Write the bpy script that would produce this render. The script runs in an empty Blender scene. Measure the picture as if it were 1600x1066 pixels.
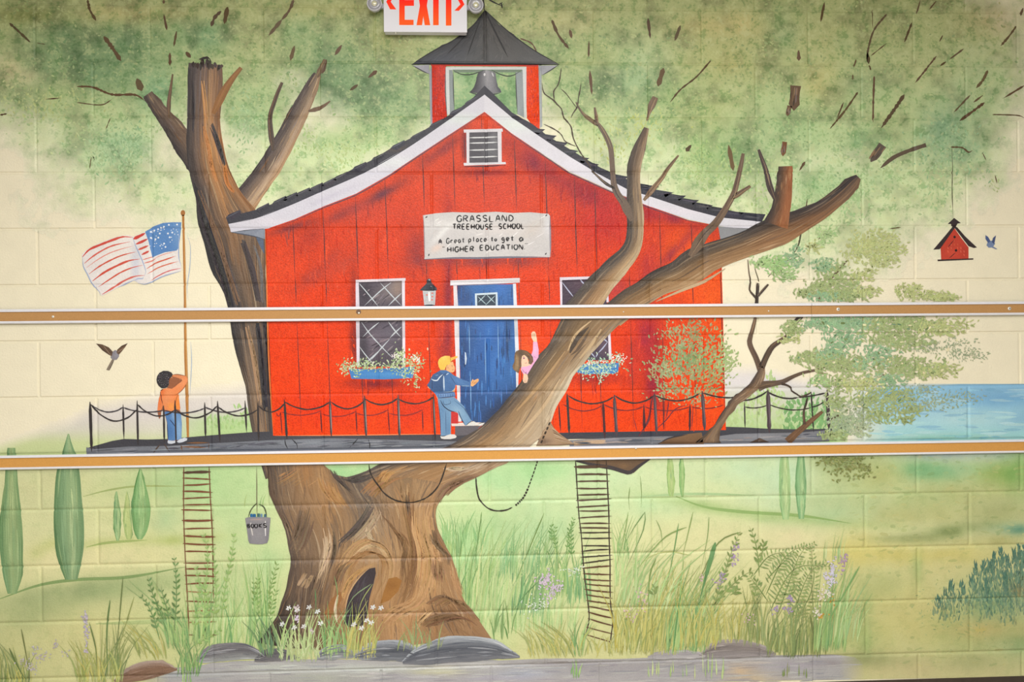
import bpy, math, random
import numpy as np
from mathutils import Matrix, Vector
from mathutils.geometry import tessellate_polygon

random.seed(7)
RNG = np.random.default_rng(7)
SC = bpy.context.scene
COL = SC.collection

# ------------------------------------------------------------------ camera
F_PX, YAW, PIT, ROL = 1400.0, 0.05121, -0.00298, -0.00971
CAMX, CAMY, CAMZ = 1.54404, -3.32305, 2.6416 - 1.2239      # wall face is y = 0, floor is z = 0
TOPZ = 2.6416                                              # height of the top joint in view
cy_, sy_ = math.cos(YAW), math.sin(YAW)
cp_, sp_ = math.cos(PIT), math.sin(PIT)
cr_, sr_ = math.cos(ROL), math.sin(ROL)
MZ = np.array([[cy_, -sy_, 0], [sy_, cy_, 0], [0, 0, 1.0]])
MX = np.array([[1.0, 0, 0], [0, cp_, sp_], [0, -sp_, cp_]])
MW = MX @ MZ                                               # world offset -> (right, forward, up) before roll
cam_d = bpy.data.cameras.new('camera')
cam_d.sensor_width = 36.0
cam_d.lens = F_PX / 1600.0 * 36.0
cam_d.clip_start = 0.01
cam = bpy.data.objects.new('camera', cam_d)
COL.objects.link(cam)
right0, fwd, up0 = MW[0], MW[1], MW[2]
# image x' = c x - s y, y' = s x + c y with y down
rgt = cr_ * right0 + sr_ * up0
upv = cr_ * up0 - sr_ * right0
M = Matrix.Identity(4)
for i in range(3):
    M[i][0], M[i][1], M[i][2] = rgt[i], upv[i], -fwd[i]
M[0][3], M[1][3], M[2][3] = CAMX, CAMY, CAMZ
cam.matrix_world = M
SC.camera = cam

# ------------------------------------------------------------------ light
SC.view_settings.view_transform = 'Standard'
SC.view_settings.look = 'None'
SC.view_settings.exposure = 0.06
SC.view_settings.gamma = 1.0
SC.view_settings.use_curve_mapping = False
SC.cycles.transparent_max_bounces = 24
SC.cycles.max_bounces = 6

wd = bpy.data.worlds.new('room_ambience')
SC.world = wd
wd.use_nodes = True
wd.node_tree.nodes['Background'].inputs[0].default_value = (1.0, 0.98, 0.95, 1)
wd.node_tree.nodes['Background'].inputs[1].default_value = 0.30


def area(name, loc, sx, sy, power, col=(1, 0.985, 0.96), rot=(0, 0, 0)):
    d = bpy.data.lights.new(name, 'AREA')
    d.shape = 'RECTANGLE'
    d.size, d.size_y = sx, sy
    d.energy = power
    d.color = col
    o = bpy.data.objects.new(name, d)
    o.location = loc
    o.rotation_euler = rot
    COL.objects.link(o)
    return o


area("ceiling_troffer_near", (1.6, -1.75, 2.98), 1.6, 0.6, 42)
area("ceiling_troffer_far", (1.6, -3.9, 2.98), 2.0, 1.2, 250)


# ------------------------------------------------------------------ photograph pixel <-> wall
def W(x, y, d=0.0):
    """pixel -> (u, z) on the plane d metres in front of the wall face"""
    x = np.asarray(x, float); y = np.asarray(y, float)
    X = x - 800.0; Y = y - 533.0
    a = cr_ * X + sr_ * Y; b = -sr_ * X + cr_ * Y
    v = np.stack([a / F_PX, np.ones_like(a), -b / F_PX], -1) @ MW
    t = (-d - CAMY) / v[..., 1]
    return CAMX + v[..., 0] * t, CAMZ + v[..., 2] * t


def PXL(u, z):
    q = np.stack([np.asarray(u) - CAMX, np.zeros_like(u) - CAMY, np.asarray(z) - CAMZ], -1) @ MW.T
    a = F_PX * q[..., 0] / q[..., 1]; b = -F_PX * q[..., 2] / q[..., 1]
    return 800 + cr_ * a - sr_ * b, 533 + sr_ * a + cr_ * b


B = 0.2032
JW, JD = 0.0058, 0.0036      # joint half width and depth


def relief(u, z):
    """depth of the concave mortar joints at wall point (u, z)"""
    k = (TOPZ - z) / B
    kr = np.round(k)
    dh = np.abs(k - kr) * B
    course = np.floor(k)
    off = np.where(course % 2 == 0, 0.0, B)
    m = (u - off) / (2 * B)
    dv = np.abs(m - np.round(m)) * 2 * B
    f = lambda d: np.interp(d, [0, JW * .55, JW], [JD, JD * .7, 0.0])
    return np.where(dh < JW - 1e-6, f(dh), f(dv))


def lin(c):
    c = np.asarray(c, float) / 255.0
    return np.where(c <= 0.04045, c / 12.92, ((c + 0.055) / 1.055) ** 2.4)


ALB = 0.86


# ------------------------------------------------------------------ noise
def _h(ix, iy, s):
    n = (ix * 374761393 + iy * 668265263 + s * 974711) & 0x7fffffff
    n = ((n ^ (n >> 13)) * 1274126177) & 0x7fffffff
    return ((n ^ (n >> 16)) & 0xffff) / 65535.0


def vnoise(x, y, sc, s=0):
    x = np.asarray(x, float) / sc; y = np.asarray(y, float) / sc
    ix = np.floor(x).astype(np.int64); iy = np.floor(y).astype(np.int64)
    fx = x - ix; fy = y - iy
    fx = fx * fx * (3 - 2 * fx); fy = fy * fy * (3 - 2 * fy)
    a = _h(ix, iy, s); b = _h(ix + 1, iy, s); c = _h(ix, iy + 1, s); d = _h(ix + 1, iy + 1, s)
    return (a * (1 - fx) + b * fx) * (1 - fy) + (c * (1 - fx) + d * fx) * fy


def fbm(x, y, sc, s=0):
    return 0.5 * vnoise(x, y, sc, s) + 0.3 * vnoise(x, y, sc / 2.1, s + 5) + 0.2 * vnoise(x, y, sc / 4.3, s + 9)


# ------------------------------------------------------------------ materials
def nodes_of(m):
    m.use_nodes = True
    nt = m.node_tree
    return nt, nt.nodes['Principled BSDF'], nt.nodes, nt.links


def stipple(nt, N, L, bs, scale=150, dist=0.0016, strength=0.55):
    """fine pitted relief of painted concrete block"""
    pos = N.new('ShaderNodeNewGeometry')
    n = N.new('ShaderNodeTexNoise'); n.inputs['Scale'].default_value = scale; n.inputs['Detail'].default_value = 3
    L.new(pos.outputs['Position'], n.inputs['Vector'])
    b = N.new('ShaderNodeBump'); b.inputs['Strength'].default_value = strength; b.inputs['Distance'].default_value = dist
    L.new(n.outputs['Fac'], b.inputs['Height']); L.new(b.outputs['Normal'], bs.inputs['Normal'])
    return pos, n


def mathn(N, L, op, a, b, clamp=False):
    m = N.new('ShaderNodeMath'); m.operation = op; m.use_clamp = clamp
    for i, v in enumerate((a, b)):
        if isinstance(v, (int, float)):
            m.inputs[i].default_value = v
        else:
            L.new(v, m.inputs[i])
    return m.outputs[0]


def ramp(N, L, v, lo, hi, gain):
    m = N.new('ShaderNodeMapRange'); m.interpolation_type = 'SMOOTHSTEP'
    L.new(v, m.inputs['Value'])
    m.inputs['From Min'].default_value = lo; m.inputs['From Max'].default_value = hi
    m.inputs['To Min'].default_value = 0.0; m.inputs['To Max'].default_value = gain
    return m.outputs[0]


def paint_material(name, rough=0.5, mottling=0.22, grain=0.22, spec=0.35, fixed=None, sponge=0.0, pit=0.0022):
    """mural paint: its pigment is the mesh's own Col attribute, broken up by brush mottling and block grain;
    sponge > 0 dabs lighter and darker pigment over it where Col's fourth value asks for it"""
    m = bpy.data.materials.new(name)
    nt, bs, N, L = nodes_of(m)
    pos, _ = stipple(nt, N, L, bs, dist=pit)
    bs.inputs['Roughness'].default_value = rough
    bs.inputs['Specular IOR Level'].default_value = spec
    if fixed is None:
        at = N.new('ShaderNodeAttribute'); at.attribute_name = 'Col'
        colo = at.outputs['Color']
    else:
        rg = N.new('ShaderNodeRGB'); rg.outputs[0].default_value = tuple(lin(fixed) * ALB) + (1,)
        colo = rg.outputs[0]
    a = N.new('ShaderNodeTexNoise'); a.inputs['Scale'].default_value = 14; a.inputs['Detail'].default_value = 3
    b = N.new('ShaderNodeTexNoise'); b.inputs['Scale'].default_value = 300; b.inputs['Detail'].default_value = 1
    L.new(pos.outputs['Position'], a.inputs['Vector']); L.new(pos.outputs['Position'], b.inputs['Vector'])
    f = mathn(N, L, 'ADD', mathn(N, L, 'MULTIPLY', mathn(N, L, 'SUBTRACT', a.outputs['Fac'], 0.5), mottling),
              mathn(N, L, 'MULTIPLY', mathn(N, L, 'SUBTRACT', b.outputs['Fac'], 0.5), grain))
    f = mathn(N, L, 'ADD', f, 1.0)
    vm = N.new('ShaderNodeVectorMath'); vm.operation = 'SCALE'
    L.new(colo, vm.inputs[0]); L.new(f, vm.inputs['Scale'])
    out = vm.outputs[0]
    if sponge:
        n1 = N.new('ShaderNodeTexNoise'); n1.inputs['Scale'].default_value = 24; n1.inputs['Detail'].default_value = 5; n1.inputs['Roughness'].default_value = 0.62
        n2 = N.new('ShaderNodeTexNoise'); n2.inputs['Scale'].default_value = 105; n2.inputs['Detail'].default_value = 2
        L.new(pos.outputs['Position'], n1.inputs['Vector']); L.new(pos.outputs['Position'], n2.inputs['Vector'])
        n = mathn(N, L, 'ADD', mathn(N, L, 'MULTIPLY', n1.outputs['Fac'], 0.72), mathn(N, L, 'MULTIPLY', n2.outputs['Fac'], 0.28))
        al = at.outputs['Alpha']
        dk = mathn(N, L, 'MULTIPLY', ramp(N, L, n, 0.505, 0.605, sponge), al)
        lt = mathn(N, L, 'MULTIPLY', ramp(N, L, n, 0.48, 0.40, sponge * 0.5), al)
        mx = N.new('ShaderNodeMix'); mx.data_type = 'RGBA'; mx.blend_type = 'MULTIPLY'
        L.new(dk, mx.inputs[0]); L.new(out, mx.inputs[6]); mx.inputs[7].default_value = (0.48, 0.66, 0.5, 1)
        my = N.new('ShaderNodeMix'); my.data_type = 'RGBA'; my.blend_type = 'MIX'
        L.new(lt, my.inputs[0]); L.new(mx.outputs[2], my.inputs[6]); my.inputs[7].default_value = tuple(lin((204, 212, 160)) * ALB) + (1,)
        out = my.outputs[2]
    L.new(out, bs.inputs['Base Color'])
    return m


MAT = {
    'paint': paint_material('wall_mural_paint'),
    'wash': paint_material('thin_mural_wash', mottling=0.16, grain=0.16),
    'foliage': paint_material('sponged_leaf_paint', sponge=0.75),
    'meadow': paint_material('sponged_meadow_paint', sponge=0.16, mottling=0.2),
    'gloss': paint_material('glossy_mural_paint', rough=0.45, spec=0.22, grain=1.1, mottling=0.35, pit=0.0026),
    'block': paint_material('cream_painted_block', fixed=(240, 232, 206), mottling=0.12, grain=0.08),
}


# ------------------------------------------------------------------ object helpers
def props(o, label=None, cat=None, group=None, kind=None):
    if label: o['label'] = label
    if cat: o['category'] = cat
    if group: o['group'] = group
    if kind: o['kind'] = kind
    return o


def thing(name, label, cat, at=(0, 0), group=None, d=0.0, kind=None):
    o = bpy.data.objects.new(name, None)
    u, z = W(at[0], at[1])
    o.empty_display_size = 0.05
    o.location = (float(u), -d, float(z))
    COL.objects.link(o)
    return props(o, label, cat, group, kind)


def mesh_obj(name, me, parent=None, kind=None, label=None):
    o = bpy.data.objects.new(name, me)
    COL.objects.link(o)
    if parent is not None:
        o.parent = parent
        base = Vector((0, 0, 0)); p = parent
        while p is not None:
            base += p.location; p = p.parent
        o.location = -base
    if kind: o['kind'] = kind
    if label: o['label'] = label
    return o


U = 0.00005     # one paint layer

HL = [-JW, -JW * 0.55, 0, JW * 0.55, JW]


def _split(poly, ax, v):
    """split a convex polygon (list of attr tuples) along poly[ax] == v -> (below, above)"""
    lo, hi = [], []
    n = len(poly)
    for i in range(n):
        a = poly[i]; b = poly[(i + 1) % n]
        da = a[ax] - v; db = b[ax] - v
        if da <= 0: lo.append(a)
        if da >= 0: hi.append(a)
        if (da < 0 < db) or (db < 0 < da):
            t = da / (da - db)
            c = tuple(p + (q - p) * t for p, q in zip(a, b))
            lo.append(c); hi.append(c)
    return lo, hi


def _cut(poly, ax, vals):
    """cut a convex polygon at all vals (ascending)"""
    out = []
    cur = poly
    for v in vals:
        mn = min(p[ax] for p in cur); mx = max(p[ax] for p in cur)
        if v <= mn + 1e-7: continue
        if v >= mx - 1e-7: break
        lo, cur = _split(cur, ax, v)
        if len(lo) > 2: out.append(lo)
        if len(cur) < 3: return out
    if len(cur) > 2: out.append(cur)
    return out


class Paint:
    """a coat of paint on the wall that follows the joints; strokes later in the list lie on top"""

    def __init__(s, layer, span=1.0, mat='paint'):
        s.layer, s.span, s.mat = layer, span, mat
        s.v, s.c, s.i, s.f = [], [], [], []
        s.n = 0
        s.cull = None

    def _emit(s, poly, key):
        f = []
        for p in poly:
            k = (round(p[0], 6), round(p[1], 6))
            j = key.get(k)
            if j is None:
                j = len(s.v); key[k] = j
                s.v.append((p[0], p[1])); s.c.append(p[2:]); s.i.append(s.n)
            if not f or f[-1] != j: f.append(j)
        if len(f) > 2 and f[0] == f[-1]: f.pop()
        if len(f) > 2 and len(set(f)) == len(f): s.f.append(f)

    def conv(s, poly, key=None, grid=None):
        """poly: convex, list of (u, z, r, g, b, a); split at the joints"""
        key = {} if key is None else key
        z0 = min(p[1] for p in poly); z1 = max(p[1] for p in poly)
        k0 = math.floor((TOPZ - z1 - JW) / B); k1 = math.ceil((TOPZ - z0 + JW) / B)
        zs = []
        for k in range(k1, k0 - 1, -1):
            zc = TOPZ - k * B
            zs += [zc + h for h in HL]
            if grid:
                zs += [zc + (j + 1) * B / (grid + 1) for j in range(grid)]
        zs.sort()
        for q in _cut(poly, 1, zs):
            zm = sum(p[1] for p in q) / len(q)
            c = math.floor((TOPZ - zm) / B)
            off = 0.0 if c % 2 == 0 else B
            u0 = min(p[0] for p in q); u1 = max(p[0] for p in q)
            m0 = math.floor((u0 - off - JW) / (2 * B)); m1 = math.ceil((u1 - off + JW) / (2 * B))
            us = []
            for mm in range(m0, m1 + 1):
                uc = off + mm * 2 * B
                us += [uc + h for h in HL]
                if grid:
                    us += [uc + (j + 1) * B / (grid + 1) for j in range(2 * grid + 1)]
            us.sort()
            for r in _cut(q, 0, us):
                s._emit(r, key)

    def _need(s, us, zs):
        """does the box come near a joint?"""
        z0, z1, u0, u1 = min(zs), max(zs), min(us), max(us)
        k0 = (TOPZ - z1 - JW) / B; k1 = (TOPZ - z0 + JW) / B
        if math.floor(k1) != math.floor(k0) or abs(k1 - round(k1)) < 1e-6: return True
        off = 0.0 if math.floor(k0) % 2 == 0 else B
        a = (u0 - off - JW) / (2 * B); b = (u1 - off + JW) / (2 * B)
        return math.floor(a) != math.floor(b)

    def quick(s, poly, key=None):
        key = {} if key is None else key
        if s._need([p[0] for p in poly], [p[1] for p in poly]):
            s.conv(poly, key)
        else:
            s._emit(poly, key)

    # ---- filled outline; col is a colour or fn(x, y) -> (n, 3|4)
    def poly(s, pts, col, grid=None, feather=0, alpha=1.0):
        pts = np.asarray(pts, float)
        u, z = W(pts[:, 0], pts[:, 1])
        tri = tessellate_polygon([[Vector((a, b, 0)) for a, b in zip(u, z)]])
        key = {}
        fn = callable(col) or feather
        if fn and grid is None: grid = 14
        st = len(s.v)
        base = (0, 0, 0, 1.0) if fn else tuple(col[:3]) + (alpha,)
        for t in tri:
            q = [(float(u[j]), float(z[j])) + base for j in t]
            ar = (q[1][0] - q[0][0]) * (q[2][1] - q[0][1]) - (q[2][0] - q[0][0]) * (q[1][1] - q[0][1])
            if abs(ar) < 1e-10: continue
            if ar < 0: q.reverse()
            s.conv(q, key, grid)
        if fn and len(s.v) > st:
            a = np.array(s.v[st:])
            x, y = PXL(a[:, 0], a[:, 1])
            c = col(x, y) if callable(col) else np.tile(np.array(col[:3], float), (len(x), 1))
            if c.shape[1] == 3: c = np.concatenate([c, np.full((len(x), 1), alpha)], 1)
            if feather:
                d = np.full(len(x), 1e9)
                for j in range(len(pts)):
                    p, q = pts[j], pts[(j + 1) % len(pts)]
                    e = q - p; l2 = max(1e-9, e @ e)
                    tt = np.clip(((x - p[0]) * e[0] + (y - p[1]) * e[1]) / l2, 0, 1)
                    d = np.minimum(d, np.hypot(x - p[0] - tt * e[0], y - p[1] - tt * e[1]))
                c[:, 3] *= np.clip(d / feather, 0, 1)
            s.c[st:] = [tuple(r) for r in c]
        s.n += 1
        return s

    # ---- brush stroke along a smooth line
    def stroke(s, pts, w, col, col2=None, taper=(0.3, 0.3), step=9, smooth=True, alpha=1.0, wob=0.0):
        pts = np.asarray(pts, float)
        ws = np.asarray(w, float) if hasattr(w, '__len__') else None
        p, t = resample(pts, step, smooth)
        n = len(p)
        if ws is not None:
            hw = np.interp(t, np.linspace(0, 1, len(ws)), ws) / 2
        else:
            hw = np.full(n, w / 2.0)
            a, b = taper
            if a > 0: hw *= np.clip(0.25 + 0.75 * t / a, 0, 1)
            if b > 0: hw *= np.clip(0.12 + 0.88 * (1 - t) / b, 0, 1)
        if wob:
            hw = hw * (1 + wob * (RNG.random(n) - 0.5))
        d = np.gradient(p, axis=0)
        d /= np.maximum(1e-9, np.hypot(d[:, 0], d[:, 1]))[:, None]
        nr = np.stack([-d[:, 1], d[:, 0]], 1)
        A = p + nr * hw[:, None]; Bq = p - nr * hw[:, None]
        ua, za = W(A[:, 0], A[:, 1]); ub, zb = W(Bq[:, 0], Bq[:, 1])
        c1 = np.array(col[:3], float)
        c2 = c1 if col2 is None else np.array(col2[:3], float)
        key = {}
        for i in range(n - 1):
            ca = tuple(c1 + (c2 - c1) * t[i]) + (alpha,); cb = tuple(c1 + (c2 - c1) * t[i + 1]) + (alpha,)
            q = [(ua[i], za[i]) + ca, (ub[i], zb[i]) + ca, (ub[i + 1], zb[i + 1]) + cb, (ua[i + 1], za[i + 1]) + cb]
            ar = (q[2][0] - q[0][0]) * (q[3][1] - q[1][1]) - (q[3][0] - q[1][0]) * (q[2][1] - q[0][1])
            if ar < 0: q.reverse()
            s.quick(q, key)
        s.n += 1
        return s

    # ---- single dab, a pointed leaf of paint
    def dab(s, x, y, ln, w, ang, col, alpha=1.0, blunt=False):
        ca, sa = math.cos(ang), math.sin(ang)
        if blunt:
            sh = [(-.5, .1), (-.3, -.42), (.2, -.5), (.5, -.15), (.36, .38), (-.2, .5)]
        else:
            sh = [(-.5, 0), (-.1, -.5), (.22, -.4), (.5, 0), (.22, .4), (-.1, .5)]
        xs = [x + ln * a * ca - w * b * sa for a, b in sh]
        ys = [y + ln * a * sa + w * b * ca for a, b in sh]
        u, z = W(xs, ys)
        q = [(float(a), float(b)) + tuple(col[:3]) + (alpha,) for a, b in zip(u, z)]
        q.reverse()
        s.quick(q)
        s.n += 1
        return s

    def disc(s, x, y, rx, ry, col, n=14, rot=0.0, wob=0.0):
        pts = []
        for k in range(n):
            a = 2 * math.pi * k / n
            r = 1 + wob * (random.random() - .5)
            px, py = rx * r * math.cos(a), ry * r * math.sin(a)
            pts.append((x + px * math.cos(rot) - py * math.sin(rot), y + px * math.sin(rot) + py * math.cos(rot)))
        return s.poly(pts, col)

    # ---- patch between flow lines, with brush streaks that follow them
    def flow(s, curves, cols, streaks=0, slen=(0.06, 0.2), sw=(1.0, 3.0), jit=22, du=7, extra=None, tint=None):
        fl = Flow(curves, cols)
        ns = max(3, int(fl.width / du)); nt = max(3, int(fl.length / (du * 1.5)))
        S, T = np.meshgrid(np.linspace(0, 1, ns + 1), np.linspace(0, 1, nt + 1), indexing='ij')
        p = fl.at(S.ravel(), T.ravel()); c = fl.col(S.ravel(), T.ravel())
        if tint: c = tint(p[:, 0], p[:, 1], c)
        u, z = W(p[:, 0], p[:, 1])
        u = u.reshape(ns + 1, nt + 1); z = z.reshape(ns + 1, nt + 1); c = c.reshape(ns + 1, nt + 1, 3)
        key = {}
        for i in range(ns):
            for j in range(nt):
                q = [(u[a, b], z[a, b]) + tuple(c[a, b]) + (1.0,) for a, b in ((i, j), (i, j + 1), (i + 1, j + 1), (i + 1, j))]
                ar = (q[2][0] - q[0][0]) * (q[3][1] - q[1][1]) - (q[3][0] - q[1][0]) * (q[2][1] - q[0][1])
                if ar < 0: q.reverse()
                s.quick(q, key)
        s.n += 1
        for k in range(streaks):
            if k < streaks * .35: streak(s, fl, (slen[0] * 1.2, slen[1] * 1.3), (sw[1], sw[1] * 2.2), jit * .4, None, tint=tint)
            else: streak(s, fl, slen, sw, jit * .75, extra, tint=tint)
        return fl

    def done(s, name, parent=None, label=None, kind=None, cat=None, group=None):
        me = bpy.data.meshes.new(name)
        if s.v:
            a = np.array(s.v)
            idx = np.array(s.i)
            y = relief(a[:, 0], a[:, 1]) - 0.0006 - (s.layer + s.span * idx / max(1, s.n)) * U
            co = np.stack([a[:, 0], y, a[:, 1]], 1)
            c = np.array(s.c, float)
            if s.cull is not None:
                s.f = [f for f in s.f if sum(c[j, 3] for j in f) / len(f) >= s.cull]
            me.from_pydata([tuple(r) for r in co], [], s.f)
            r, g, b = c[:, 0], c[:, 1], c[:, 2]
            gr = (g >= .95 * r) & (g > b)                       # the mural's greens are greyed, earthy ones
            c[:, 0] = np.where(gr, r + .15 * np.maximum(g - r, 0), r)
            c[:, 2] = np.where(gr, b + .13 * (g - b), b)
            c[:, :3] = lin(np.clip(c[:, :3], 0, 255)) * ALB
            if s.mat != 'foliage': c[:, 3] = np.where(c[:, 3] < 0.999, 0.4, 1.0) if s.mat == 'meadow' else 1.0
            at = me.color_attributes.new('Col', 'FLOAT_COLOR', 'POINT')
            at.data.foreach_set('color', c.ravel().astype(np.float32))
            me.polygons.foreach_set('use_smooth', [True] * len(me.polygons))
        me.materials.append(MAT[s.mat])
        o = mesh_obj(name, me, parent, kind, label)
        if cat: o['category'] = cat
        if group: o['group'] = group
        return o


def resample(pts, step, smooth=True):
    pts = np.asarray(pts, float)
    if smooth and len(pts) > 2:
        P = np.vstack([2 * pts[0] - pts[1], pts, 2 * pts[-1] - pts[-2]])
        out = []
        for i in range(1, len(P) - 2):
            m = max(2, int(np.hypot(*(P[i + 1] - P[i])) / step) + 1)
            for t in np.linspace(0, 1, m, endpoint=False):
                out.append(0.5 * ((2 * P[i]) + (-P[i - 1] + P[i + 1]) * t + (2 * P[i - 1] - 5 * P[i] + 4 * P[i + 1] - P[i + 2]) * t * t
                                  + (-P[i - 1] + 3 * P[i] - 3 * P[i + 1] + P[i + 2]) * t ** 3))
        out.append(P[-2])
        p = np.array(out)
    else:
        out = []
        for i in range(len(pts) - 1):
            m = max(4 if len(pts) == 2 else 1, int(np.hypot(*(pts[i + 1] - pts[i])) / (step * 2)) + 1)
            for t in np.linspace(0, 1, m, endpoint=False):
                out.append(pts[i] + (pts[i + 1] - pts[i]) * t)
        out.append(pts[-1])
        p = np.array(out)
    d = np.concatenate([[0], np.cumsum(np.hypot(*np.diff(p, axis=0).T))])
    return p, d / max(1e-9, d[-1])


class Flow:
    def __init__(s, curves, cols):
        s.nt = 40
        C = []
        for c in curves:
            p, t = resample(c, 5)
            tt = np.linspace(0, 1, s.nt + 1)
            C.append(np.stack([np.interp(tt, t, p[:, 0]), np.interp(tt, t, p[:, 1])], 1))
        s.C = np.array(C)                                  # (k, nt+1, 2)
        K = []
        for c in cols:
            c = np.array(c, float)
            if c.ndim == 1: c = c[None]
            tt = np.linspace(0, 1, s.nt + 1); tk = np.linspace(0, 1, len(c)) if len(c) > 1 else np.array([0.0])
            K.append(np.stack([np.interp(tt, tk, c[:, j]) for j in range(3)], 1))
        s.K = np.array(K)
        s.length = float(np.mean([np.hypot(*np.diff(c, axis=0).T).sum() for c in s.C]))
        s.width = float(np.mean(np.hypot(*np.moveaxis(s.C[-1] - s.C[0], -1, 0))))

    def _bi(s, A, S, T):
        k = len(A) - 1
        x = np.clip(np.asarray(S) * k, 0, k - 1e-6); i = x.astype(int); f = x - i
        y = np.clip(np.asarray(T) * s.nt, 0, s.nt - 1e-6); j = y.astype(int); g = y - j
        f = f[:, None]; g = g[:, None]
        return (A[i, j] * (1 - f) + A[i + 1, j] * f) * (1 - g) + (A[i, j + 1] * (1 - f) + A[i + 1, j + 1] * f) * g

    def at(s, S, T): return s._bi(s.C, S, T)
    def col(s, S, T): return s._bi(s.K, S, T)


def streak(P, fl, slen, sw, jit, extra=None, sway=.09, tint=None):
    a = random.random() ** 1.0
    L = random.uniform(*slen)
    t0 = random.uniform(-L * .5, 1 - L * .5)
    t0 = max(0.0, t0); t1 = min(1.0, t0 + L)
    n = max(3, int(fl.length * (t1 - t0) / 9))
    T = np.linspace(t0, t1, n)
    S = np.clip(a + (random.random() - .5) * sway * np.linspace(0, 1, n), 0.005, 0.995)
    p = fl.at(S, T)
    c = fl.col(S[n // 2:n // 2 + 1], T[n // 2:n // 2 + 1])[0]
    if tint: c = tint(p[n // 2:n // 2 + 1, 0], p[n // 2:n // 2 + 1, 1], c[None])[0]
    if extra and random.random() < 0.22:
        e = np.array(random.choice(extra), float)
        c = c * 0.62 + e * 0.38
    c = c + (random.random() - .5) * 2 * jit * np.array([1, .95, .85])
    P.stroke(p, random.uniform(*sw), np.clip(c, 8, 250), taper=(0.35, 0.45), step=1e9, smooth=False)


def rooted(pts, w):
    # carry a branch's foot a little way into the limb it leaves
    (a, b), (c, d) = pts[0], pts[1]
    return [(a + (a - c) * .35, b + (b - d) * .35)] + list(pts), [w[0] * .45] + list(w)


def limb_curves(pts):
    """pts (x, y, half width) along the middle -> five flow lines"""
    a = np.array(pts, float)
    p, t = resample(a[:, :2], 8)
    d0 = np.concatenate([[0], np.cumsum(np.hypot(*np.diff(a[:, :2], axis=0).T))]); d0 /= d0[-1]
    hw = np.interp(t, d0, a[:, 2])
    d = np.gradient(p, axis=0); d /= np.hypot(d[:, 0], d[:, 1])[:, None]
    nr = np.stack([d[:, 1], -d[:, 0]], 1)        # left of the way up
    return [p + nr * (hw * k)[:, None] for k in (1, .5, 0, -.5, -1)]


def Z(ox, oy, s):
    return lambda *pp: [(ox + x / s, oy + y / s) for x, y in pp]


def jitter(c, j):
    r = (random.random() - .5) * 2 * j
    return tuple(max(0, min(255, v + r + (random.random() - .5) * j * .7)) for v in c)


def mix(a, b, t): return tuple(x + (y - x) * t for x, y in zip(a, b))


def field(base, blobs, seed=0, rough=0.9):
    """soft washes laid one over the other: blobs are (x, y, rx, ry, colour, strength[, angle])"""
    def fn(x, y):
        c = base(x, y) if callable(base) else np.tile(np.array(base, float), (len(x), 1))
        for k, b in enumerate(blobs):
            bx, by, rx, ry, bc, st = b[:6]
            dx, dy = x - bx, y - by
            if len(b) > 6:
                ca, sa = math.cos(b[6]), math.sin(b[6]); dx, dy = dx * ca + dy * sa, -dx * sa + dy * ca
            d = (dx / rx) ** 2 + (dy / ry) ** 2
            n = fbm(x, y, 46, seed + k * 3)
            w = np.clip(st * np.exp(-d * 1.1) * (1 + rough * (n - .5) * 1.6), 0, 1)[:, None]
            c = c * (1 - w) + np.array(bc, float) * w
        return c
    return fn


def lut(fn, x0, y0, x1, y1, step=6):
    # the same colours looked up from a coarse grid, for single strokes
    xs = np.arange(x0, x1 + step, step, dtype=float); ys = np.arange(y0, y1 + step, step, dtype=float)
    X, Y = np.meshgrid(xs, ys)
    g = fn(X.ravel(), Y.ravel())[:, :3].reshape(len(ys), len(xs), 3)
    def at(x, y):
        return g[min(len(ys) - 1, max(0, int((y - y0) / step + .5))), min(len(xs) - 1, max(0, int((x - x0) / step + .5)))]
    return at


def vgrad(stops):
    ys = [s[0] for s in stops]; cs = np.array([s[1] for s in stops], float)
    return lambda x, y: np.stack([np.interp(y, ys, cs[:, j]) for j in range(3)], 1)

# ================================================================== the room
def simple_mat(name, col, rough=0.5, metal=0.0, noise=0.0, scale=40, emit=None, spec=0.4, bump=0.0):
    m = bpy.data.materials.new(name)
    nt, bs, N, L = nodes_of(m)
    bs.inputs['Base Color'].default_value = tuple(lin(col)) + (1,)
    bs.inputs['Roughness'].default_value = rough
    bs.inputs['Metallic'].default_value = metal
    bs.inputs['Specular IOR Level'].default_value = spec
    if noise:
        g = N.new('ShaderNodeNewGeometry'); n = N.new('ShaderNodeTexNoise')
        n.inputs['Scale'].default_value = scale; n.inputs['Detail'].default_value = 5
        L.new(g.outputs['Position'], n.inputs['Vector'])
        r = N.new('ShaderNodeValToRGB')
        r.color_ramp.elements[0].position = 0.3; r.color_ramp.elements[1].position = 0.7
        c = np.array(lin(col))
        r.color_ramp.elements[0].color = tuple(c * (1 - noise)) + (1,); r.color_ramp.elements[1].color = tuple(np.minimum(1, c * (1 + noise))) + (1,)
        L.new(n.outputs['Fac'], r.inputs['Fac']); L.new(r.outputs['Color'], bs.inputs['Base Color'])
        if bump:
            b = N.new('ShaderNodeBump'); b.inputs['Distance'].default_value = bump; b.inputs['Strength'].default_value = 0.6
            L.new(n.outputs['Fac'], b.inputs['Height']); L.new(b.outputs['Normal'], bs.inputs['Normal'])
    if emit:
        bs.inputs['Emission Color'].default_value = tuple(lin(emit)) + (1,)
        bs.inputs['Emission Strength'].default_value = 1.0
    return m


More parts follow.
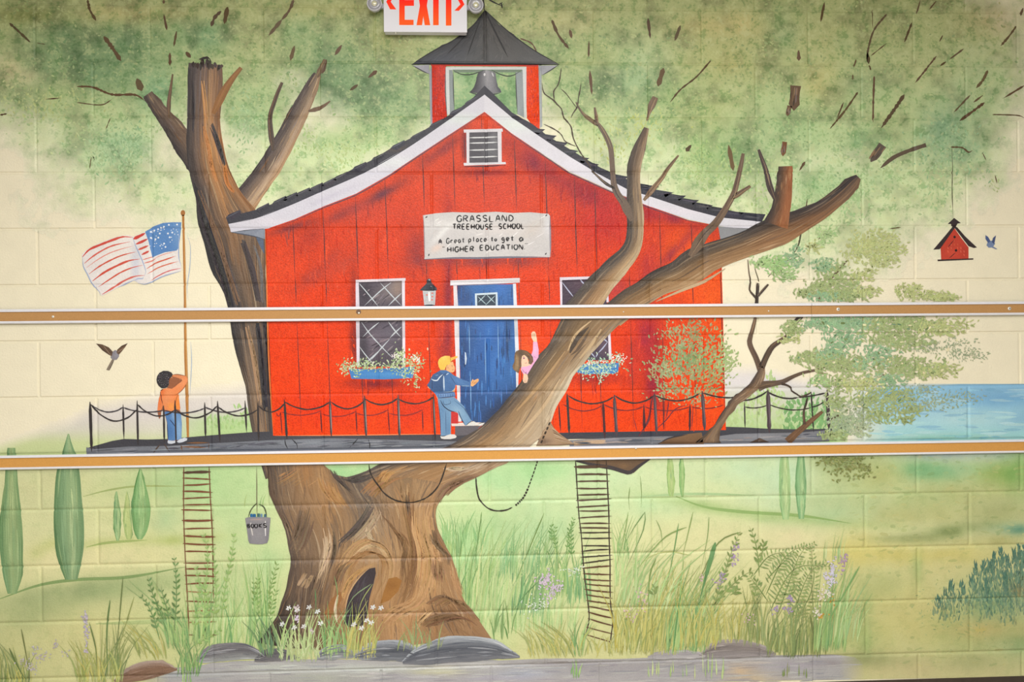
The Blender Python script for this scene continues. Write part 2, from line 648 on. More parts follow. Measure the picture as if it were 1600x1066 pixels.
def box_mesh(name, x0, x1, y0, y1, z0, z1, m, bev=0.0):
    import bmesh
    bm = bmesh.new()
    bmesh.ops.create_cube(bm, size=1.0)
    for v in bm.verts:
        v.co = Vector(((x0 + x1) / 2 + v.co.x * (x1 - x0), (y0 + y1) / 2 + v.co.y * (y1 - y0), (z0 + z1) / 2 + v.co.z * (z1 - z0)))
    if bev:
        bmesh.ops.bevel(bm, geom=list(bm.edges), offset=bev, segments=2, affect='EDGES', profile=0.6)
    me = bpy.data.meshes.new(name)
    bm.to_mesh(me); bm.free()
    me.materials.append(m)
    return me


def raw_mesh(name, vs, fs, m, smooth=False):
    me = bpy.data.meshes.new(name)
    me.from_pydata([tuple(map(float, v)) for v in vs], [], fs)
    if smooth: me.polygons.foreach_set('use_smooth', [True] * len(me.polygons))
    me.materials.append(m)
    return me


M_MORTAR = MAT['block']
M_FLOOR = simple_mat('vinyl_floor', (196, 188, 174), 0.35, noise=0.12, scale=12)
M_CEIL = simple_mat('ceiling_tile', (235, 233, 226), 0.9, noise=0.04, scale=90)
M_BASE = simple_mat('dark_rubber_base', (62, 52, 44), 0.5, noise=0.1, scale=30)
M_CORK_LOW = simple_mat('golden_cork', (198, 146, 78), 0.85, noise=0.09, scale=420, bump=0.0006, spec=0.15)
M_CORK = simple_mat('cork', (176, 134, 86), 0.85, noise=0.09, scale=420, bump=0.0006, spec=0.15)
M_ALU = simple_mat('white_aluminium', (218, 218, 225), 0.38, metal=0.05, noise=0.03, scale=60)
M_SCREW = simple_mat('zinc_screw', (225, 222, 214), 0.3, metal=0.4)
M_SLOT = simple_mat('dark_slot', (70, 62, 55), 0.6)
M_RUST = simple_mat('dark_stain', (105, 78, 58), 0.6)
M_SIGN = simple_mat('white_sign_plastic', (212, 212, 222), 0.4)
M_HEAD = simple_mat('grey_lamp_plastic', (188, 188, 196), 0.4)
M_LENS = simple_mat('lamp_lens', (150, 150, 158), 0.18, spec=0.7)
M_BULB = simple_mat('lamp_reflector', (205, 203, 178), 0.2, metal=0.3)

U0, U1 = -0.8128, 4.8768
wall = mesh_obj('wall_back', box_mesh('wall_back', U0 - 0.2, U1 + 0.2, 0.0034, 0.2, 0.0, 3.048, M_MORTAR), kind='structure')
floor = mesh_obj('floor', box_mesh('floor', U0 - 1, U1 + 1, -6.0, 0.2, -0.1, 0.0, M_FLOOR), kind='structure')
ceil = mesh_obj('ceiling', box_mesh('ceiling', U0 - 1, U1 + 1, -6.0, 0.2, 3.048, 3.14, M_CEIL), kind='structure')


def block_mesh():
    """one block, its lower left joint corner at the origin"""
    vs, fs = [], []
    w, h = 2 * B, B
    for d, y in ((JW, 0.0), (JW * .78, JD * .39), (JW * .55, JD * .70), (.0022, .0056), (.0022, .09)):
        vs += [(d, y, d), (w - d, y, d), (w - d, y, h - d), (d, y, h - d)]
    fs.append((0, 1, 2, 3))
    for r in range(4):
        for i in range(4):
            j = (i + 1) % 4
            a = r * 4
            fs.append((a + i, a + 4 + i, a + 4 + j, a + j))
    return raw_mesh('concrete_block', vs, fs, MAT['block'])


bme = block_mesh()
for k in range(-2, 13):
    off = 0.0 if k % 2 == 0 else B
    n0 = math.ceil((U0 - off) / (2 * B) - 1e-6)
    for i in range(n0, n0 + 14):
        o = bpy.data.objects.new('concrete_block', bme)
        COL.objects.link(o)
        o.parent = wall
        o.location = (off + i * 2 * B, 0, TOPZ - (k + 1) * B)

# black rubber cove base along the floor
zb = 0.5 * (float(W(1300, 1063)[1]) + float(W(1595, 1058.5)[1]))
vs, fs = [], []
prof = [(-0.0005, zb), (-0.0035, zb - 0.002), (-0.0035, 0.02), (-0.006, 0.008), (-0.018, 0.0), (-0.0005, 0.0)]
for u in (U0, U1):
    vs += [(u, y, z) for y, z in prof]
n = len(prof)
fs = [(i, (i + 1) % n, n + (i + 1) % n, n + i) for i in range(n)] + [tuple(range(n))[::-1], tuple(range(n, 2 * n))]
mesh_obj('baseboard_back', raw_mesh('baseboard_back', vs, fs, M_BASE), kind='structure')


# ------------------------------------------------------------------ display rails
def zat(px, py, d): return float(W(px, py, d)[1])


def extrude_u(name, prof, u0, u1, m):
    """closed (y, z) profile drawn along the wall"""
    vs = [(u0, y, z) for y, z in prof] + [(u1, y, z) for y, z in prof]
    n = len(prof)
    fs = [(i, (i + 1) % n, n + (i + 1) % n, n + i) for i in range(n)] + [tuple(range(n))[::-1], tuple(range(n, 2 * n))]
    me = raw_mesh(name, vs, fs, m)
    import bmesh
    bm = bmesh.new(); bm.from_mesh(me); bmesh.ops.recalc_face_normals(bm, faces=bm.faces); bm.to_mesh(me); bm.free()
    return me


RD = 0.015


def rail(label, u0, u1, zt, zct, zcb, zb, cork=None):
    r = bpy.data.objects.new('display_rail', None); COL.objects.link(r)
    r.location = (u0, 0, zb); r.empty_display_size = 0.05
    props(r, label, 'display rail', 'cork display rails screwed across the wall')
    y0 = -0.0065
    mesh_obj('cork_strip', extrude_u('cork_strip', [(y0, zcb - .002), (-RD + .004, zcb - .002), (-RD + .004, zct + .002), (y0, zct + .002)], u0, u1, cork or M_CORK), r)
    mesh_obj('top_trim', extrude_u('top_trim', [(y0, zt), (-RD + .003, zt), (-RD, zt - .0025), (-RD, zct), (-RD + .0045, zct), (-RD + .0045, zct + .003), (y0, zct + .003)], u0, u1, M_ALU), r)
    mesh_obj('bottom_trim', extrude_u('bottom_trim', [(y0, zb), (-RD + .003, zb), (-RD, zb + .0025), (-RD, zcb), (-RD + .0045, zcb), (-RD + .0045, zcb - .003), (y0, zcb - .003)], u0, u1, M_ALU), r)
    mesh_obj('back_plate', extrude_u('back_plate', [(-.0042, zb + .003), (y0, zb + .003), (y0, zt - .003), (-.0042, zt - .003)], u0, u1, M_ALU), r)
    return r


def lathe_y(name, prof, cu, cz, m, n=16, tilt=None, smooth=True):
    """profile (radius, y) spun about the axis that points out of the wall"""
    vs, fs = [], []
    for r, y in prof:
        for k in range(n):
            a = 2 * math.pi * k / n
            vs.append((r * math.cos(a), y, r * math.sin(a)))
    for i in range(len(prof) - 1):
        for k in range(n):
            j = (k + 1) % n
            fs.append((i * n + k, i * n + j, (i + 1) * n + j, (i + 1) * n + k))
    fs.append(tuple((len(prof) - 1) * n + k for k in range(n)))
    R = Matrix.Identity(3)
    if tilt: R = Matrix.Rotation(tilt[0], 3, 'X') @ Matrix.Rotation(tilt[1], 3, 'Z')
    c = Vector((cu, tilt[2] if tilt else 0, cz))
    vs = [tuple(c + R @ Vector(v)) for v in vs]
    me = raw_mesh(name, vs, fs, m, smooth)
    import bmesh
    bm = bmesh.new(); bm.from_mesh(me); bmesh.ops.recalc_face_normals(bm, faces=bm.faces); bm.to_mesh(me); bm.free()
    return me


def screw(r, x, y, rad=0.0062, slot=True, m=None):
    u, z = W(x, y, RD); u, z = float(u), float(z)
    yb = -RD + .0045
    s = mesh_obj('screw', lathe_y('screw', [(rad, yb), (rad, yb - .001), (rad * .75, yb - .0024), (rad * .3, yb - .003)], u, z, m or M_SCREW), r)
    if slot:
        g = mesh_obj('slot', box_mesh('slot', u - rad * .42, u + rad * .42, yb - .0033, yb - .0026, z - .0011, z + .0011, M_SLOT), s)


D = RD
mean = lambda *a: sum(a) / len(a)
zt = mean(zat(0, 484.2, D), zat(400, 480.3, D), zat(800, 476.3, D), zat(1600, 471.2, D))
zct = mean(zat(0, 488.8, D), zat(400, 484.6, D), zat(800, 479.9, D), zat(1600, 475.2, D))
zcb = mean(zat(0, 503.4, D), zat(400, 499.2, D), zat(800, 494.2, D), zat(1600, 488.3, D))
zbt = mean(zat(0, 507.2, D), zat(400, 503.4, D), zat(800, 498.2, D), zat(1600, 491.8, D))
useam = float(W(1268.5, 485, D)[0])
r1 = rail('long upper cork rail with white metal edges crossing the red schoolhouse doorway', U0, useam - 0.0008, zt, zct, zcb, zbt)
r2 = rail('short upper cork rail right of the seam, with two round white screws', useam + 0.0008, U1, zt, zct, zcb, zbt)
screw(r1, 82, 495, 0.0048, False); screw(r1, 560.5, 489.2, 0.0038, False)
u, z = W(560, 487.5, RD)
mesh_obj('stain', lathe_y('stain', [(.011, -RD + .0042), (.006, -RD + .0036)], float(u), float(z), M_RUST), r1)
screw(r1, 974.5, 487.4, 0.0026, False)
screw(r1, 1201.5, 486, 0.003, False)
screw(r2, 1310.3, 483.4, 0.0068); screw(r2, 1578.3, 482.2, 0.0068)

zt = mean(zat(0, 714.3, D), zat(400, 706.8, D), zat(800, 697.2, D), zat(1600, 687, D))
zct = mean(zat(0, 718.8, D), zat(400, 710.4, D), zat(800, 700.6, D), zat(1600, 690, D))
zcb = mean(zat(0, 733.2, D), zat(400, 724.6, D), zat(800, 715.6, D), zat(1600, 704.2, D))
zbt = mean(zat(0, 736.8, D), zat(400, 728.6, D), zat(800, 719.4, D), zat(1600, 707.2, D))
r3 = rail('lower cork rail with white metal edges crossing below the treehouse deck', U0, U1, zt, zct, zcb, zbt, M_CORK_LOW)
u, z = W(993.5, 700, RD)
mesh_obj('clip', box_mesh('clip', float(u) - .0028, float(u) + .0028, -RD - .0015, -RD + .0045, float(z) - .004, float(z) + .003, M_SCREW, .0006), r3)

# ------------------------------------------------------------------ exit sign
SD = 0.042
ul = float(W(599.5, 30, SD)[0]); ur = float(W(729.8, 30, SD)[0])
zbm = mean(zat(600, 49.2, SD), zat(729, 51.3, SD))
ztp = zbm + 0.205
um = (ul + ur) / 2
sign = bpy.data.objects.new('exit_sign', None); COL.objects.link(sign); sign.location = (um, 0, zbm)
sign.empty_display_size = 0.05
props(sign, 'white plastic exit sign with glowing red letters and two lamp heads', 'exit sign')
mesh_obj('housing', box_mesh('housing', ul + .002, ur - .002, -SD + .004, -0.004, zbm + .001, ztp, M_SIGN, .003), sign)
mesh_obj('face_plate', box_mesh('face_plate', ul, ur, -SD, -SD + .006, zbm, ztp + .001, M_SIGN, .0022), sign)

m = bpy.data.materials.new('lit_red_letter')
nt, bs, N, L = nodes_of(m)
bs.inputs['Base Color'].default_value = (0.02, 0.001, 0.0005, 1); bs.inputs['Specular IOR Level'].default_value = 0.1
g = N.new('ShaderNodeNewGeometry'); sx = N.new('ShaderNodeSeparateXYZ'); mr = N.new('ShaderNodeMapRange')
L.new(g.outputs['Position'], sx.inputs[0]); L.new(sx.outputs['Z'], mr.inputs['Value'])
mr.inputs['From Min'].default_value = zbm + .02; mr.inputs['From Max'].default_value = zbm + .12
rp = N.new('ShaderNodeValToRGB'); L.new(mr.outputs[0], rp.inputs['Fac'])
rp.color_ramp.elements[0].color = tuple(lin((255, 100, 30))) + (1,); rp.color_ramp.elements[1].color = tuple(lin((255, 30, 22))) + (1,)
L.new(rp.outputs['Color'], bs.inputs['Emission Color']); bs.inputs['Emission Strength'].default_value = 0.92
M_RED = m


def plate(name, pts, parent, m, y0, y1):
    """flat outline on the sign face given some thickness; pts are photograph pixels"""
    a = np.array(pts, float)
    u, z = W(a[:, 0], a[:, 1], -y0)
    n = len(a)
    vs = [(u[i], y0, z[i]) for i in range(n)] + [(u[i], y1, z[i]) for i in range(n)]
    tri = tessellate_polygon([[Vector((x, y, 0)) for x, y in zip(u, z)]])
    fs = [tuple(t) for t in tri] + [tuple(n + j for j in t)[::-1] for t in tri]
    fs += [(i, (i + 1) % n, n + (i + 1) % n, n + i) for i in range(n)]
    me = raw_mesh(name, vs, fs, m)
    import bmesh
    bm = bmesh.new(); bm.from_mesh(me); bmesh.ops.recalc_face_normals(bm, faces=bm.faces); bm.to_mesh(me); bm.free()
    return mesh_obj(name, me, parent)


z4 = Z(560, 0, 6.6625)
yf = -SD - 0.0006
# letters run up out of the frame: 65 px tall, the lower part is in view
T0 = -180
lets = [
    [(425, 260), (425, T0), (578, T0), (578, T0 + 58), (482, T0 + 58), (482, 0), (578, 0), (578, 60), (482, 60), (482, 206), (574, 206), (574, 260)],
    [(605, 262), (640, 60), (606, T0), (664, T0), (677, -60), (690, T0), (748, T0), (712, 60), (748, 262), (690, 262), (676, 170), (662, 262)],
    [(778, 262), (778, T0), (836, T0), (836, 262)],
    [(910, 266), (910, T0 + 60), (872, T0 + 60), (872, T0), (1008, T0), (1008, T0 + 60), (968, T0 + 60), (968, 266)],
]
for l in lets:
    plate('letter', z4(*l), sign, M_RED, yf, -SD + .001)
plate('chevron', z4((330, 96), (290, 18), (336, -60), (378, -60), (336, 18), (394, 98)), sign, M_RED, yf, -SD + .001)
plate('chevron', z4((1000, 110), (1062, 46), (1016, -40), (1060, -40), (1104, 46), (1046, 112)), sign, M_RED, yf, -SD + .001)


def lamp_head(px, py, rp, arm_to):
    u, z = (float(v) for v in W(px, py, SD + .01))
    rr = rp / 1600 * 3.80
    yc = -SD - .004
    h = mesh_obj('lamp_head', lathe_y('lamp_head', [(rr * .45, yc + .034), (rr * .8, yc + .03), (rr * .98, yc + .012), (rr, yc), (rr * .97, yc - .003), (rr * .86, yc - .0035), (rr * .84, yc - .001), (rr * .8, yc + .001)], u, z, M_HEAD, 28), sign)
    mesh_obj('lens', lathe_y('lens', [(rr * .84, yc - .001), (rr * .74, yc - .0035), (rr * .5, yc - .0045), (rr * .36, yc - .003)], u, z, M_LENS, 24), h)
    mesh_obj('reflector', lathe_y('reflector', [(rr * .36, yc - .0034), (rr * .3, yc - .0048), (rr * .12, yc - .006)], u, z, M_BULB, 18), h)
    mesh_obj('arm', box_mesh('arm', min(u, arm_to), max(u, arm_to), yc + .014, yc + .03, z - .011, z + .006, M_HEAD, .003), sign)


lamp_head(584.6, 4.5, 11.6, ul + .004)
lamp_head(743.6, 7.0, 11.8, ur - .004)
for px in (618.3, ):
    u, z = W(px, 52.5, SD - .01)
    mesh_obj('test_button', lathe_y('test_button', [(.003, -SD + .012), (.003, -SD + .006), (.0015, -SD + .005)], float(u), zbm - .0008, M_SCREW, 10), sign)

# ================================================================== the mural: land, water, sky foliage
T0_ = Z(0, 0, 3.9925); T1_ = Z(400, 0, 3.9925); T2_ = Z(800, 0, 3.9925); T3_ = Z(1200, 0, 3.9925)
A0_ = Z(0, 267, 3.9925); A1_ = Z(400, 267, 3.9925); A2_ = Z(800, 267, 3.9925); A3_ = Z(1200, 267, 3.9925)
B0_ = Z(0, 534, 3.9925); B1_ = Z(400, 534, 3.9925); B2_ = Z(800, 534, 3.9925); B3_ = Z(1200, 534, 3.9925)
C0_ = Z(0, 800, 4.0); C1_ = Z(400, 800, 4.0); C2_ = Z(800, 800, 4.0); C3_ = Z(1200, 800, 4.0)
CREAM = (240, 232, 206)


def fade(c, a):
    # thin paint lets the cream wall through
    a = np.clip(a, 0, 1)[:, None]
    return np.concatenate([c * a + np.array(CREAM, float) * (1 - a), a], 1)


# ---- meadow
mead0 = field(vgrad([(690, (196, 214, 150)), (740, (204, 216, 154)), (800, (212, 216, 152)), (880, (216, 214, 150)), (960, (208, 208, 138)), (1070, (202, 200, 132))]), [
    # left hills
    (60, 750, 150, 40, (212, 208, 150), .7), (170, 760, 130, 26, (206, 208, 138), .6), (70, 790, 60, 70, (198, 200, 140), .4),
    (250, 765, 90, 26, (158, 190, 120), .6), (290, 745, 80, 30, (148, 190, 118), .6), (220, 800, 90, 22, (198, 204, 132), .5),
    (345, 760, 60, 60, (158, 204, 128), .8), (385, 740, 60, 60, (166, 208, 132), .8), (370, 840, 60, 90, (178, 208, 138), .8),
    (258, 815, 26, 26, (150, 190, 130), .7), (265, 845, 90, 9, (168, 186, 92), .7, -.06), (160, 848, 70, 8, (170, 188, 96), .6, -.2), (70, 858, 36, 12, (172, 188, 90), .7, -.45),
    (120, 870, 150, 22, (222, 214, 152), .8), (250, 870, 120, 16, (216, 212, 146), .7),
    (40, 965, 120, 34, (154, 170, 106), .8, -.2), (120, 926, 130, 18, (138, 158, 98), .9, -.12), (230, 912, 80, 18, (156, 176, 110), .75, -.12), (70, 1000, 130, 40, (204, 200, 132), .7),
    (180, 990, 120, 40, (206, 202, 128), .7), (330, 930, 90, 60, (174, 200, 128), .7), (300, 990, 90, 40, (176, 200, 120), .6), (0, 1050, 80, 50, (170, 175, 100), .5),
    (420, 900, 40, 100, (172, 208, 136), .7),
    # right of the trunk
    (540, 735, 60, 20, (146, 204, 130), .9), (770, 745, 110, 40, (160, 212, 144), .9), (860, 735, 80, 26, (150, 206, 130), .85), (720, 800, 60, 30, (206, 224, 158), .7), (850, 790, 90, 30, (196, 222, 158), .7),
    (730, 860, 70, 70, (156, 208, 130), .8), (800, 840, 60, 50, (148, 198, 128), .7), (860, 830, 60, 50, (152, 202, 140), .7), (760, 960, 60, 60, (178, 214, 138), .7), (860, 930, 80, 50, (172, 206, 140), .6),
    (960, 745, 90, 40, (188, 220, 162), .7), (1000, 790, 120, 30, (178, 220, 158), .7), (1120, 745, 120, 40, (196, 220, 164), .7), (1150, 770, 90, 26, (208, 220, 150), .6), (1220, 760, 60, 60, (180, 222, 180), .6), (1180, 735, 90, 20, (186, 222, 176), .6),
    (1000, 850, 180, 50, (208, 216, 150), .7), (1120, 850, 130, 34, (218, 216, 152), .8), (1240, 840, 60, 22, (222, 214, 156), .8), (1000, 960, 200, 70, (202, 206, 132), .6), (1180, 960, 150, 60, (206, 202, 128), .6),
    (1120, 795, 110, 9, (150, 186, 104), .75, .19), (1255, 811, 90, 8, (152, 184, 96), .75, .12), (1360, 818, 80, 8, (168, 190, 108), .5, .1), (1330, 800, 90, 18, (150, 200, 146), .6),
    # far right slope
    (1470, 712, 80, 9, (158, 178, 186), .9), (1570, 712, 50, 12, (164, 190, 190), .9), (1450, 736, 60, 18, (108, 176, 112), .9, .1), (1520, 734, 50, 12, (130, 190, 138), .8), (1340, 735, 50, 30, (164, 184, 110), .8),
    (1310, 722, 40, 16, (120, 140, 74), .8), (1370, 745, 50, 30, (176, 184, 104), .7), (1560, 745, 40, 22, (142, 176, 78), .85), (1590, 740, 26, 40, (112, 168, 70), .85), (1500, 770, 90, 22, (178, 182, 102), .7), (1420, 780, 90, 24, (168, 190, 116), .7),
    (1300, 780, 70, 30, (168, 196, 132), .6), (1560, 800, 60, 22, (162, 172, 104), .7), (1460, 805, 110, 18, (176, 178, 100), .7),
    (1420, 842, 60, 8, (128, 144, 80), .8), (1500, 828, 60, 11, (118, 140, 72), .85, -.15), (1585, 828, 36, 10, (84, 148, 118), .85), (1560, 845, 70, 12, (170, 170, 96), .6),
    (1450, 868, 130, 18, (202, 190, 84), .85), (1340, 866, 40, 30, (208, 194, 84), .7), (1500, 900, 120, 30, (204, 196, 120), .7), (1370, 920, 70, 30, (176, 186, 112), .8), (1433, 895, 9, 30, (152, 176, 96), .7),
    (1400, 970, 120, 60, (192, 188, 104), .7), (1352, 985, 12, 60, (138, 166, 86), .8), (1330, 1000, 50, 30, (160, 178, 96), .7), (1450, 960, 60, 40, (206, 196, 118), .7), (1500, 990, 50, 40, (150, 168, 88), .6),
    (1560, 950, 60, 50, (112, 152, 96), .7), (1590, 1000, 40, 30, (118, 158, 92), .7), (1594, 925, 20, 12, (168, 132, 74), .6), (1540, 985, 80, 20, (196, 176, 96), .6), (1400, 1045, 220, 22, (196, 186, 124), .8), (1360, 1030, 60, 12, (128, 138, 78), .6), (1520, 1035, 60, 14, (160, 166, 100), .5),
], seed=3)
mead = lambda x, y: mead0(x, y) * .92 + 255 * .08
mead_at = lut(mead, -20, 700, 1640, 1080)
P = Paint(0, 1, 'meadow')
P.poly([(-140, 723), (400, 716), (800, 707), (1240, 701), (1760, 696), (1760, 1054), (1600, 1057.8), (1240, 1063.5), (800, 1073), (-140, 1094)], mead, grid=16)
# ridge lines and soft strokes over the meadow
o = P.done('meadow', label='soft green and yellow painted meadow filling the lower wall', cat='meadow', kind='thing')
P = Paint(1, 1.5)
for pts, w, c in [([(0, 936), (60, 915), (120, 906), (200, 902), (290, 886)], 5, (128, 158, 92)), ([(130, 776), (170, 766), (215, 760), (285, 760)], 3, (158, 176, 104)), ([(135, 855), (170, 848), (230, 844)], 4, (160, 180, 100)),
                  ([(1056, 776), (1100, 792), (1160, 800), (1250, 806), (1330, 818)], 5, (140, 176, 98)), 
                  
                  ([(150, 975), (240, 972), (330, 968)], 6, (170, 186, 118)), ([(1000, 776), (1080, 772), (1180, 774)], 4, (166, 200, 140))]:
    P.stroke(pts, w, c)
# rough dry brush near the colour below it
for k in range(420):
    x = 1330 + 270 * random.random(); y = 712 + 330 * random.random()
    b_ = tuple(mead_at(x, y))
    P.dab(x, y, random.uniform(4, 16), random.uniform(2, 6), random.uniform(-.4, .4), mix(b_, random.choice([(150, 166, 90), (206, 200, 130), (120, 150, 84), (190, 186, 110)]), random.uniform(.1, .3)), blunt=True)
P.done('grass_stroke', o, kind='stuff')

# ---- distant hills behind the flagpole
P = Paint(0, 1, 'wash')
def hill_col(x, y):
    g = vgrad([(600, (222, 216, 206)), (650, (214, 208, 206)), (672, (212, 210, 192)), (692, (196, 210, 148)), (720, (188, 206, 136))])(x, y)
    w = np.clip((x - 250) / 90, 0, 1) * np.clip((y - 640) / 20, 0, 1)
    g = g * (1 - .8 * w[:, None]) + np.array((160, 204, 120)) * (.8 * w[:, None])
    top = np.interp(x, [0, 60, 110, 150, 220, 300, 420], [690, 668, 650, 630, 616, 606, 592])
    a = np.clip((y - top) / 22 + .05, 0, .95)
    return fade(g, a)
P.cull = .04
P.poly([(-120, 676), (0, 664), (60, 648), (140, 616), (220, 604), (300, 594), (430, 580), (430, 712), (0, 722), (-120, 724)], hill_col, grid=18)
o = P.done('far_hill', label='pale lilac far hill behind the flagpole deck', cat='hill', kind='thing')
P = Paint(1, 1)
for k in range(90):
    x = random.uniform(322, 400); y = 668 - random.random() ** 1.4 * (36 if x > 365 else 18)
    P.dab(x, y, random.uniform(5, 11), 3, -1.57 + random.uniform(-.5, .5), jitter((160, 198, 124), 10))
P.done('far_bush', o, kind='stuff')
# lilac hill and bushes behind the small tree
P = Paint(0, 1, 'wash')
def hill2(x, y):
    g = vgrad([(560, (228, 222, 214)), (600, (218, 214, 218)), (640, (196, 208, 170)), (680, (164, 206, 124))])(x, y)
    top = np.interp(x, [1120, 1180, 1240, 1340], [572, 570, 586, 604])
    a = np.clip((y - top) / 18 + .05, 0, .96) * np.clip((1355 - x) / 60, 0, 1)
    return fade(g, a)
P.cull = .04
P.poly([(1118, 560), (1240, 560), (1360, 590), (1360, 702), (1118, 702)], hill2, grid=18)
o = P.done('far_hill', label='pale lilac far hill with green foot behind the small tree', cat='hill', kind='thing')
P = Paint(1, 1)
for k in range(420):
    x = random.uniform(1136, 1320); top = np.interp(x, [1136, 1160, 1190, 1203, 1216, 1240, 1265, 1290, 1320], [640, 612, 606, 572, 606, 628, 612, 628, 650])
    y = random.uniform(top, 672); dk = abs(x - 1258) < 34 and y > 615
    P.dab(x, y, random.uniform(6, 13), random.uniform(3, 5), -1.57 + random.uniform(-.6, .6), jitter((118, 172, 102) if dk else (178, 206, 138), 9))
P.done('far_bush', o, kind='stuff')

# ---- lake
P = Paint(2, 1, 'wash')
lk = field(vgrad([(600, (140, 188, 220)), (630, (150, 200, 226)), (660, (166, 212, 224)), (690, (160, 214, 214))]), [(1560, 622, 60, 14, (112, 164, 210), .7), (1420, 640, 60, 18, (172, 208, 226), .7), (1360, 665, 60, 20, (176, 216, 218), .6), (1530, 655, 70, 12, (190, 224, 226), .6), (1590, 655, 30, 14, (126, 176, 212), .6), (1480, 684, 90, 6, (130, 196, 176), .7)], 5)
def lake(x, y):
    c = lk(x, y); a = np.clip((x - 1322) / 70, 0, 1) * np.clip((y - 598) / np.interp(x, [1380, 1500], [14, 3]), 0, 1)
    return fade(c, a)
P.cull = .06
lk_at = lut(lk, 1320, 598, 1640, 700)
P.poly([(1320, 598), (1480, 600), (1760, 600), (1760, 700), (1320, 700)], lake, grid=18)
o = P.done('lake_view', label='blue painted lake at the right end between the two rails', cat='lake', kind='thing')
P = Paint(3, 1)
for k in range(110):
    x = random.uniform(1350, 1610); y = random.uniform(606, 688)
    P.stroke([(x, y), (x + random.uniform(14, 44), y + random.uniform(-2, 2))], random.uniform(2, 5), jitter(mix(tuple(lk_at(x, y)), random.choice([(150, 204, 226), (126, 176, 214), (184, 222, 226), (200, 228, 232)]), .4), 5))
P.done('ripple', o, kind='stuff')

# ---- cypresses
def cypress(pts, base, lab, edge, grp):
    """pts: (left x, right x, y) from tip to foot"""
    P = Paint(3, 1.5)
    L = [(a, y) for a, b, y in pts]; R = [(b, y) for a, b, y in pts]
    Mi = [((a + b) / 2, y) for a, b, y in pts]
    q = lambda t: [(a + (b - a) * t, y) for a, b, y in pts]
    P.flow([L, q(.3), q(.6), R], [edge, base, mix(base, (196, 208, 140), .25), mix(base, edge, .5)], du=5)
    t = P.done('cypress', None, lab, None, 'cypress tree', grp)
    Q = Paint(4.6, 1.5)
    fl = Flow([L, q(.3), q(.6), R], [edge, base, mix(base, (206, 214, 150), .4), mix(base, edge, .5)])
    for k in range(int(14 + fl.width * 2.2)):
        streak(Q, fl, (.12, .4), (1.2, 3.2), 16, [(110, 160, 110), (190, 206, 140), (90, 140, 96)])
    pass
    Q.done('foliage_stroke', t, kind='stuff')
G1 = 'painted cypresses left of the rope ladder'; G2 = 'painted cypresses on the right-hand hills'
cypress([(12, 24, 700), (7, 28, 760), (1, 32, 800), (-1, 36, 840), (1, 36, 870), (5, 35, 900), (12, 26, 928)], (136, 168, 110), 'cypress cut by the left end of the lower meadow, standing on the low ridge', (96, 140, 86), G1)
cypress([(106, 108, 678), (101, 112, 695), (95, 120, 715), (88, 124, 740), (85, 128, 780), (84, 131, 820), (87, 131, 855), (94, 126, 885), (102, 121, 906)], (122, 160, 112), 'tallest cypress rising behind the lower rail left of the deck', (88, 130, 80), G1)
cypress([(181, 183, 768), (178, 187, 790), (177, 189, 815), (179, 188, 832), (182, 186, 845)], (136, 180, 118), 'small cypress second from the rope ladder trio, slim and dark', (98, 146, 86), G1)
cypress([(198, 199, 768), (195, 202, 785), (193, 206, 815), (195, 207, 833), (198, 205, 843)], (176, 196, 116), 'faintest slim yellow-green cypress in the middle of the trio', (158, 184, 110), G1)
cypress([(218, 221, 733), (212, 227, 755), (206, 234, 785), (206, 235, 805), (209, 230, 830), (215, 222, 843)], (132, 180, 112), 'bushy cypress nearest the brown rope ladder, its tip at the rail', (84, 142, 72), G1)
cypress([(1043, 1050, 715), (1042, 1053, 740), (1043, 1054, 760), (1046, 1052, 776)], (168, 200, 120), 'slim pale cypress just right of the black-edged limb tip', (140, 180, 98), G2)
cypress([(1063, 1067, 715), (1061, 1070, 740), (1062, 1069, 760), (1065, 1068, 777)], (146, 192, 114), 'thinnest cypress beside the slim pale one right of the limb tip', (112, 164, 88), G2)
cypress([(1221, 1231, 708), (1218, 1234, 740), (1217, 1235, 765), (1219, 1235, 790), (1223, 1232, 812)], (168, 204, 138), 'light cypress left of the darker twin under the hanging leaves', (138, 186, 118), G2)
cypress([(1247, 1256, 708), (1243, 1259, 740), (1243, 1260, 765), (1245, 1258, 790), (1248, 1256, 811)], (140, 190, 130), 'darker cypress of the twin pair under the hanging leaves', (94, 150, 92), G2)

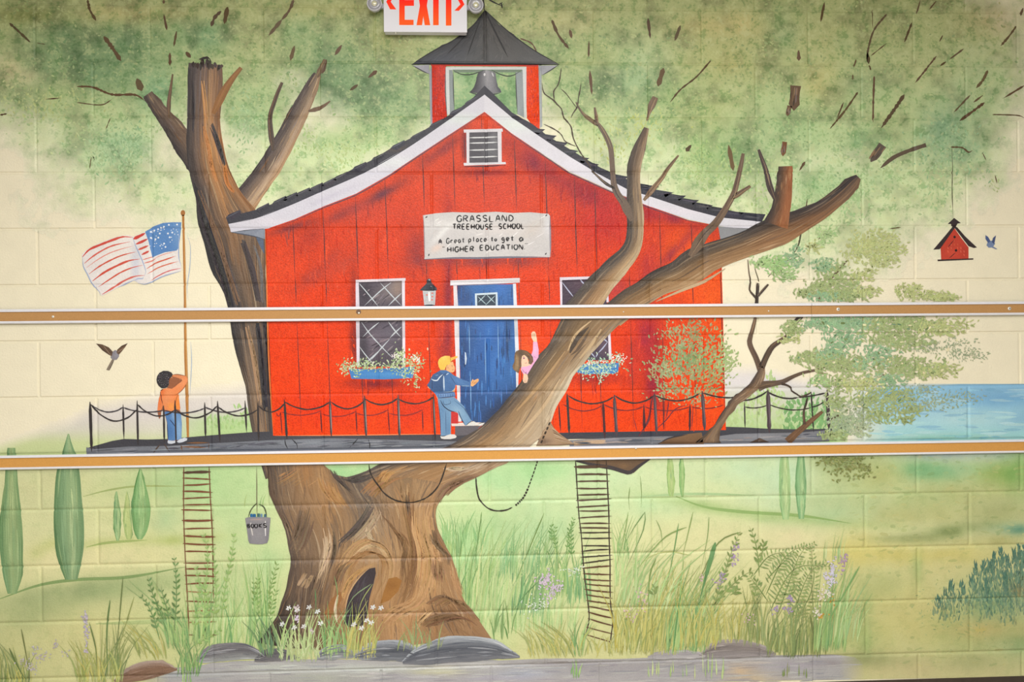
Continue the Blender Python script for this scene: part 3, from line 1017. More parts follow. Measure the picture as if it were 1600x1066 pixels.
# ---- the big tree: foliage first
tree = thing('oak_tree', 'huge spreading brown tree holding up the red schoolhouse', 'tree', (590, 1000))
CROWN = [  # x, y, rx, ry, density
    (60, 40, 150, 80, 1.0), (200, 60, 150, 90, 1.1), (150, 160, 130, 55, .95), (30, 130, 70, 55, .85), (190, 225, 70, 45, .75), (150, 210, 60, 40, .5), (240, 140, 70, 60, .8), (330, 50, 130, 60, 1.0), (390, 140, 50, 60, .8), (180, 262, 30, 22, .45),
    (470, 60, 130, 70, 1.1), (560, 130, 90, 60, 1.05), (620, 170, 60, 50, 1.0), (540, 220, 70, 36, .7), (600, 210, 50, 30, .6), (530, 250, 26, 18, .45), (640, 100, 60, 60, 1.0), (430, 165, 30, 30, .7), (400, 180, 30, 30, .6), (650, 40, 150, 60, 1.0), (362, 190, 22, 50, .6),
    (760, 150, 70, 60, .9), (900, 70, 120, 60, 1.1), (1000, 120, 120, 70, 1.15), (1100, 60, 150, 80, 1.1), (1220, 80, 140, 90, 1.1), (1100, 180, 120, 70, 1.1), (940, 180, 60, 40, .8), (880, 140, 40, 40, .7), (1010, 235, 40, 30, .6),
    (1160, 260, 70, 60, 1.0), (1260, 200, 120, 70, 1.1), (1320, 290, 80, 40, .8), (1090, 270, 40, 40, .7), (1380, 140, 120, 100, 1.0), (1460, 220, 70, 60, .95), (1500, 150, 90, 70, .8), (1500, 240, 50, 40, .75), (1560, 280, 24, 30, .4), (1420, 290, 60, 36, .6), (1460, 310, 22, 22, .4), (1380, 340, 40, 30, .3), (1285, 320, 26, 36, .6), (1250, 345, 30, 30, .5), (200, 285, 120, 60, .34), (60, 215, 60, 40, .3), (430, 275, 70, 80, .42), (520, 275, 80, 50, .36), (930, 245, 70, 50, .4), (1050, 280, 60, 40, .5), (1190, 350, 130, 50, .42), (1350, 365, 120, 60, .34), (1560, 190, 60, 110, .3), (1460, 330, 60, 40, .3), (330, 300, 60, 40, .25), (1560, 60, 70, 60, .55), (1420, 60, 120, 60, .7), (1320, 320, 26, 26, .45)]
def crown_d(x, y):
    d = np.zeros(len(x))
    d = d + .8 * np.clip((70 - y) / 50, 0, 1) * np.clip((1640 - x) / 160, .25, 1)
    for cx, cy, rx, ry, w in CROWN:
        d = d + w * np.exp(-(((x - cx) / rx) ** 2 + ((y - cy) / ry) ** 2) * 1.25)
    return d
WASHC = field(vgrad([(0, (166, 176, 114)), (60, (170, 182, 120)), (150, (178, 200, 138)), (250, (202, 222, 164)), (360, (208, 224, 168))]), [
    (110, 60, 60, 34, (106, 144, 96), .75), (60, 90, 60, 40, (140, 172, 116), .6), (150, 110, 90, 44, (98, 140, 94), .8), (200, 70, 50, 34, (98, 138, 94), .75), (270, 60, 60, 40, (130, 166, 108), .6), (30, 25, 80, 14, (128, 136, 66), .6), (180, 20, 60, 14, (196, 186, 120), .7), (260, 22, 90, 14, (192, 186, 118), .6),
    (180, 235, 60, 34, (150, 196, 148), .8), (245, 150, 30, 40, (120, 172, 124), .8), (100, 150, 60, 26, (170, 190, 124), .6), (10, 110, 26, 26, (214, 202, 150), .8), (40, 120, 26, 14, (206, 200, 150), .7),
    (320, 60, 50, 30, (122, 164, 112), .7), (395, 160, 40, 40, (150, 182, 120), .7), (390, 200, 30, 30, (156, 196, 140), .6), (430, 60, 60, 30, (186, 190, 126), .6), (480, 60, 60, 40, (140, 176, 116), .7), (520, 110, 70, 50, (112, 148, 98), .75), (560, 150, 70, 40, (114, 152, 100), .8), (620, 160, 50, 40, (112, 148, 96), .75), (550, 215, 60, 30, (158, 192, 120), .6), (640, 70, 60, 30, (178, 186, 116), .6), (520, 15, 90, 14, (186, 184, 112), .6), (610, 60, 40, 20, (140, 140, 70), .4),
    (760, 150, 70, 50, (132, 174, 116), .9), (880, 40, 90, 26, (192, 184, 124), .7), (870, 75, 60, 26, (146, 176, 112), .7), (960, 55, 40, 30, (150, 176, 114), .7), (960, 95, 90, 20, (168, 182, 112), .6), (950, 130, 60, 30, (118, 150, 94), .75), (1010, 90, 40, 34, (176, 200, 146), .7), (1000, 130, 60, 34, (160, 192, 146), .6), (1030, 150, 50, 40, (140, 176, 108), .6), (1100, 40, 60, 20, (190, 180, 112), .6), (1130, 100, 70, 40, (182, 180, 108), .7), (1160, 40, 60, 26, (196, 184, 116), .7), (1080, 170, 60, 40, (146, 176, 106), .6), (1120, 180, 60, 40, (172, 180, 108), .6), (1150, 240, 50, 40, (124, 162, 102), .75), (1100, 240, 40, 40, (152, 190, 112), .6), (920, 200, 50, 40, (176, 196, 126), .5),
    (1220, 30, 26, 26, (138, 170, 108), .7), (1226, 60, 24, 20, (136, 172, 116), .7), (1280, 130, 40, 40, (198, 192, 120), .7), (1300, 60, 90, 40, (184, 184, 118), .5), (1240, 200, 60, 40, (146, 188, 122), .7), (1350, 130, 50, 30, (160, 190, 132), .5), (1400, 200, 60, 40, (176, 188, 120), .5), (1480, 200, 60, 40, (124, 164, 122), .8), (1520, 130, 60, 50, (168, 192, 142), .7), (1440, 110, 60, 30, (188, 192, 132), .5), (1490, 235, 50, 24, (146, 184, 140), .7), (1360, 220, 40, 24, (134, 182, 122), .6), (1270, 290, 60, 30, (146, 192, 128), .7), (1340, 280, 60, 20, (166, 202, 142), .6), (1320, 70, 20, 18, (150, 178, 120), .4), (1550, 30, 60, 30, (184, 170, 120), .7)], 11)
P = Paint(4, 1, 'foliage')
P.cull = .07
PALE = [(200, 285, 130, 70, .4), (100, 300, 60, 50, .2), (430, 280, 90, 80, .6), (530, 270, 90, 50, .45), (330, 300, 60, 60, .4), (930, 250, 60, 50, .4), (1070, 300, 70, 40, .4), (1180, 360, 110, 60, .45), (1330, 370, 130, 70, .4), (1480, 300, 90, 50, .25)]
def soft(x, y):
    pl_ = sum(w * np.exp(-(((x - cx) / rx) ** 2 + ((y - cy) / ry) ** 2) * 1.2) for cx, cy, rx, ry, w in PALE)
    a = pl_ + crown_d(x, y) * 1.15 + (fbm(x, y, 60, 4) - .5) * .7 + (fbm(x, y, 16, 8) - .5) * .5 - .1
    k = np.clip((fbm(x, y, 30, 31) - .42) * 3, 0, 1)[:, None]
    return fade(WASHC(x, y) * (1 - .15 * k) + .02 * 255 * (1 - k), np.clip(a, 0, 1))
P.poly([(-140, -60), (800, -60), (1760, -60), (1760, 400), (1560, 430), (1400, 470), (1130, 470), (1130, 380), (1040, 320), (880, 270), (760, 210), (640, 230), (560, 330), (360, 420), (200, 420), (0, 340), (-140, 300)], soft, grid=34)
P.done('foliage', tree, 'soft green sponged foliage', kind='stuff')
DARK = [(100, 55), (50, 82), (140, 95), (180, 75), (155, 120), (60, 110), (290, 50), (320, 30), (560, 100), (545, 140), (580, 170), (625, 155), (640, 180), (530, 85), (950, 110), (980, 165), (1030, 170), (1090, 160), (1150, 110), (1130, 150), (1010, 190), (1090, 250), (1140, 255), (1110, 210), (1480, 220), (1440, 195), (1350, 225), (1290, 260), (1240, 220), (1170, 230), (1500, 240), (240, 140), (200, 215), (170, 230), (390, 150), (400, 190), (20, 150), (110, 145)]
P = Paint(5, 2.2)
cx_ = RNG.uniform(-30, 1630, 90000); cy2_ = RNG.uniform(-20, 345, 90000)
d_ = crown_d(cx_, cy2_); nz_ = fbm(cx_, cy2_, 34, 21)
ok_ = RNG.random(90000) < np.clip((d_ - .25) * 1.3, 0, 1) * np.clip((nz_ - .36) * 4, 0, 1) * np.where(cy2_ < 55, .35, 1)
cx_, cy2_ = cx_[ok_][:5600], cy2_[ok_][:5600]
dk_ = np.max([np.exp(-((cx_ - a) / 34) ** 2 - ((cy2_ - b) / 24) ** 2) for a, b in DARK], axis=0)
bl_ = WASHC(cx_, cy2_)
for x, y, dk, bl in zip(cx_, cy2_, dk_, bl_):
    r = random.random()
    if r < .25 + .5 * dk: c = mix((88, 132, 84), bl, .45 + .35 * random.random())
    elif r < .78: c = mix((140, 172, 106), bl, .6)
    else: c = mix((206, 208, 146), bl, .55)
    s_ = random.uniform(.5, 1.25)
    P.dab(x, y, 5.5 * s_, 3.0 * s_, random.uniform(-1, 1) + 1.2 * random.choice([0, 1]), jitter(mix(c, tuple(bl), .25), 5), blunt=random.random() < .6)
P.done('leaf_dab', tree, kind='stuff')
P = Paint(5.5, 2)
# hanging wisps
for (cx, cy, w, h, nn, c) in [(185, 240, 45, 38, 150, (142, 190, 138)), (150, 250, 20, 20, 30, (160, 196, 140)), (210, 215, 20, 20, 50, (120, 172, 122)), (530, 240, 60, 30, 120, (164, 194, 116)), (470, 210, 40, 24, 60, (150, 186, 110)), (60, 165, 70, 26, 120, (176, 190, 118)), (1130, 270, 45, 40, 150, (140, 180, 100)), (1090, 255, 30, 36, 90, (150, 188, 108)), (1300, 300, 70, 36, 150, (140, 188, 124)), (1460, 290, 24, 40, 60, (150, 196, 134)), (1480, 235, 60, 40, 170, (130, 180, 132)), (1270, 340, 40, 30, 60, (160, 200, 140)), (1325, 320, 22, 26, 40, (140, 188, 124)), (1200, 300, 30, 40, 60, (150, 190, 112)), (960, 220, 40, 30, 70, (176, 190, 100)), (1010, 195, 40, 24, 60, (180, 196, 100)), (385, 190, 26, 50, 90, (140, 184, 130)), (1550, 290, 12, 14, 12, (176, 190, 130))]:
    for k in range(nn):
        x = random.gauss(cx, w * .5); y = random.gauss(cy, h * .5)
        P.dab(x, y, random.uniform(3.5, 9), random.uniform(1.6, 3.4), 1.57 + random.uniform(-.9, .9), jitter(mix(c, (204, 216, 160), random.uniform(.15, .5)), 9))
P.done('hanging_leaf', tree, kind='stuff')

# ---- bare twig marks high in the crown
TWC = (96, 76, 52)
def twig(pts, w, c=TWC, layer=8, taper=(.04, .12), step=3):
    P = Paint(layer, 1); P.stroke(pts, w, c, taper=taper, step=step, wob=.7); P.done('twig', tree)
TW = [(T0_((60, 145), (110, 190), (190, 265)), 3.6), (T0_((230, 268), (285, 278)), 1.2), (T0_((547, 0), (560, 60), (600, 130)), 4), (T0_((648, 228), (695, 290), (755, 380)), 6.2), (T0_((1022, 0), (1022, 24)), 3), (T0_((1022, 90), (1042, 190)), 3), (T0_((1102, 195), (1085, 290)), 4), (T0_((1060, 330), (1060, 410)), 5), (T0_((1420, 42), (1400, 150)), 7), (T0_((1380, 70), (1340, 110), (1318, 165)), 5), (T0_((1160, 325), (1190, 360)), 6),
      (T0_((480, 540), (580, 545), (700, 590), (840, 592), (905, 630)), 3.4), (T0_((285, 620), (380, 612)), 2), (T0_((480, 640), (630, 655), (700, 620)), 1.6), (T0_((0, 718), (45, 710)), 2.4), (T0_((690, 735), (660, 810)), 1.4), (T0_((570, 980), (560, 1055)), 1.6),
      (T0_((855, 490), (885, 568)), 9), (T1_((235, 0), (205, 70), (160, 125)), 4), (T1_((160, 125), (80, 222)), 6), (T1_((240, 288), (215, 378)), 5), (T1_((535, 282), (492, 345)), 5.5), (T1_((755, 442), (700, 485)), 6), (T1_((635, 530), (585, 565)), 5), (T1_((440, 372), (415, 460)), 5),
      (T2_((50, 240), (120, 270), (155, 325)), 2), (T2_((248, 125), (290, 220), (355, 305)), 4.2), (T2_((360, 185), (372, 240)), 4), (T2_((480, 255), (478, 360)), 2.6), (T2_((485, 440), (498, 590)), 4), (T2_((848, 115), (862, 240)), 3.8), (T2_((1050, 160), (1015, 255)), 5.5), (T2_((945, 425), (910, 540)), 6.5), (T2_((1240, 378), (1150, 480), (1050, 560), (985, 640)), 2.6),
      (T2_((1350, 905), (1380, 1065)), 5.5), (T2_((1118, 905), (1085, 945)), 6),
      (T3_((352, 15), (328, 138)), 4), (T3_((190, 315), (192, 380)), 6), (T3_((740, 88), (660, 190), (622, 320), (620, 390)), 2.8), (T3_((620, 330), (628, 400)), 5), (T3_((740, 270), (640, 350)), 1.8), (T3_((650, 60), (652, 180)), 1.2), (T3_((632, 405), (640, 440)), 2.4), (T3_((662, 475), (656, 640), (655, 765)), 3), (T3_((950, 0), (925, 90)), 2.8), (T3_((898, 140), (850, 265)), 3.2), (T3_((1050, 5), (1005, 60)), 2), (T3_((1090, 220), (1068, 262)), 2.2), (T3_((1050, 350), (980, 440), (915, 520)), 2.6), (T3_((1220, 305), (1130, 372)), 2.6), (T3_((1110, 385), (1075, 410)), 2.4), (T3_((1590, 50), (1575, 100)), 3.4), (T3_((1550, 162), (1500, 230), (1450, 288)), 3.4), (T3_((550, 370), (535, 420)), 2), (T3_((528, 465), (528, 500)), 2), (T3_((560, 575), (480, 690), (385, 805)), 3), (T3_((470, 640), (430, 740)), 2.4), (T3_((850, 590), (790, 680), (705, 800)), 5), (T3_((1370, 440), (1340, 500), (1298, 550)), 4), (T3_((1260, 595), (1160, 700)), 2.8), (T3_((1340, 595), (1280, 640)), 2.6), (T3_((1350, 640), (1270, 700), (1195, 755)), 4), (T3_((1597, 535), (1470, 612)), 2.6), (T3_((1400, 715), (1550, 720), (1597, 735)), 1.8), (T3_((1140, 918), (1210, 922), (1250, 950), (1275, 938)), 2.4), (T3_((1335, 950), (1360, 1000)), 1.6), (A3_((245, 175), (235, 240)), 1.8), (A3_((205, 395), (185, 470), (160, 515)), 2), (A3_((340, 400), (312, 430)), 1.6), (A3_((760, 362), (830, 352)), 1.6), (A3_((1415, 25), (1428, 80)), 1.6), (T3_((230, 1010), (195, 1065)), 4)]
for pts, w in TW: twig(pts, w, jitter(TWC, 12))
for pts, w, c in [(T3_((172, 535), (160, 690)), 16, (104, 82, 64)), (T3_((135, 660), (120, 725)), 7, (110, 86, 66)), (T3_((104, 885), (92, 975)), 8.5, (118, 78, 50)), (T3_((715, 905), (640, 1010)), 13, (92, 82, 74)), (T3_((985, 905), (880, 940), (780, 985), (700, 1050)), 6, (96, 82, 68))]:
    P = Paint(8, 1); P.stroke(pts, w, c, taper=(0, .15), wob=.25)
    a, b = np.array(pts[0]), np.array(pts[-1]); d = b - a; nn = np.array([-d[1], d[0]]) / np.hypot(*d)
    for k in range(10):
        of = nn * random.uniform(-.45, .45) * w; t = random.uniform(0, .6)
        P.stroke([a + d * t + of, a + d * (t + .35) + of], random.uniform(1, 2.4), jitter(random.choice([(70, 56, 50), (140, 112, 88), (120, 104, 96)]), 12)) if len(pts) == 2 else None
    P.done('broken_branch', tree)

# ---- left limbs (behind the schoolhouse)
BK_D, BK_M, BK_L, BK_O, BK_P = (66, 58, 56), (116, 92, 74), (160, 128, 96), (176, 122, 72), (196, 174, 146)
EXTRA = [(60, 54, 60), (196, 160, 112), (190, 128, 66), (206, 190, 160), (96, 92, 104), (130, 96, 64)]
P = Paint(11.4, 2.5)
P.flow(limb_curves([(430, 745, 15), (416, 690, 15), (409, 640, 19), (404, 600, 20), (398, 560, 26), (394, 520, 30), (388, 480, 31), (382, 447, 34), (374, 417, 42), (366, 367, 50), (350, 335, 44), (338, 300, 33), (326, 267, 30), (319, 225, 28), (318, 190, 25), (319, 150, 25.5), (320, 118, 27), (321, 100, 26)]),
       [[(84, 70, 60), (66, 58, 54), (44, 42, 46), (48, 46, 50), (56, 52, 54), (62, 58, 62)], [(158, 130, 100), (142, 116, 92), (66, 60, 58), (72, 64, 62), (104, 86, 76), (92, 84, 86)], [(140, 112, 88), (104, 88, 76), (92, 78, 68), (146, 110, 78), (176, 128, 84), (120, 104, 98)], [(64, 58, 58), (60, 56, 60), (110, 90, 74), (96, 80, 68), (190, 140, 92), (140, 114, 96)], [(60, 54, 54), (66, 58, 58), (80, 70, 66), (130, 92, 60), (176, 118, 68), (92, 80, 80)]],
       streaks=620, sw=(1, 3.2), jit=22, extra=EXTRA)
for q, w, c in [([(306, 290), (322, 350), (345, 420), (362, 478)], [3, 12, 14, 8], (48, 46, 52)), ([(312, 300), (330, 345), (352, 410), (372, 474)], [2, 6, 7, 4], (118, 94, 74)), ([(404, 508), (410, 560), (416, 640)], [10, 14, 8], (48, 46, 50)), ([(386, 512), (396, 560), (406, 630)], [4, 9, 4], (164, 134, 104)), ([(414, 500), (420, 560), (424, 640)], [10, 12, 8], (56, 52, 54)),
                ([(318, 200), (326, 235), (330, 262), (338, 285)], [2, 7, 6, 2], (192, 130, 76)), ([(316, 130), (320, 170), (322, 205)], [2, 4, 2], (200, 150, 98)), ([(330, 196), (342, 226), (350, 258)], [2, 9, 3], (76, 68, 70)), ([(352, 262), (356, 284), (366, 300)], [3, 4, 2], (190, 122, 66)), ([(380, 376), (392, 420), (404, 470)], [6, 14, 8], (70, 64, 64)), ([(300, 130), (301, 170), (300, 205)], [3, 6, 3], (70, 64, 66)), ([(398, 386), (408, 420), (410, 470)], [2, 4, 2], (112, 108, 112))]:
    for k in range(5):
        of = random.uniform(-3, 3); P.stroke([(x + of, y + random.uniform(-4, 4)) for x, y in q], [v * random.uniform(.25, .6) for v in w], jitter(c, 10), step=9)
for k in range(16):    # ragged dry ends at the top
    x = 296 + k * 3.4 + random.uniform(-1, 1)
    P.stroke([(x, 108 + random.uniform(-3, 6)), (x + random.uniform(-3, 3), 100 - 9 * math.exp(-((x - 320) / 12) ** 2) + random.uniform(-4, 3))], random.uniform(3, 6), jitter((74, 64, 62), 12))
P.stroke([(311, 93), (324, 90), (328, 93)], 4, (50, 44, 42))
P.done('limb', tree)
P = Paint(9.2, 2)
P.flow(limb_curves([(318, 262, 22), (300, 238, 20), (284, 218, 17), (268, 196, 14), (252, 176, 11.5), (240, 160, 9.5), (231, 147, 8)]),
       [[(56, 50, 52), (66, 58, 58)], [(84, 72, 66), (84, 74, 70)], [(112, 90, 74), (104, 90, 82)], [(124, 98, 78), (112, 96, 84)], [(104, 84, 72), (100, 84, 74)]], streaks=150, sw=(1, 3), jit=22, extra=EXTRA)
P.done('limb', tree)
P = Paint(9.2, 2)
P.flow(limb_curves([(356, 350, 20), (372, 326, 20), (390, 304, 19), (408, 280, 18), (424, 256, 17), (438, 232, 16.5), (453, 205, 15.5), (468, 175, 14.5), (480, 150, 12), (490, 128, 9), (496, 116, 6)]),
       [[(64, 56, 58), (62, 54, 58), (72, 62, 62)], [(92, 78, 72), (84, 74, 72), (92, 80, 74)], [(130, 106, 88), (126, 108, 94), (116, 100, 86)], [(190, 162, 132), (178, 154, 132), (150, 130, 108)], [(172, 134, 98), (176, 140, 104), (140, 116, 92)]], streaks=240, sw=(1, 3), jit=22, extra=EXTRA)
P.done('limb', tree)
for pts, w, c in [([(426, 228), (423, 205), (422, 182), (427, 165), (434, 145), (441, 129)], [9, 8, 7, 6.5, 6, 4.5], (84, 72, 66)), ([(264, 178), (264, 160), (267, 138), (270, 116)], [7, 5.5, 4, 2.5], (96, 80, 68)),
                  ([(338, 168), (352, 140), (364, 122), (377, 106)], [13, 12, 9, 6], (150, 104, 62)), ([(486, 173), (497, 170), (507, 165), (516, 158)], [7, 6, 4.5, 2], (110, 90, 74)), ([(497, 117), (502, 106), (508, 93)], [9, 7, 5], (110, 92, 74))]:
    pts, w = rooted(pts, w)
    P = Paint(14, 1.2); P.stroke(pts, w, c, col2=mix(c, (120, 100, 80), .4))
    for k in range(10):
        of = random.uniform(-.3, .3) * w[0]; P.stroke([(x + of, y + of * .3) for x, y in pts[random.randint(0, 1):]], 1.4, jitter(mix(c, (160, 126, 90), random.random() * .5), 16))
    P.done('branch', tree)

# ================================================================== flagpole and flag
t = thing('flagpole', 'tall thin brown flagpole standing on the deck behind the saluting boy', 'flagpole', (294, 692))
P = Paint(16, 1); P.stroke([(286.3, 336), (288, 400), (289.3, 470), (290, 540), (292, 610), (294, 690)], [3.4, 3.6, 3.8, 4.4, 4.6, 3.4], (178, 120, 58), step=12, wob=.2)
P.stroke([(287.5, 345), (290, 450), (291.5, 560), (294, 660)], 1, (214, 164, 98), step=14); P.done('pole', t)
P = Paint(16, 1); P.disc(286, 333, 3.6, 4.6, (168, 112, 58)); P.done('finial', t)
P = Paint(15, 1); P.stroke(A0_((1168, 400), (1188, 470), (1185, 600), (1168, 720), (1172, 800)), 1.1, (170, 186, 206)); P.stroke(B0_((1190, 0), (1196, 120), (1186, 330)), 1.3, (176, 192, 212)); P.done('halyard', t)

zf = Z(120, 320, 6.663)
t = thing('flag', 'painted red, white and blue striped flag with stars, waving left of its pole', 'flag', (285, 420))
outl = zf((55, 540), (60, 510), (130, 450), (230, 405), (350, 355), (450, 325), (530, 318), (590, 335), (660, 305), (715, 280), (800, 225), (900, 190), (1000, 182), (1090, 182), (1082, 300), (1066, 440), (1066, 560), (1092, 660), (1085, 690), (960, 720), (860, 765), (760, 815), (690, 830), (640, 815), (600, 790), (500, 830), (400, 880), (310, 925), (262, 950), (235, 900), (165, 830), (110, 720), (70, 640))
P = Paint(15, .8); P.poly(outl, field((232, 226, 224), [(180, 400, 30, 40, (240, 234, 226), .6), (212, 415, 8, 34, (206, 208, 222), .8), (150, 420, 20, 40, (226, 220, 222), .6)], 2), grid=24); P.done('cloth', t, 'pale cloth ground')
P = Paint(15.9, .8)
for pts, w, c in [((60, 545, 130, 470, 240, 420, 370, 370, 480, 335, 580, 340), 22, (206, 70, 58)), ((80, 612, 160, 545, 260, 480, 380, 425, 560, 385), 14, (214, 100, 88)), ((105, 655, 200, 585, 330, 510, 470, 460, 590, 430), 9, (226, 146, 134)), ((128, 722, 240, 640, 370, 570, 480, 525, 620, 490), 14, (206, 86, 66)),
                  ((165, 795, 280, 710, 400, 645, 540, 585, 660, 565), 18, (204, 74, 58)), ((225, 855, 340, 780, 460, 705, 580, 655, 690, 630), 13, (208, 84, 64)), ((265, 935, 370, 870, 480, 800, 600, 748, 710, 735), 17, (210, 100, 92))]:
    P2 = Paint(15.9, .8); P2.stroke(zf(*zip(pts[::2], pts[1::2])), w / 6.663 * 1.15, c, col2=mix(c, (222, 130, 110), .35), taper=(.25, .3), wob=.35, step=5); P2.done('stripe', t)
for pts, w, c in [((590, 358, 660, 325, 715, 295), 32, (204, 66, 58)), ((615, 412, 680, 385, 740, 355), 26, (206, 76, 66)), ((640, 470, 690, 450, 748, 425), 24, (208, 90, 76)), ((675, 522, 720, 500, 755, 482), 22, (206, 80, 70)), ((685, 575, 740, 558, 800, 540), 10, (220, 130, 120)), ((700, 610, 770, 590, 830, 560), 12, (218, 130, 116)), ((725, 670, 820, 610, 930, 570, 1030, 535), 14, (210, 100, 76)), ((740, 720, 840, 660, 950, 620, 1060, 590), 12, (214, 116, 90)), ((770, 790, 860, 735, 960, 690, 1090, 660), 12, (210, 110, 110)), ((800, 565, 900, 520, 1030, 485), 8, (226, 160, 154))]:
    P2 = Paint(15.9, .8); P2.stroke(zf(*zip(pts[::2], pts[1::2])), w / 6.663, c, taper=(.2, .25), wob=.3, step=5); P2.done('stripe', t)
P = Paint(15.9, 1); P.poly(zf((712, 282), (800, 226), (900, 190), (1000, 183), (1090, 183), (1082, 300), (1062, 450), (1040, 478), (920, 495), (830, 530), (785, 552), (770, 480), (748, 380)), field((92, 138, 196), [(262, 388, 16, 14, (80, 126, 188), .6), (278, 365, 8, 24, (130, 164, 206), .6)], 2), grid=20)
for k in range(40): P.stroke(zf((random.uniform(770, 1040), random.uniform(230, 500)), (random.uniform(770, 1040), random.uniform(230, 500)))[:1] * 1 + [(random.uniform(235, 278), random.uniform(355, 398))], 1.2, jitter((104, 148, 202), 16), step=30) if False else None
ca = P.done('canton', t, 'blue field of the flag')
P = Paint(17, .5)
for i in range(34):
    x, y = random.uniform(745, 1070), random.uniform(215, 480)
    if y < 560 - .43 * x + 40 or (x < 800 and y > 500): continue
    P.disc(120 + x / 6.663, 320 + y / 6.663, .85, .85, (226, 232, 240), n=5)
for x, y in [(772, 283), (808, 268), (845, 254), (877, 240), (908, 230), (772, 345), (850, 343), (820, 360), (865, 300), (960, 210), (1045, 207), (995, 290), (950, 300), (968, 340), (925, 440), (910, 405)]:
    P.disc(120 + x / 6.663, 320 + y / 6.663, 1.5, 1.5, (236, 240, 246), n=6)
P.done('star', ca, kind='stuff')
P = Paint(17, .6)
for pts in [((582, 335), (610, 420), (650, 510), (690, 600), (720, 700), (700, 740)), ((600, 790), (640, 770), (690, 770), (690, 745)), ((430, 860), (540, 810), (600, 785)), ((640, 815), (700, 828), (780, 805), (900, 745), (1085, 690)), ((60, 540), (70, 640), (110, 720), (165, 830), (235, 905), (245, 950)), ((1066, 300), (1062, 470), (1066, 560), (1090, 640))]:
    P.stroke(zf(*pts), 1.6, (158, 176, 212), step=5)
P.done('fold_line', t, kind='stuff')

# ================================================================== treehouse deck
t = thing('deck', 'dark grey wooden treehouse deck under the schoolhouse and railings', 'deck', (420, 705))
P = Paint(16.5, 1)
P.poly([(137, 700), (158, 694), (176, 689), (194, 686), (230, 687), (262, 686), (310, 682), (358, 678), (400, 675), (440, 674), (700, 672), (900, 672), (1100, 668), (1134, 667), (1165, 668), (1199, 670), (1250, 671), (1300, 670), (1300, 684), (1130, 684), (900, 686), (700, 692), (430, 692), (300, 696), (137, 705)],
       field((64, 64, 72), [(250, 690, 60, 5, (54, 54, 62), .6), (500, 686, 200, 4, (74, 76, 84), .5), (1000, 678, 150, 5, (46, 50, 66), .6), (1220, 673, 70, 5, (78, 80, 84), .5)]), grid=26)
P.done('deck_top', t)
P = Paint(17.5, 1)
P.poly([(135, 699), (148, 702), (200, 698), (260, 697), (330, 693), (420, 688), (520, 685), (640, 688), (720, 690), (800, 694), (800, 702), (400, 712), (135, 716)], field((112, 116, 126), [(180, 708, 40, 4, (142, 146, 154), .6), (480, 692, 60, 5, (136, 142, 152), .7), (600, 696, 60, 5, (90, 94, 104), .6), (330, 700, 40, 5, (94, 98, 110), .6), (400, 704, 60, 4, (96, 102, 116), .6)], 4), grid=26)
P.done('deck_edge', t, 'lighter grey front edge')
P = Paint(17.5, 1)
P.poly([(890, 688), (960, 684), (1040, 682), (1120, 682), (1150, 678), (1250, 676), (1296, 672), (1296, 690), (1100, 700), (890, 702)], field((122, 124, 132), [(985, 689, 24, 2.5, (66, 72, 84), .9), (1200, 682, 60, 4, (142, 144, 152), .6), (930, 690, 40, 4, (146, 140, 140), .5)], 4), grid=26)
P.done('deck_edge', t, 'lighter grey front edge')
P = Paint(18.5, 1)
for k in range(90):
    x = random.uniform(140, 700); y = np.interp(x, [140, 330, 520, 700], [707, 698, 692, 696]) + random.uniform(-3, 6)
    P.stroke([(x, y), (x + random.uniform(12, 36), y - random.uniform(0, 3))], random.uniform(1, 2.4), jitter(random.choice([(96, 100, 112), (140, 144, 152), (76, 78, 88), (118, 122, 132)]), 8))
for k in range(40):
    x = random.uniform(895, 1280); y = np.interp(x, [895, 1100, 1280], [690, 688, 680]) + random.uniform(-3, 4)
    P.stroke([(x, y), (x + random.uniform(12, 30), y - random.uniform(-1, 2))], random.uniform(1, 2.4), jitter(random.choice([(96, 100, 112), (146, 146, 152), (80, 84, 96), (150, 140, 136)]), 8))
P.done('brush_stroke', t, kind='stuff')
for pts, w, c in [(B0_((1000, 640), (955, 695)), 2.4, (78, 62, 54)), (B0_((1025, 635), (1058, 690)), 2, (80, 66, 56)), (B0_((1165, 632), (1305, 630)), 2.4, (120, 84, 56)), (B0_((1130, 655), (1290, 660)), 2.6, (126, 86, 56)), (B0_((1130, 645), (1138, 685)), 2, (110, 78, 54)), (B0_((1305, 632), (1300, 670)), 1.2, (110, 84, 64)),
                  (B1_((180, 610), (185, 640), (200, 670)), 1.6, (44, 44, 50)), (B1_((225, 610), (255, 640), (258, 670)), 1.6, (44, 44, 50)), (B1_((640, 600), (605, 640), (582, 662)), 1.6, (40, 40, 46)), (B1_((700, 610), (710, 640), (708, 668)), 1.6, (40, 40, 46)), (B1_((630, 575), (690, 600)), 1.8, (50, 50, 56))]:
    P = Paint(19, .5); P.stroke(pts, w, c, step=6, wob=.4); P.done('rope_knot', t)
P = Paint(19, .5); P.poly([(896, 690), (945, 687), (948, 693), (897, 697)], (188, 160, 132)); P.done('root_patch', t, 'tan patch on the deck front')

# ================================================================== the schoolhouse
house = thing('schoolhouse', 'bright red painted wooden schoolhouse with white gable trim, standing on the tree deck', 'building', (770, 680))
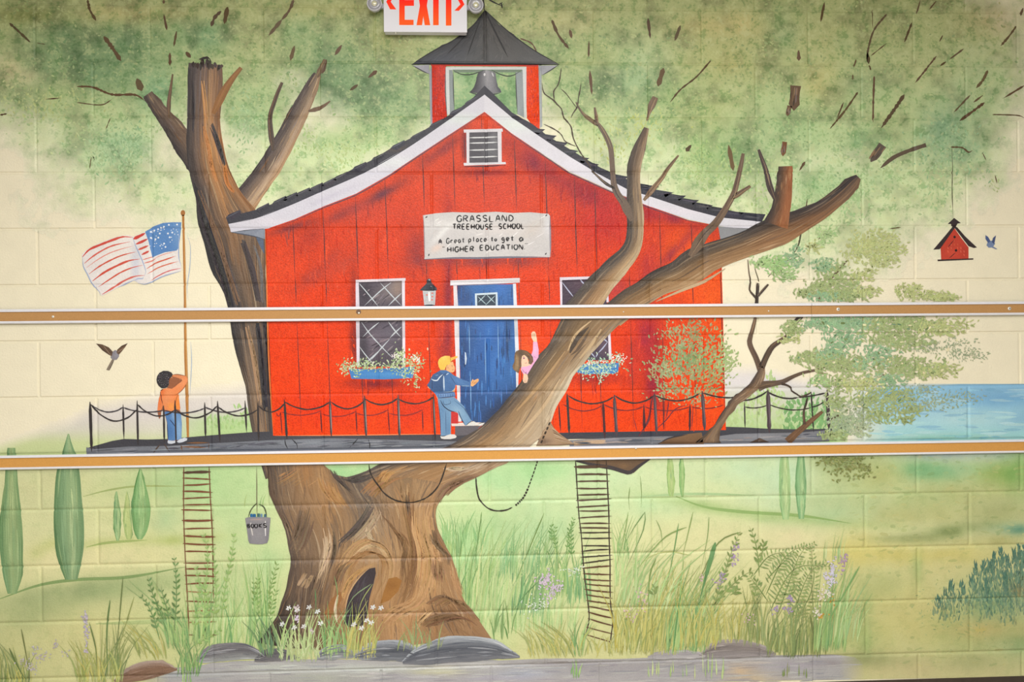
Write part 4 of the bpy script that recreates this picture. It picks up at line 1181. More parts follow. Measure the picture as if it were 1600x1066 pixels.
# cupola (drawn before the roof edge)
zc = Z(640, 10, 4.264)
P = Paint(17, .6, 'foliage'); P.poly(zc((290, 425), (710, 425), (720, 720), (300, 720)), field((136, 176, 118), [(715, 130, 12, 20, (160, 192, 140), .7), (730, 160, 20, 10, (110, 156, 104), .7), (800, 135, 20, 16, (112, 158, 96), .7), (790, 165, 16, 12, (100, 148, 92), .7)], 9), grid=20); P.done('belfry_opening', house, 'green foliage seen through the belfry')
red = lambda c: field(c, [], 1)
P = Paint(17.6, .8, 'gloss'); P.poly(zc((148, 380), (245, 395), (240, 560), (250, 740), (235, 760), (150, 795)), (202, 54, 38))
for k in range(60): P.stroke(zc((random.uniform(152, 236), random.uniform(390, 760)), (random.uniform(152, 236), random.uniform(390, 760)))[:1] + [], 1, (0, 0, 0)) if False else P.dab(675 + random.uniform(1, 21), random.uniform(104, 188), 6, 1.2, 1.57, jitter(random.choice([(176, 40, 40), (214, 66, 50), (150, 40, 44)]), 10))
P.done('belfry_post', house)
P = Paint(17.6, .8, 'gloss'); P.poly(zc((778, 400), (858, 385), (868, 600), (866, 815), (830, 812), (782, 745), (776, 600)), (230, 68, 26))
for k in range(50): P.dab(823 + random.uniform(1, 19), random.uniform(106, 190), 6, 1.2, 1.57, jitter(random.choice([(206, 48, 34), (236, 84, 44), (176, 44, 40)]), 10))
P.done('belfry_post', house)
P = Paint(17.8, .6); P.poly(zc((142, 382), (858, 380), (858, 402), (142, 398)), (190, 56, 44)); P.done('belfry_beam', house)
P = Paint(18.2, .8)
P.poly(zc((240, 405), (775, 405), (775, 425), (262, 424), (266, 600), (268, 722), (250, 722), (243, 560)), (206, 210, 212))
P.poly(zc((752, 405), (778, 405), (778, 745), (764, 745), (758, 590)), (214, 218, 220)); P.done('belfry_frame', house)
P = Paint(18, .8)
P.poly(zc((262, 424), (286, 426), (296, 560), (298, 710), (264, 722)), (140, 150, 152)); P.poly(zc((706, 426), (752, 424), (758, 590), (762, 740), (718, 720), (712, 560)), (146, 156, 160)); P.poly(zc((286, 422), (752, 422), (740, 440), (300, 442)), (112, 134, 112))
P.done('belfry_reveal', house)
P = Paint(18.6, .6)
for q in [((290, 430), (292, 560), (298, 700)), ((706, 440), (710, 560), (718, 715))]: P.stroke(zc(*q), 1.6, (60, 66, 64))
for q in [((240, 405), (238, 560), (250, 735)), ((136, 420), (138, 600), (142, 790)), ((868, 400), (868, 600), (876, 800))]: P.stroke(zc(*q), 1.5, (92, 92, 104))
P.poly(zc((130, 440), (148, 390), (152, 790), (140, 800)), (156, 160, 172)); P.poly(zc((858, 392), (878, 396), (884, 800), (868, 812)), (166, 172, 176)); P.done('belfry_edge', house)
for q in [((292, 428), (340, 452), (400, 456), (460, 440), (498, 424)), ((545, 424), (590, 448), (650, 466), (700, 456), (735, 432))]:
    P = Paint(18.6, .6); P.stroke(zc(*q), 1.7, (36, 40, 40)); P.done('belfry_rope', house)
P = Paint(19.2, 1.6)
P.flow([zc((502, 26), (440, 110), (380, 165), (280, 235), (200, 275), (80, 345), (12, 388)), zc((502, 26), (470, 120), (420, 200), (340, 290), (260, 340), (200, 380)), zc((502, 26), (500, 140), (470, 250), (440, 320), (400, 385)), zc((502, 26), (530, 100), (580, 220), (640, 320), (700, 385)), zc((502, 26), (570, 100), (650, 165), (740, 230), (820, 285), (920, 350), (1000, 388))],
       [[(34, 34, 36), (52, 52, 56), (62, 66, 76)], [(58, 58, 60), (62, 62, 66), (76, 80, 92)], [(64, 62, 62), (74, 74, 76), (84, 86, 90)], [(60, 58, 58), (78, 76, 76), (88, 88, 90)], [(50, 50, 50), (72, 72, 74), (92, 94, 98)]], streaks=170, sw=(1, 3), jit=16, du=5)
for q, w in [(((502, 26), (440, 110), (380, 165), (280, 235), (200, 275), (80, 345), (12, 388)), 2.2), (((502, 26), (540, 110), (590, 210), (655, 340)), 2.6), (((470, 90), (430, 200), (385, 330)), 2), (((400, 160), (330, 240), (250, 320)), 2), (((12, 388), (150, 382), (400, 384), (700, 384), (1000, 388)), 3), (((502, 26), (660, 170), (840, 300), (1000, 388)), 1.6)]: P.stroke(zc(*q), w, (26, 26, 30), taper=(.1, .2), step=6)
P.done('belfry_roof', house)
P = Paint(19.2, .8); P.poly(zc((20, 395), (130, 390), (132, 450), (100, 438)), (160, 160, 172)); P.poly(zc((862, 394), (990, 394), (930, 432), (882, 458)), (158, 160, 170))
P.stroke(zc((20, 395), (100, 438), (132, 452)), 1.6, (60, 60, 70)); P.stroke(zc((990, 392), (930, 432), (882, 460)), 1.6, (60, 60, 70)); P.done('belfry_soffit', house)
P = Paint(21, .6); P.stroke([(750, -14), (765, 0), (785, 10)], 2.2, (30, 28, 26), step=5); P.stroke([(783, 5), (785, 13)], 2.4, (30, 28, 26)); P.stroke([(779, 7), (786, 4)], 1.6, (30, 28, 26)); P.stroke([(757, 17), (755, 0), (752, -14)], 2.6, (34, 32, 30)); P.done('weathervane', house)
bell = thing('bell', 'grey painted school bell hanging in the belfry above the gable peak', 'bell', (765, 145))
P = Paint(18.8, .9)
P.flow([zc((490, 430), (455, 445), (442, 500), (425, 545), (398, 574)), zc((495, 426), (480, 470), (475, 530), (465, 582)), zc((512, 425), (515, 480), (520, 540), (525, 585)), zc((530, 427), (545, 470), (560, 530), (575, 580)), zc((540, 430), (570, 445), (580, 500), (592, 545), (612, 572))],
       [[(66, 66, 74), (48, 48, 54)], [(112, 112, 120), (92, 92, 100)], [(160, 160, 166), (132, 132, 140)], [(138, 138, 146), (120, 120, 128)], [(120, 120, 128), (70, 72, 80)]], streaks=60, sw=(.8, 2), jit=14, du=3)
P.stroke(zc((398, 572), (450, 588), (520, 590), (580, 584), (612, 572)), 2.4, (52, 52, 58)); P.stroke(zc((500, 445), (498, 465)), 3, (220, 220, 224)); P.stroke(zc((548, 440), (560, 470)), 2, (206, 206, 212)); P.done('bell_body', bell)

# ---- wall planks
FTOP = [(414, 357), (460, 343), (505, 323), (556, 303), (607, 274), (641, 251), (700, 212), (757, 175), (800, 209), (862, 251), (889, 269), (955, 299), (1010, 321), (1075, 344), (1121, 353), (1126, 355)]
seams = [413.5, 458, 505.5, 557, 604, 664, 712, 758, 808, 855, 900, 931, 981, 1031, 1080, 1126]
ftop = lambda x: float(np.interp(x, [p[0] for p in FTOP], [p[1] for p in FTOP]))
sx = lambda x, y: x + (y - 357) * np.interp(x, [413, 1126], [13.5 / 323, 8 / 320])
redf = field(vgrad([(180, (204, 70, 38)), (340, (208, 64, 32)), (460, (216, 62, 24)), (560, (226, 62, 16)), (680, (232, 66, 12))]), [
    (960, 330, 70, 60, (198, 50, 38), .6), (1080, 420, 60, 70, (232, 88, 34), .8), (1110, 480, 40, 60, (236, 92, 30), .8), (1040, 460, 50, 40, (232, 84, 34), .5), (1095, 620, 50, 50, (236, 78, 22), .7), (820, 560, 30, 60, (230, 88, 40), .6), (440, 420, 30, 60, (224, 74, 38), .6),
    (560, 330, 70, 20, (196, 70, 56), .5), (480, 372, 30, 18, (150, 50, 52), .45, -.6), (500, 420, 44, 12, (150, 62, 66), .5, -.7), (540, 410, 40, 10, (156, 70, 70), .4, -.7), (650, 395, 18, 40, (120, 46, 62), .6), (745, 408, 100, 10, (122, 56, 70), .75), (857, 370, 8, 36, (130, 60, 70), .5),
    (600, 302, 40, 8, (110, 52, 66), .7, -.5), (540, 332, 40, 8, (110, 52, 66), .6, -.45), (460, 354, 36, 6, (110, 52, 66), .6, -.3), (690, 235, 50, 9, (130, 50, 56), .6, -.6), (830, 250, 60, 18, (140, 40, 56), .7, .6), (905, 292, 60, 22, (136, 36, 58), .75, .5), (940, 335, 40, 40, (180, 40, 44), .6), (1060, 345, 60, 10, (150, 44, 62), .75, .3), (1000, 330, 30, 14, (160, 40, 50), .6, .4),
    (1010, 420, 14, 60, (160, 44, 60), .6, .3), (1050, 395, 50, 8, (150, 50, 66), .6, -.8), (960, 450, 30, 30, (170, 60, 70), .55), (700, 470, 8, 160, (132, 40, 56), .75), (553, 500, 7, 70, (84, 30, 44), .85), (600, 600, 56, 9, (110, 30, 46), .8), (690, 540, 10, 60, (150, 50, 60), .4), (670, 470, 22, 18, (150, 50, 56), .5),
    (930, 592, 44, 9, (130, 36, 52), .7), (1010, 530, 26, 50, (160, 40, 62), .65), (1020, 600, 18, 60, (150, 36, 60), .7), (985, 570, 14, 40, (170, 50, 60), .4), (757, 190, 20, 20, (224, 74, 40), .6), (727, 230, 6, 40, (110, 36, 42), .5), (760, 270, 40, 6, (120, 36, 46), .6), (780, 300, 60, 30, (200, 70, 60), .4), (500, 640, 60, 30, (220, 50, 24), .5), (640, 640, 40, 30, (210, 50, 30), .5)], 8, rough=1.2)
redf_at = lut(redf, 405, 170, 1140, 690)
for k in range(15):
    a, b = seams[k], seams[k + 1]
    top = [(a, ftop(a))] + [p for p in FTOP if a < p[0] < b] + [(b, ftop(b))]
    yb = lambda x: np.interp(x, [413, 700, 1130], [681, 679, 672])
    bot = [(sx(b, 680), yb(b)), (sx(a, 680), yb(a))]
    P = Paint(18, .8, 'gloss'); P.poly(top + bot, redf, grid=30)
    # vertical brush marks and stipple inside each plank
    for q in range(90):
        x = random.uniform(a + 2, b - 2); y = random.uniform(ftop(x) + 4, 672)
        c = redf_at(x, y); L = random.uniform(5, 26)
        if y + L > 676: continue
        x2 = x + random.uniform(-4, 4)
        if x2 > b - 1 or x2 < a + 1: x2 = x
        P.stroke([(sx(x, y), y), (sx(x2, y + L), y + L)], random.uniform(1, 3.4), np.clip(c + random.uniform(-1, 1) * np.array([14, 12, 8]), 5, 250), step=60, smooth=False)
    P.done('plank', house)
    if k:
        y0 = ftop(a) + 3
        for (ya, yb2, w, al) in [(y0, 430, 1.5, 1), (430, 476, 1.3, 1), (498, 676, 1.1, 1)]:
            if k in (5, 6, 7, 8) and yb2 < 440: segs = [(y0, 330), (408, 432)]
            else: segs = [(ya, yb2)]
            for s0, s1 in segs:
                if s1 - s0 <= 6: continue
                P = Paint(19, .6); P.stroke([(sx(a, s0), s0), (sx(a, (s0 + s1) / 2) + random.uniform(-.6, .6), (s0 + s1) / 2), (sx(a, s1), s1)], w, (92, 40, 40), step=14, wob=.6)
                P.done('plank_seam', house)
P = Paint(19.2, .4); P.stroke([(414, 358), (417, 450), (420, 560), (427, 680)], 2, (226, 120, 50), step=14); P.stroke([(1124, 356), (1127, 470), (1130, 580), (1133, 670)], 1.6, (120, 44, 36), step=14); P.stroke([(430, 681), (560, 680), (700, 678)], 1.6, (230, 130, 80), step=20); P.done('wall_edge', house)

# ---- roof: dark shingled edge, white bargeboards, soffits
P = Paint(20, 1.2)
RL = [(353, 340), (400, 328), (425, 319), (460, 306), (500, 291), (522, 280), (552, 264), (582, 250), (612, 231), (642, 216), (672, 198), (715, 172), (740, 152), (757, 134)]
RLb = [(357, 350), (400, 341), (450, 322), (500, 300), (545, 280), (572, 268), (641, 228), (700, 188), (740, 160), (757, 148)]
P.poly(RL + RLb[::-1], field((58, 58, 68), [(620, 232, 30, 6, (84, 70, 62), .6), (700, 180, 30, 6, (70, 54, 60), .5), (450, 314, 40, 6, (72, 74, 84), .5)]), grid=24)
P.done('roof_edge', house)
P = Paint(20, 1.2)
RR = [(757, 134), (770, 146), (800, 176), (832, 194), (855, 212), (878, 226), (906, 243), (938, 262), (970, 276), (1000, 290), (1032, 301), (1063, 309), (1090, 317), (1118, 324), (1150, 331), (1196, 335)]
RRb = [(757, 148), (800, 184), (844, 214), (890, 245), (935, 272), (980, 296), (1015, 307), (1075, 327), (1125, 340), (1190, 347)]
P.poly(RR + RRb[::-1], field((52, 52, 64), [(1080, 320, 60, 8, (66, 62, 62), .5)]), grid=24)
P.done('roof_edge', house)
for pts in [(353, 340), (398, 329), (425, 318), (442, 312), (462, 305), (482, 297), (502, 289), (521, 280), (550, 265), (580, 250), (610, 231), (641, 215), (671, 197), (702, 178), (726, 161)]:
    x, y = pts; P = Paint(21, .5)
    P.poly([(x, y + 1), (x + 4, y - 3.5 + random.uniform(-1, 1)), (x + 22, y - 12), (x + 24, y - 6), (x + 10, y + 4)], jitter((54, 54, 64), 8)); P.stroke([(x + 1, y), (x + 10, y - 4), (x + 22, y - 11)], 1.3, jitter((86, 86, 98), 12), step=20); P.done('shingle', house)
for (x, y, L) in [(832, 203, 24), (850, 213, 24), (868, 224, 24), (884, 236, 24), (903, 248, 22), (920, 257, 20), (968, 277, 18), (1008, 292, 26), (1030, 301, 26), (1050, 307, 26), (1072, 314, 24), (1094, 321, 24), (1116, 327, 28), (1140, 333, 26), (1168, 338, 28)]:
    P = Paint(21, .5)
    P.poly([(x - 14, y - 6), (x + L * .5, y - 1.5), (x + L - 4, y - .5 + random.uniform(-1, 1)), (x + L - 8, y + 2), (x + L * .4, y + 7), (x - 10, y + 4)], jitter((52, 52, 64), 7))
    for k in range(3): P.stroke([(x - 6, y + random.uniform(-3, 4)), (x + L * .7, y + random.uniform(0, 4))], 1.1, jitter((78, 76, 88), 14), step=20)
    P.done('shingle', house)
P = Paint(22, .8)
P.poly(RLb[:1] + [(400, 341), (450, 322), (500, 300), (545, 280), (572, 268), (641, 228), (700, 188), (740, 160), (757, 148), (757, 175), (700, 212), (641, 251), (607, 274), (556, 303), (505, 323), (460, 343), (419, 357), (361, 363)],
       field((208, 207, 220), [(620, 255, 50, 10, (218, 224, 226), .7), (720, 186, 40, 10, (216, 226, 224), .7), (420, 346, 50, 6, (218, 214, 226), .6), (520, 306, 40, 4, (190, 186, 206), .5, -.4)]), grid=24)
P.stroke([(757, 177), (700, 214), (641, 253), (607, 276), (556, 305), (505, 325), (460, 345), (419, 359)], 1.8, (92, 62, 76), step=10)
P.stroke([(357, 350), (400, 341), (450, 322), (500, 300), (572, 268), (641, 228), (740, 160), (757, 148)], 1.4, (54, 54, 66), step=10)
P.done('bargeboard', house, 'white left gable board')
P = Paint(22, .8)
P.poly([(757, 148), (800, 184), (844, 214), (890, 245), (935, 272), (980, 296), (1015, 307), (1075, 327), (1125, 340), (1192, 347), (1187, 358), (1150, 357), (1121, 353), (1075, 343), (1010, 321), (955, 298), (889, 268), (862, 250), (800, 209), (757, 175)],
       field((214, 213, 224), [(800, 195, 50, 14, (218, 228, 226), .7), (900, 258, 50, 10, (222, 220, 234), .6), (1060, 330, 50, 5, (224, 218, 230), .6)]), grid=24)
P.stroke([(757, 177), (800, 211), (862, 252), (889, 270), (955, 300), (1010, 323), (1075, 345), (1121, 355)], 1.8, (96, 58, 76), step=10)
P.done('bargeboard', house, 'white right gable board')
P = Paint(22, .6); P.poly([(361, 363), (395, 358), (414, 357), (414, 374), (395, 369)], (128, 136, 152)); P.stroke([(361, 363), (395, 369), (414, 374)], 1.6, (70, 76, 90)); P.done('soffit', house)
P = Paint(22, .6); P.poly([(1122, 354), (1186, 358), (1150, 374), (1127, 383)], (138, 140, 146)); P.stroke([(1127, 383), (1160, 370), (1187, 359)], 2.2, (196, 202, 206)); P.done('soffit', house)
P = Paint(22, .6); P.poly(A1_((0, 410), (48, 430), (52, 520), (30, 480), (10, 440)), (78, 92, 116)); P.done('soffit', house)

# ---- gable louvre
gl = Paint(23, .8); wm = (214, 212, 220)
gl.poly(zc((360, 822), (618, 815), (622, 835), (362, 842)), wm); gl.poly(zc((378, 840), (398, 838), (398, 1050), (380, 1050)), wm); gl.poly(zc((586, 832), (612, 832), (614, 1048), (590, 1048)), wm); gl.poly(zc((360, 1044), (640, 1038), (642, 1052), (362, 1062)), wm)
gl.stroke(zc((366, 1068), (500, 1066), (640, 1058)), 2.4, (84, 30, 38)); gl.stroke(zc((366, 860), (368, 1040)), 1.6, (96, 44, 50))
g = gl.done('gable_louvre', house, 'small white framed louvre in the gable')
P = Paint(22.6, .4); P.poly(zc((396, 836), (588, 832), (592, 1048), (396, 1050)), field((74, 72, 80), [(770, 215, 8, 10, (120, 120, 126), .7), (765, 235, 10, 12, (112, 114, 120), .6), (775, 225, 6, 30, (130, 132, 138), .5)]), grid=30); P.done('louvre_gap', g)
for y in (874, 910, 957, 1004):
    P = Paint(23, .5); P.stroke(zc((398, y + 2), (490, y), (588, y - 4)), 2, (206, 208, 212), taper=(.05, .1), step=9); P.done('slat', g)
P = Paint(23, .5); P.stroke(zc((500, 838), (500, 1046)), 1.1, (98, 98, 104)); P.done('slat', g)

# ---- leaded windows
zw = Z(540, 420, 5.6125)
P = Paint(22, .8); P.poly(zw((88, 98), (526, 82), (526, 104), (90, 120)), (216, 208, 218)); P.poly(zw((88, 118), (115, 116), (122, 340), (124, 860), (98, 860), (90, 400)), (210, 200, 214)); P.poly(zw((494, 104), (520, 102), (524, 860), (500, 860)), (214, 206, 218))
w = P.done('window', house, 'left leaded window with white frame')
P = Paint(21.4, .6); P.poly(zw((115, 116), (496, 104), (502, 860), (122, 860)), field((78, 70, 82), [(610, 455, 26, 14, (132, 122, 122), .8, -.6), (622, 450, 10, 16, (156, 132, 118), .6), (570, 460, 10, 30, (54, 48, 60), .7), (590, 530, 26, 20, (120, 108, 122), .7, -.7), (568, 545, 8, 30, (48, 44, 54), .8), (610, 520, 20, 24, (96, 92, 106), .5)], 3), grid=26)
for k in range(50):
    x, y = random.uniform(566, 622), random.uniform(448, 566); c = random.choice([(116, 106, 116), (62, 56, 68), (132, 120, 128), (90, 84, 96)])
    P.stroke([(x, y), (x + random.uniform(8, 22) * .7, y - random.uniform(8, 20) * .7)] if x < 612 and y > 462 else [(x, y), (x + 4, y - 3)], random.uniform(1, 2.6), jitter(c, 8), step=30)
P.done('pane', w)
P = Paint(22.4, .6)
for a in [((120, 130), (210, 235), (290, 335)), ((305, 125), (400, 230), (490, 325)), ((400, 120), (300, 200), (165, 325)), ((490, 215), (430, 270), (375, 325)), ((140, 470), (220, 580), (330, 700), (420, 790)), ((375, 465), (430, 540), (490, 605)), ((295, 470), (220, 530), (150, 600)), ((490, 510), (440, 555), (385, 610)), ((385, 620), (320, 690), (225, 800)), ((120, 680), (170, 750), (240, 830)), ((150, 845), (210, 800), (290, 720))]: P.stroke(zw(*a), 1.7, (190, 198, 206), step=8, wob=.4)
P.done('lattice', w)
zr = Z(860, 420, 5.921)
P = Paint(21.4, .6); P.poly(zr((106, 102), (420, 92), (518, 200), (536, 590), (542, 845), (320, 850), (108, 500)), field((66, 54, 70), [(905, 445, 16, 12, (92, 66, 78), .6), (945, 540, 12, 20, (104, 84, 100), .6), (930, 555, 12, 12, (88, 84, 104), .5)], 3), grid=26); w = P.done('window', house, 'right leaded window half hidden by the big limb')
for q in [((86, 80), (380, 72), (360, 96), (108, 106), (110, 340), (92, 340)), ((515, 206), (533, 190), (540, 310), (518, 310)), ((533, 585), (555, 575), (566, 840), (540, 845))]:
    P = Paint(22, .8); P.poly(zr(*q), (214, 206, 220)); P.done('frame', w)
P = Paint(22.4, .6)
for a in [((108, 125), (160, 195), (220, 270)), ((272, 95), (310, 140), (340, 158)), ((380, 110), (330, 150), (220, 265), (160, 330)), ((470, 290), (495, 320)), ((470, 630), (530, 680)), ((530, 675), (480, 740), (440, 780)), ((370, 770), (415, 825)), ((420, 820), (440, 780))]: P.stroke(zr(*a), 1.8, (176, 182, 208), step=8, wob=.4)
P.done('lattice', w)

# ---- door
zd = Z(690, 420, 3.807)
P = Paint(21.6, .8)
P.poly(zd((92, 98), (424, 92), (440, 300), (458, 500), (456, 712), (420, 800), (330, 900), (235, 935), (115, 905), (108, 500), (100, 300)),
       field(vgrad([(440, (52, 104, 168)), (500, (52, 100, 170)), (570, (44, 92, 160)), (660, (42, 76, 128))]), [(712, 450, 14, 22, (46, 44, 78), .85), (728, 465, 10, 14, (40, 52, 92), .6), (780, 450, 20, 14, (60, 112, 188), .6), (722, 560, 10, 60, (36, 62, 112), .7), (735, 530, 10, 40, (46, 78, 128), .5), (795, 540, 7, 60, (44, 78, 124), .7), (764, 520, 7, 40, (50, 112, 192), .7), (775, 570, 12, 40, (62, 118, 192), .6, .3), (785, 590, 16, 30, (62, 124, 196), .5), (800, 560, 5, 40, (70, 130, 196), .6), (740, 640, 24, 20, (40, 70, 118), .7), (790, 625, 24, 12, (32, 44, 72), .8, -.9), (768, 648, 24, 10, (34, 44, 70), .8, -.9)], 3), grid=28)
for k in range(160):
    x, y = random.uniform(716, 800), random.uniform(446, 650)
    if x > 800 - (y - 590) * .9: continue
    c = jitter(random.choice([(42, 86, 150), (62, 116, 184), (40, 72, 124), (52, 100, 168)]), 8); P.stroke([(x, y), (x + random.uniform(-1, 1), y + random.uniform(8, 26))], random.uniform(1, 2.6), c, step=40)
for x, y0, y1 in [(733, 508, 560), (735, 580, 640), (758, 528, 600), (778, 506, 570)]: P.stroke([(x, y0), (x + 1, y1)], 1.5, (112, 156, 206), step=20)
P.stroke(zd((385, 310), (392, 480), (400, 560)), 3, (34, 66, 112), step=12)
d = P.done('door', house, 'blue plank door with white surround')
P = Paint(22.4, .8)
P.poly(zd((52, 70), (465, 55), (465, 82), (52, 100)), (218, 216, 222)); P.poly(zd((70, 100), (90, 98), (104, 300), (106, 480), (108, 620), (112, 800), (118, 910), (98, 910), (90, 700), (78, 400)), (216, 210, 216)); P.poly(zd((424, 90), (442, 88), (452, 300), (460, 500), (456, 700), (444, 712), (438, 500)), (206, 212, 224))
P.stroke(zd((52, 100), (300, 92), (465, 82)), 1.4, (120, 110, 130)); P.done('door_frame', d)
P = Paint(22.4, .8); P.poly(zd((198, 148), (332, 140), (334, 220), (200, 220)), (196, 214, 228)); P.poly(zd((210, 158), (322, 152), (322, 220), (212, 220)), (50, 64, 80))
for a in [((215, 165), (268, 215)), ((268, 155), (318, 205)), ((318, 160), (260, 218)), ((262, 155), (218, 200))]: P.stroke(zd(*a), 1.3, (170, 196, 206))
P.done('door_window', d)
P = Paint(22.4, .6); P.stroke(zd((141, 498), (144, 535), (142, 570)), [1.6, 3.2, 1.4], (190, 206, 226)); P.stroke(zd((136, 560), (138, 590)), 1.6, (30, 44, 76)); P.done('handle', d)
P = Paint(22.2, .8); P.poly([(711, 663), (748, 662), (758, 660), (736, 680), (711, 681)], (96, 92, 100)); P.poly([(705, 661), (757, 660), (754, 665), (706, 666)], (224, 206, 200)); P.poly([(703, 640), (716, 640), (716, 662), (704, 662)], (196, 44, 42)); P.done('doorstep', house, 'small grey step with white tread')

# ---- flower boxes
def flower_box(name_lab, pts, seedpts, cols, leafspan):
    t = thing('flower_box', name_lab, 'flower box', pts[-1])
    P = Paint(23, .8); P.poly(pts, field((64, 126, 190), [(600, 585, 40, 4, (84, 150, 208), .6), (940, 576, 20, 6, (78, 138, 200), .6), (620, 578, 30, 3, (44, 92, 150), .5)], 2), grid=30); P.done('planter', t)
    P = Paint(24, 1.2)
    for (x, y, w, h, n) in seedpts:
        for k in range(n):
            a, b = random.gauss(x, w * .5), random.gauss(y, h * .5)
            P.dab(a, b, random.uniform(2.5, 5.5), random.uniform(1.2, 2.2), random.uniform(0, 3.14), jitter(random.choice(cols), 14))
    P.done('trailing_plant', t, kind='stuff')
    return t
GR = [(156, 186, 130), (182, 202, 150), (130, 166, 104), (206, 214, 180), (168, 190, 120)]
fb = flower_box('blue flower box under the left leaded window, green plants spilling over', [(545, 576), (580, 577), (648, 573), (645, 591), (600, 593), (549, 592)],
           [(545, 572, 22, 10, 60), (570, 570, 30, 8, 80), (600, 572, 40, 8, 80), (635, 568, 26, 20, 150), (625, 556, 12, 16, 50), (652, 565, 10, 14, 36), (650, 580, 8, 24, 40), (633, 585, 6, 16, 26), (555, 580, 10, 10, 24), (651, 600, 3, 14, 14), (540, 580, 8, 12, 20)], GR, 0)
P = Paint(25.2, .6)
for k in range(26):
    a = random.uniform(0, 6.28); cx, cy = random.choice([(648, 558), (655, 562), (618, 556)])
    P.dab(cx + math.cos(a) * random.uniform(0, 7), cy + math.sin(a) * random.uniform(0, 4), 3.4, 1.6, a, (232, 222, 226))
P.done('flower', fb, kind='stuff')
fb = flower_box('blue flower box under the right leaded window beside the limb, white flowers', [(903, 570), (967, 567), (966, 580), (960, 584), (915, 585), (901, 582)],
           [(925, 570, 26, 10, 90), (950, 570, 24, 12, 90), (915, 582, 20, 8, 40), (940, 582, 20, 6, 40), (965, 560, 14, 10, 40), (938, 592, 8, 8, 16)], [(150, 200, 170), (180, 212, 176), (120, 172, 140), (206, 220, 190)], 0)
P = Paint(25.2, .6)
for k in range(34):
    x = random.uniform(915, 980); P.dab(x, np.interp(x, [915, 945, 980], [566, 563, 558]) + random.uniform(-4, 5), 2.8, 1.6, random.uniform(0, 3), (236, 236, 238))
P.done('flower', fb, kind='stuff')

# ---- wall lantern
t = thing('wall_lantern', 'black capped glass wall lantern between the left window and the door', 'lantern', (671, 475))
P = Paint(23, .8); P.poly(zw((650, 190), (672, 165), (700, 140), (715, 120), (712, 100), (728, 86), (748, 92), (752, 118), (775, 145), (800, 170), (802, 190)), (54, 58, 68)); P.dab(540 + 735 / 5.61, 420 + 98 / 5.61, 4, 2.4, .4, (150, 156, 166)); P.dab(540 + 750 / 5.61, 420 + 155 / 5.61, 3, 1.4, .4, (140, 146, 156)); P.stroke(zw((655, 190), (800, 190)), 1.6, (40, 42, 50)); P.done('lantern_cap', t)
P = Paint(22.8, .8); P.poly(zw((676, 192), (792, 192), (784, 320), (690, 322)), field((186, 188, 192), [(668, 464, 4, 10, (170, 174, 180), .6)]), grid=30)
for x, y in [(760, 215), (760, 245), (758, 272), (735, 272), (712, 230)]: P.dab(540 + x / 5.61, 420 + y / 5.61, 3.4, 2.6, 0, (214, 112, 100))
P.stroke(zw((732, 205), (736, 285)), [2, 3.4, 2.4], (244, 244, 240)); P.done('lantern_glass', t)
P = Paint(23, .5); P.stroke(zw((686, 322), (782, 320)), 2.4, (44, 48, 60)); P.done('lantern_base', t)

# ---- painted name board
zs = Z(650, 325, 7.2727)
t = thing('name_board', 'white lettered cloth sign nailed to the red wall above the door', 'sign', (760, 405))
P = Paint(22.4, .8)
P.poly(zs((78, 85), (220, 62), (420, 48), (700, 56), (900, 44), (1100, 58), (1300, 50), (1505, 68), (1520, 90), (1522, 560), (1300, 552), (1000, 556), (700, 566), (400, 566), (95, 585), (100, 400), (88, 200)), field((196, 193, 194), [(690, 350, 30, 8, (220, 218, 218), .6), (690, 365, 26, 4, (226, 226, 226), .6, -.8), (830, 360, 26, 10, (192, 184, 178), .6, -.7), (800, 360, 50, 10, (214, 206, 204), .5), (682, 388, 10, 5, (222, 196, 184), .6, -.5), (760, 398, 60, 5, (196, 194, 194), .6), (760, 340, 50, 6, (208, 206, 206), .5), (855, 350, 5, 20, (212, 214, 222), .6)], 6), grid=28)
P.stroke(zs((95, 585), (400, 570), (700, 570), (1000, 562), (1300, 560), (1522, 566)), 3, (110, 108, 124), step=10); P.stroke(zs((1522, 90), (1528, 560)), 2.6, (140, 134, 146), step=10); P.stroke(zs((84, 85), (92, 300), (98, 585)), 1.6, (150, 120, 124), step=10)
for k in range(40):
    x, y = random.uniform(668, 850), random.uniform(338, 398); P.stroke([(x, y), (x + random.uniform(6, 14), y - random.uniform(2, 9))], random.uniform(1, 2.2), jitter(random.choice([(214, 212, 212), (196, 194, 194), (224, 222, 222)]), 5), step=30)
P.done('board', t)
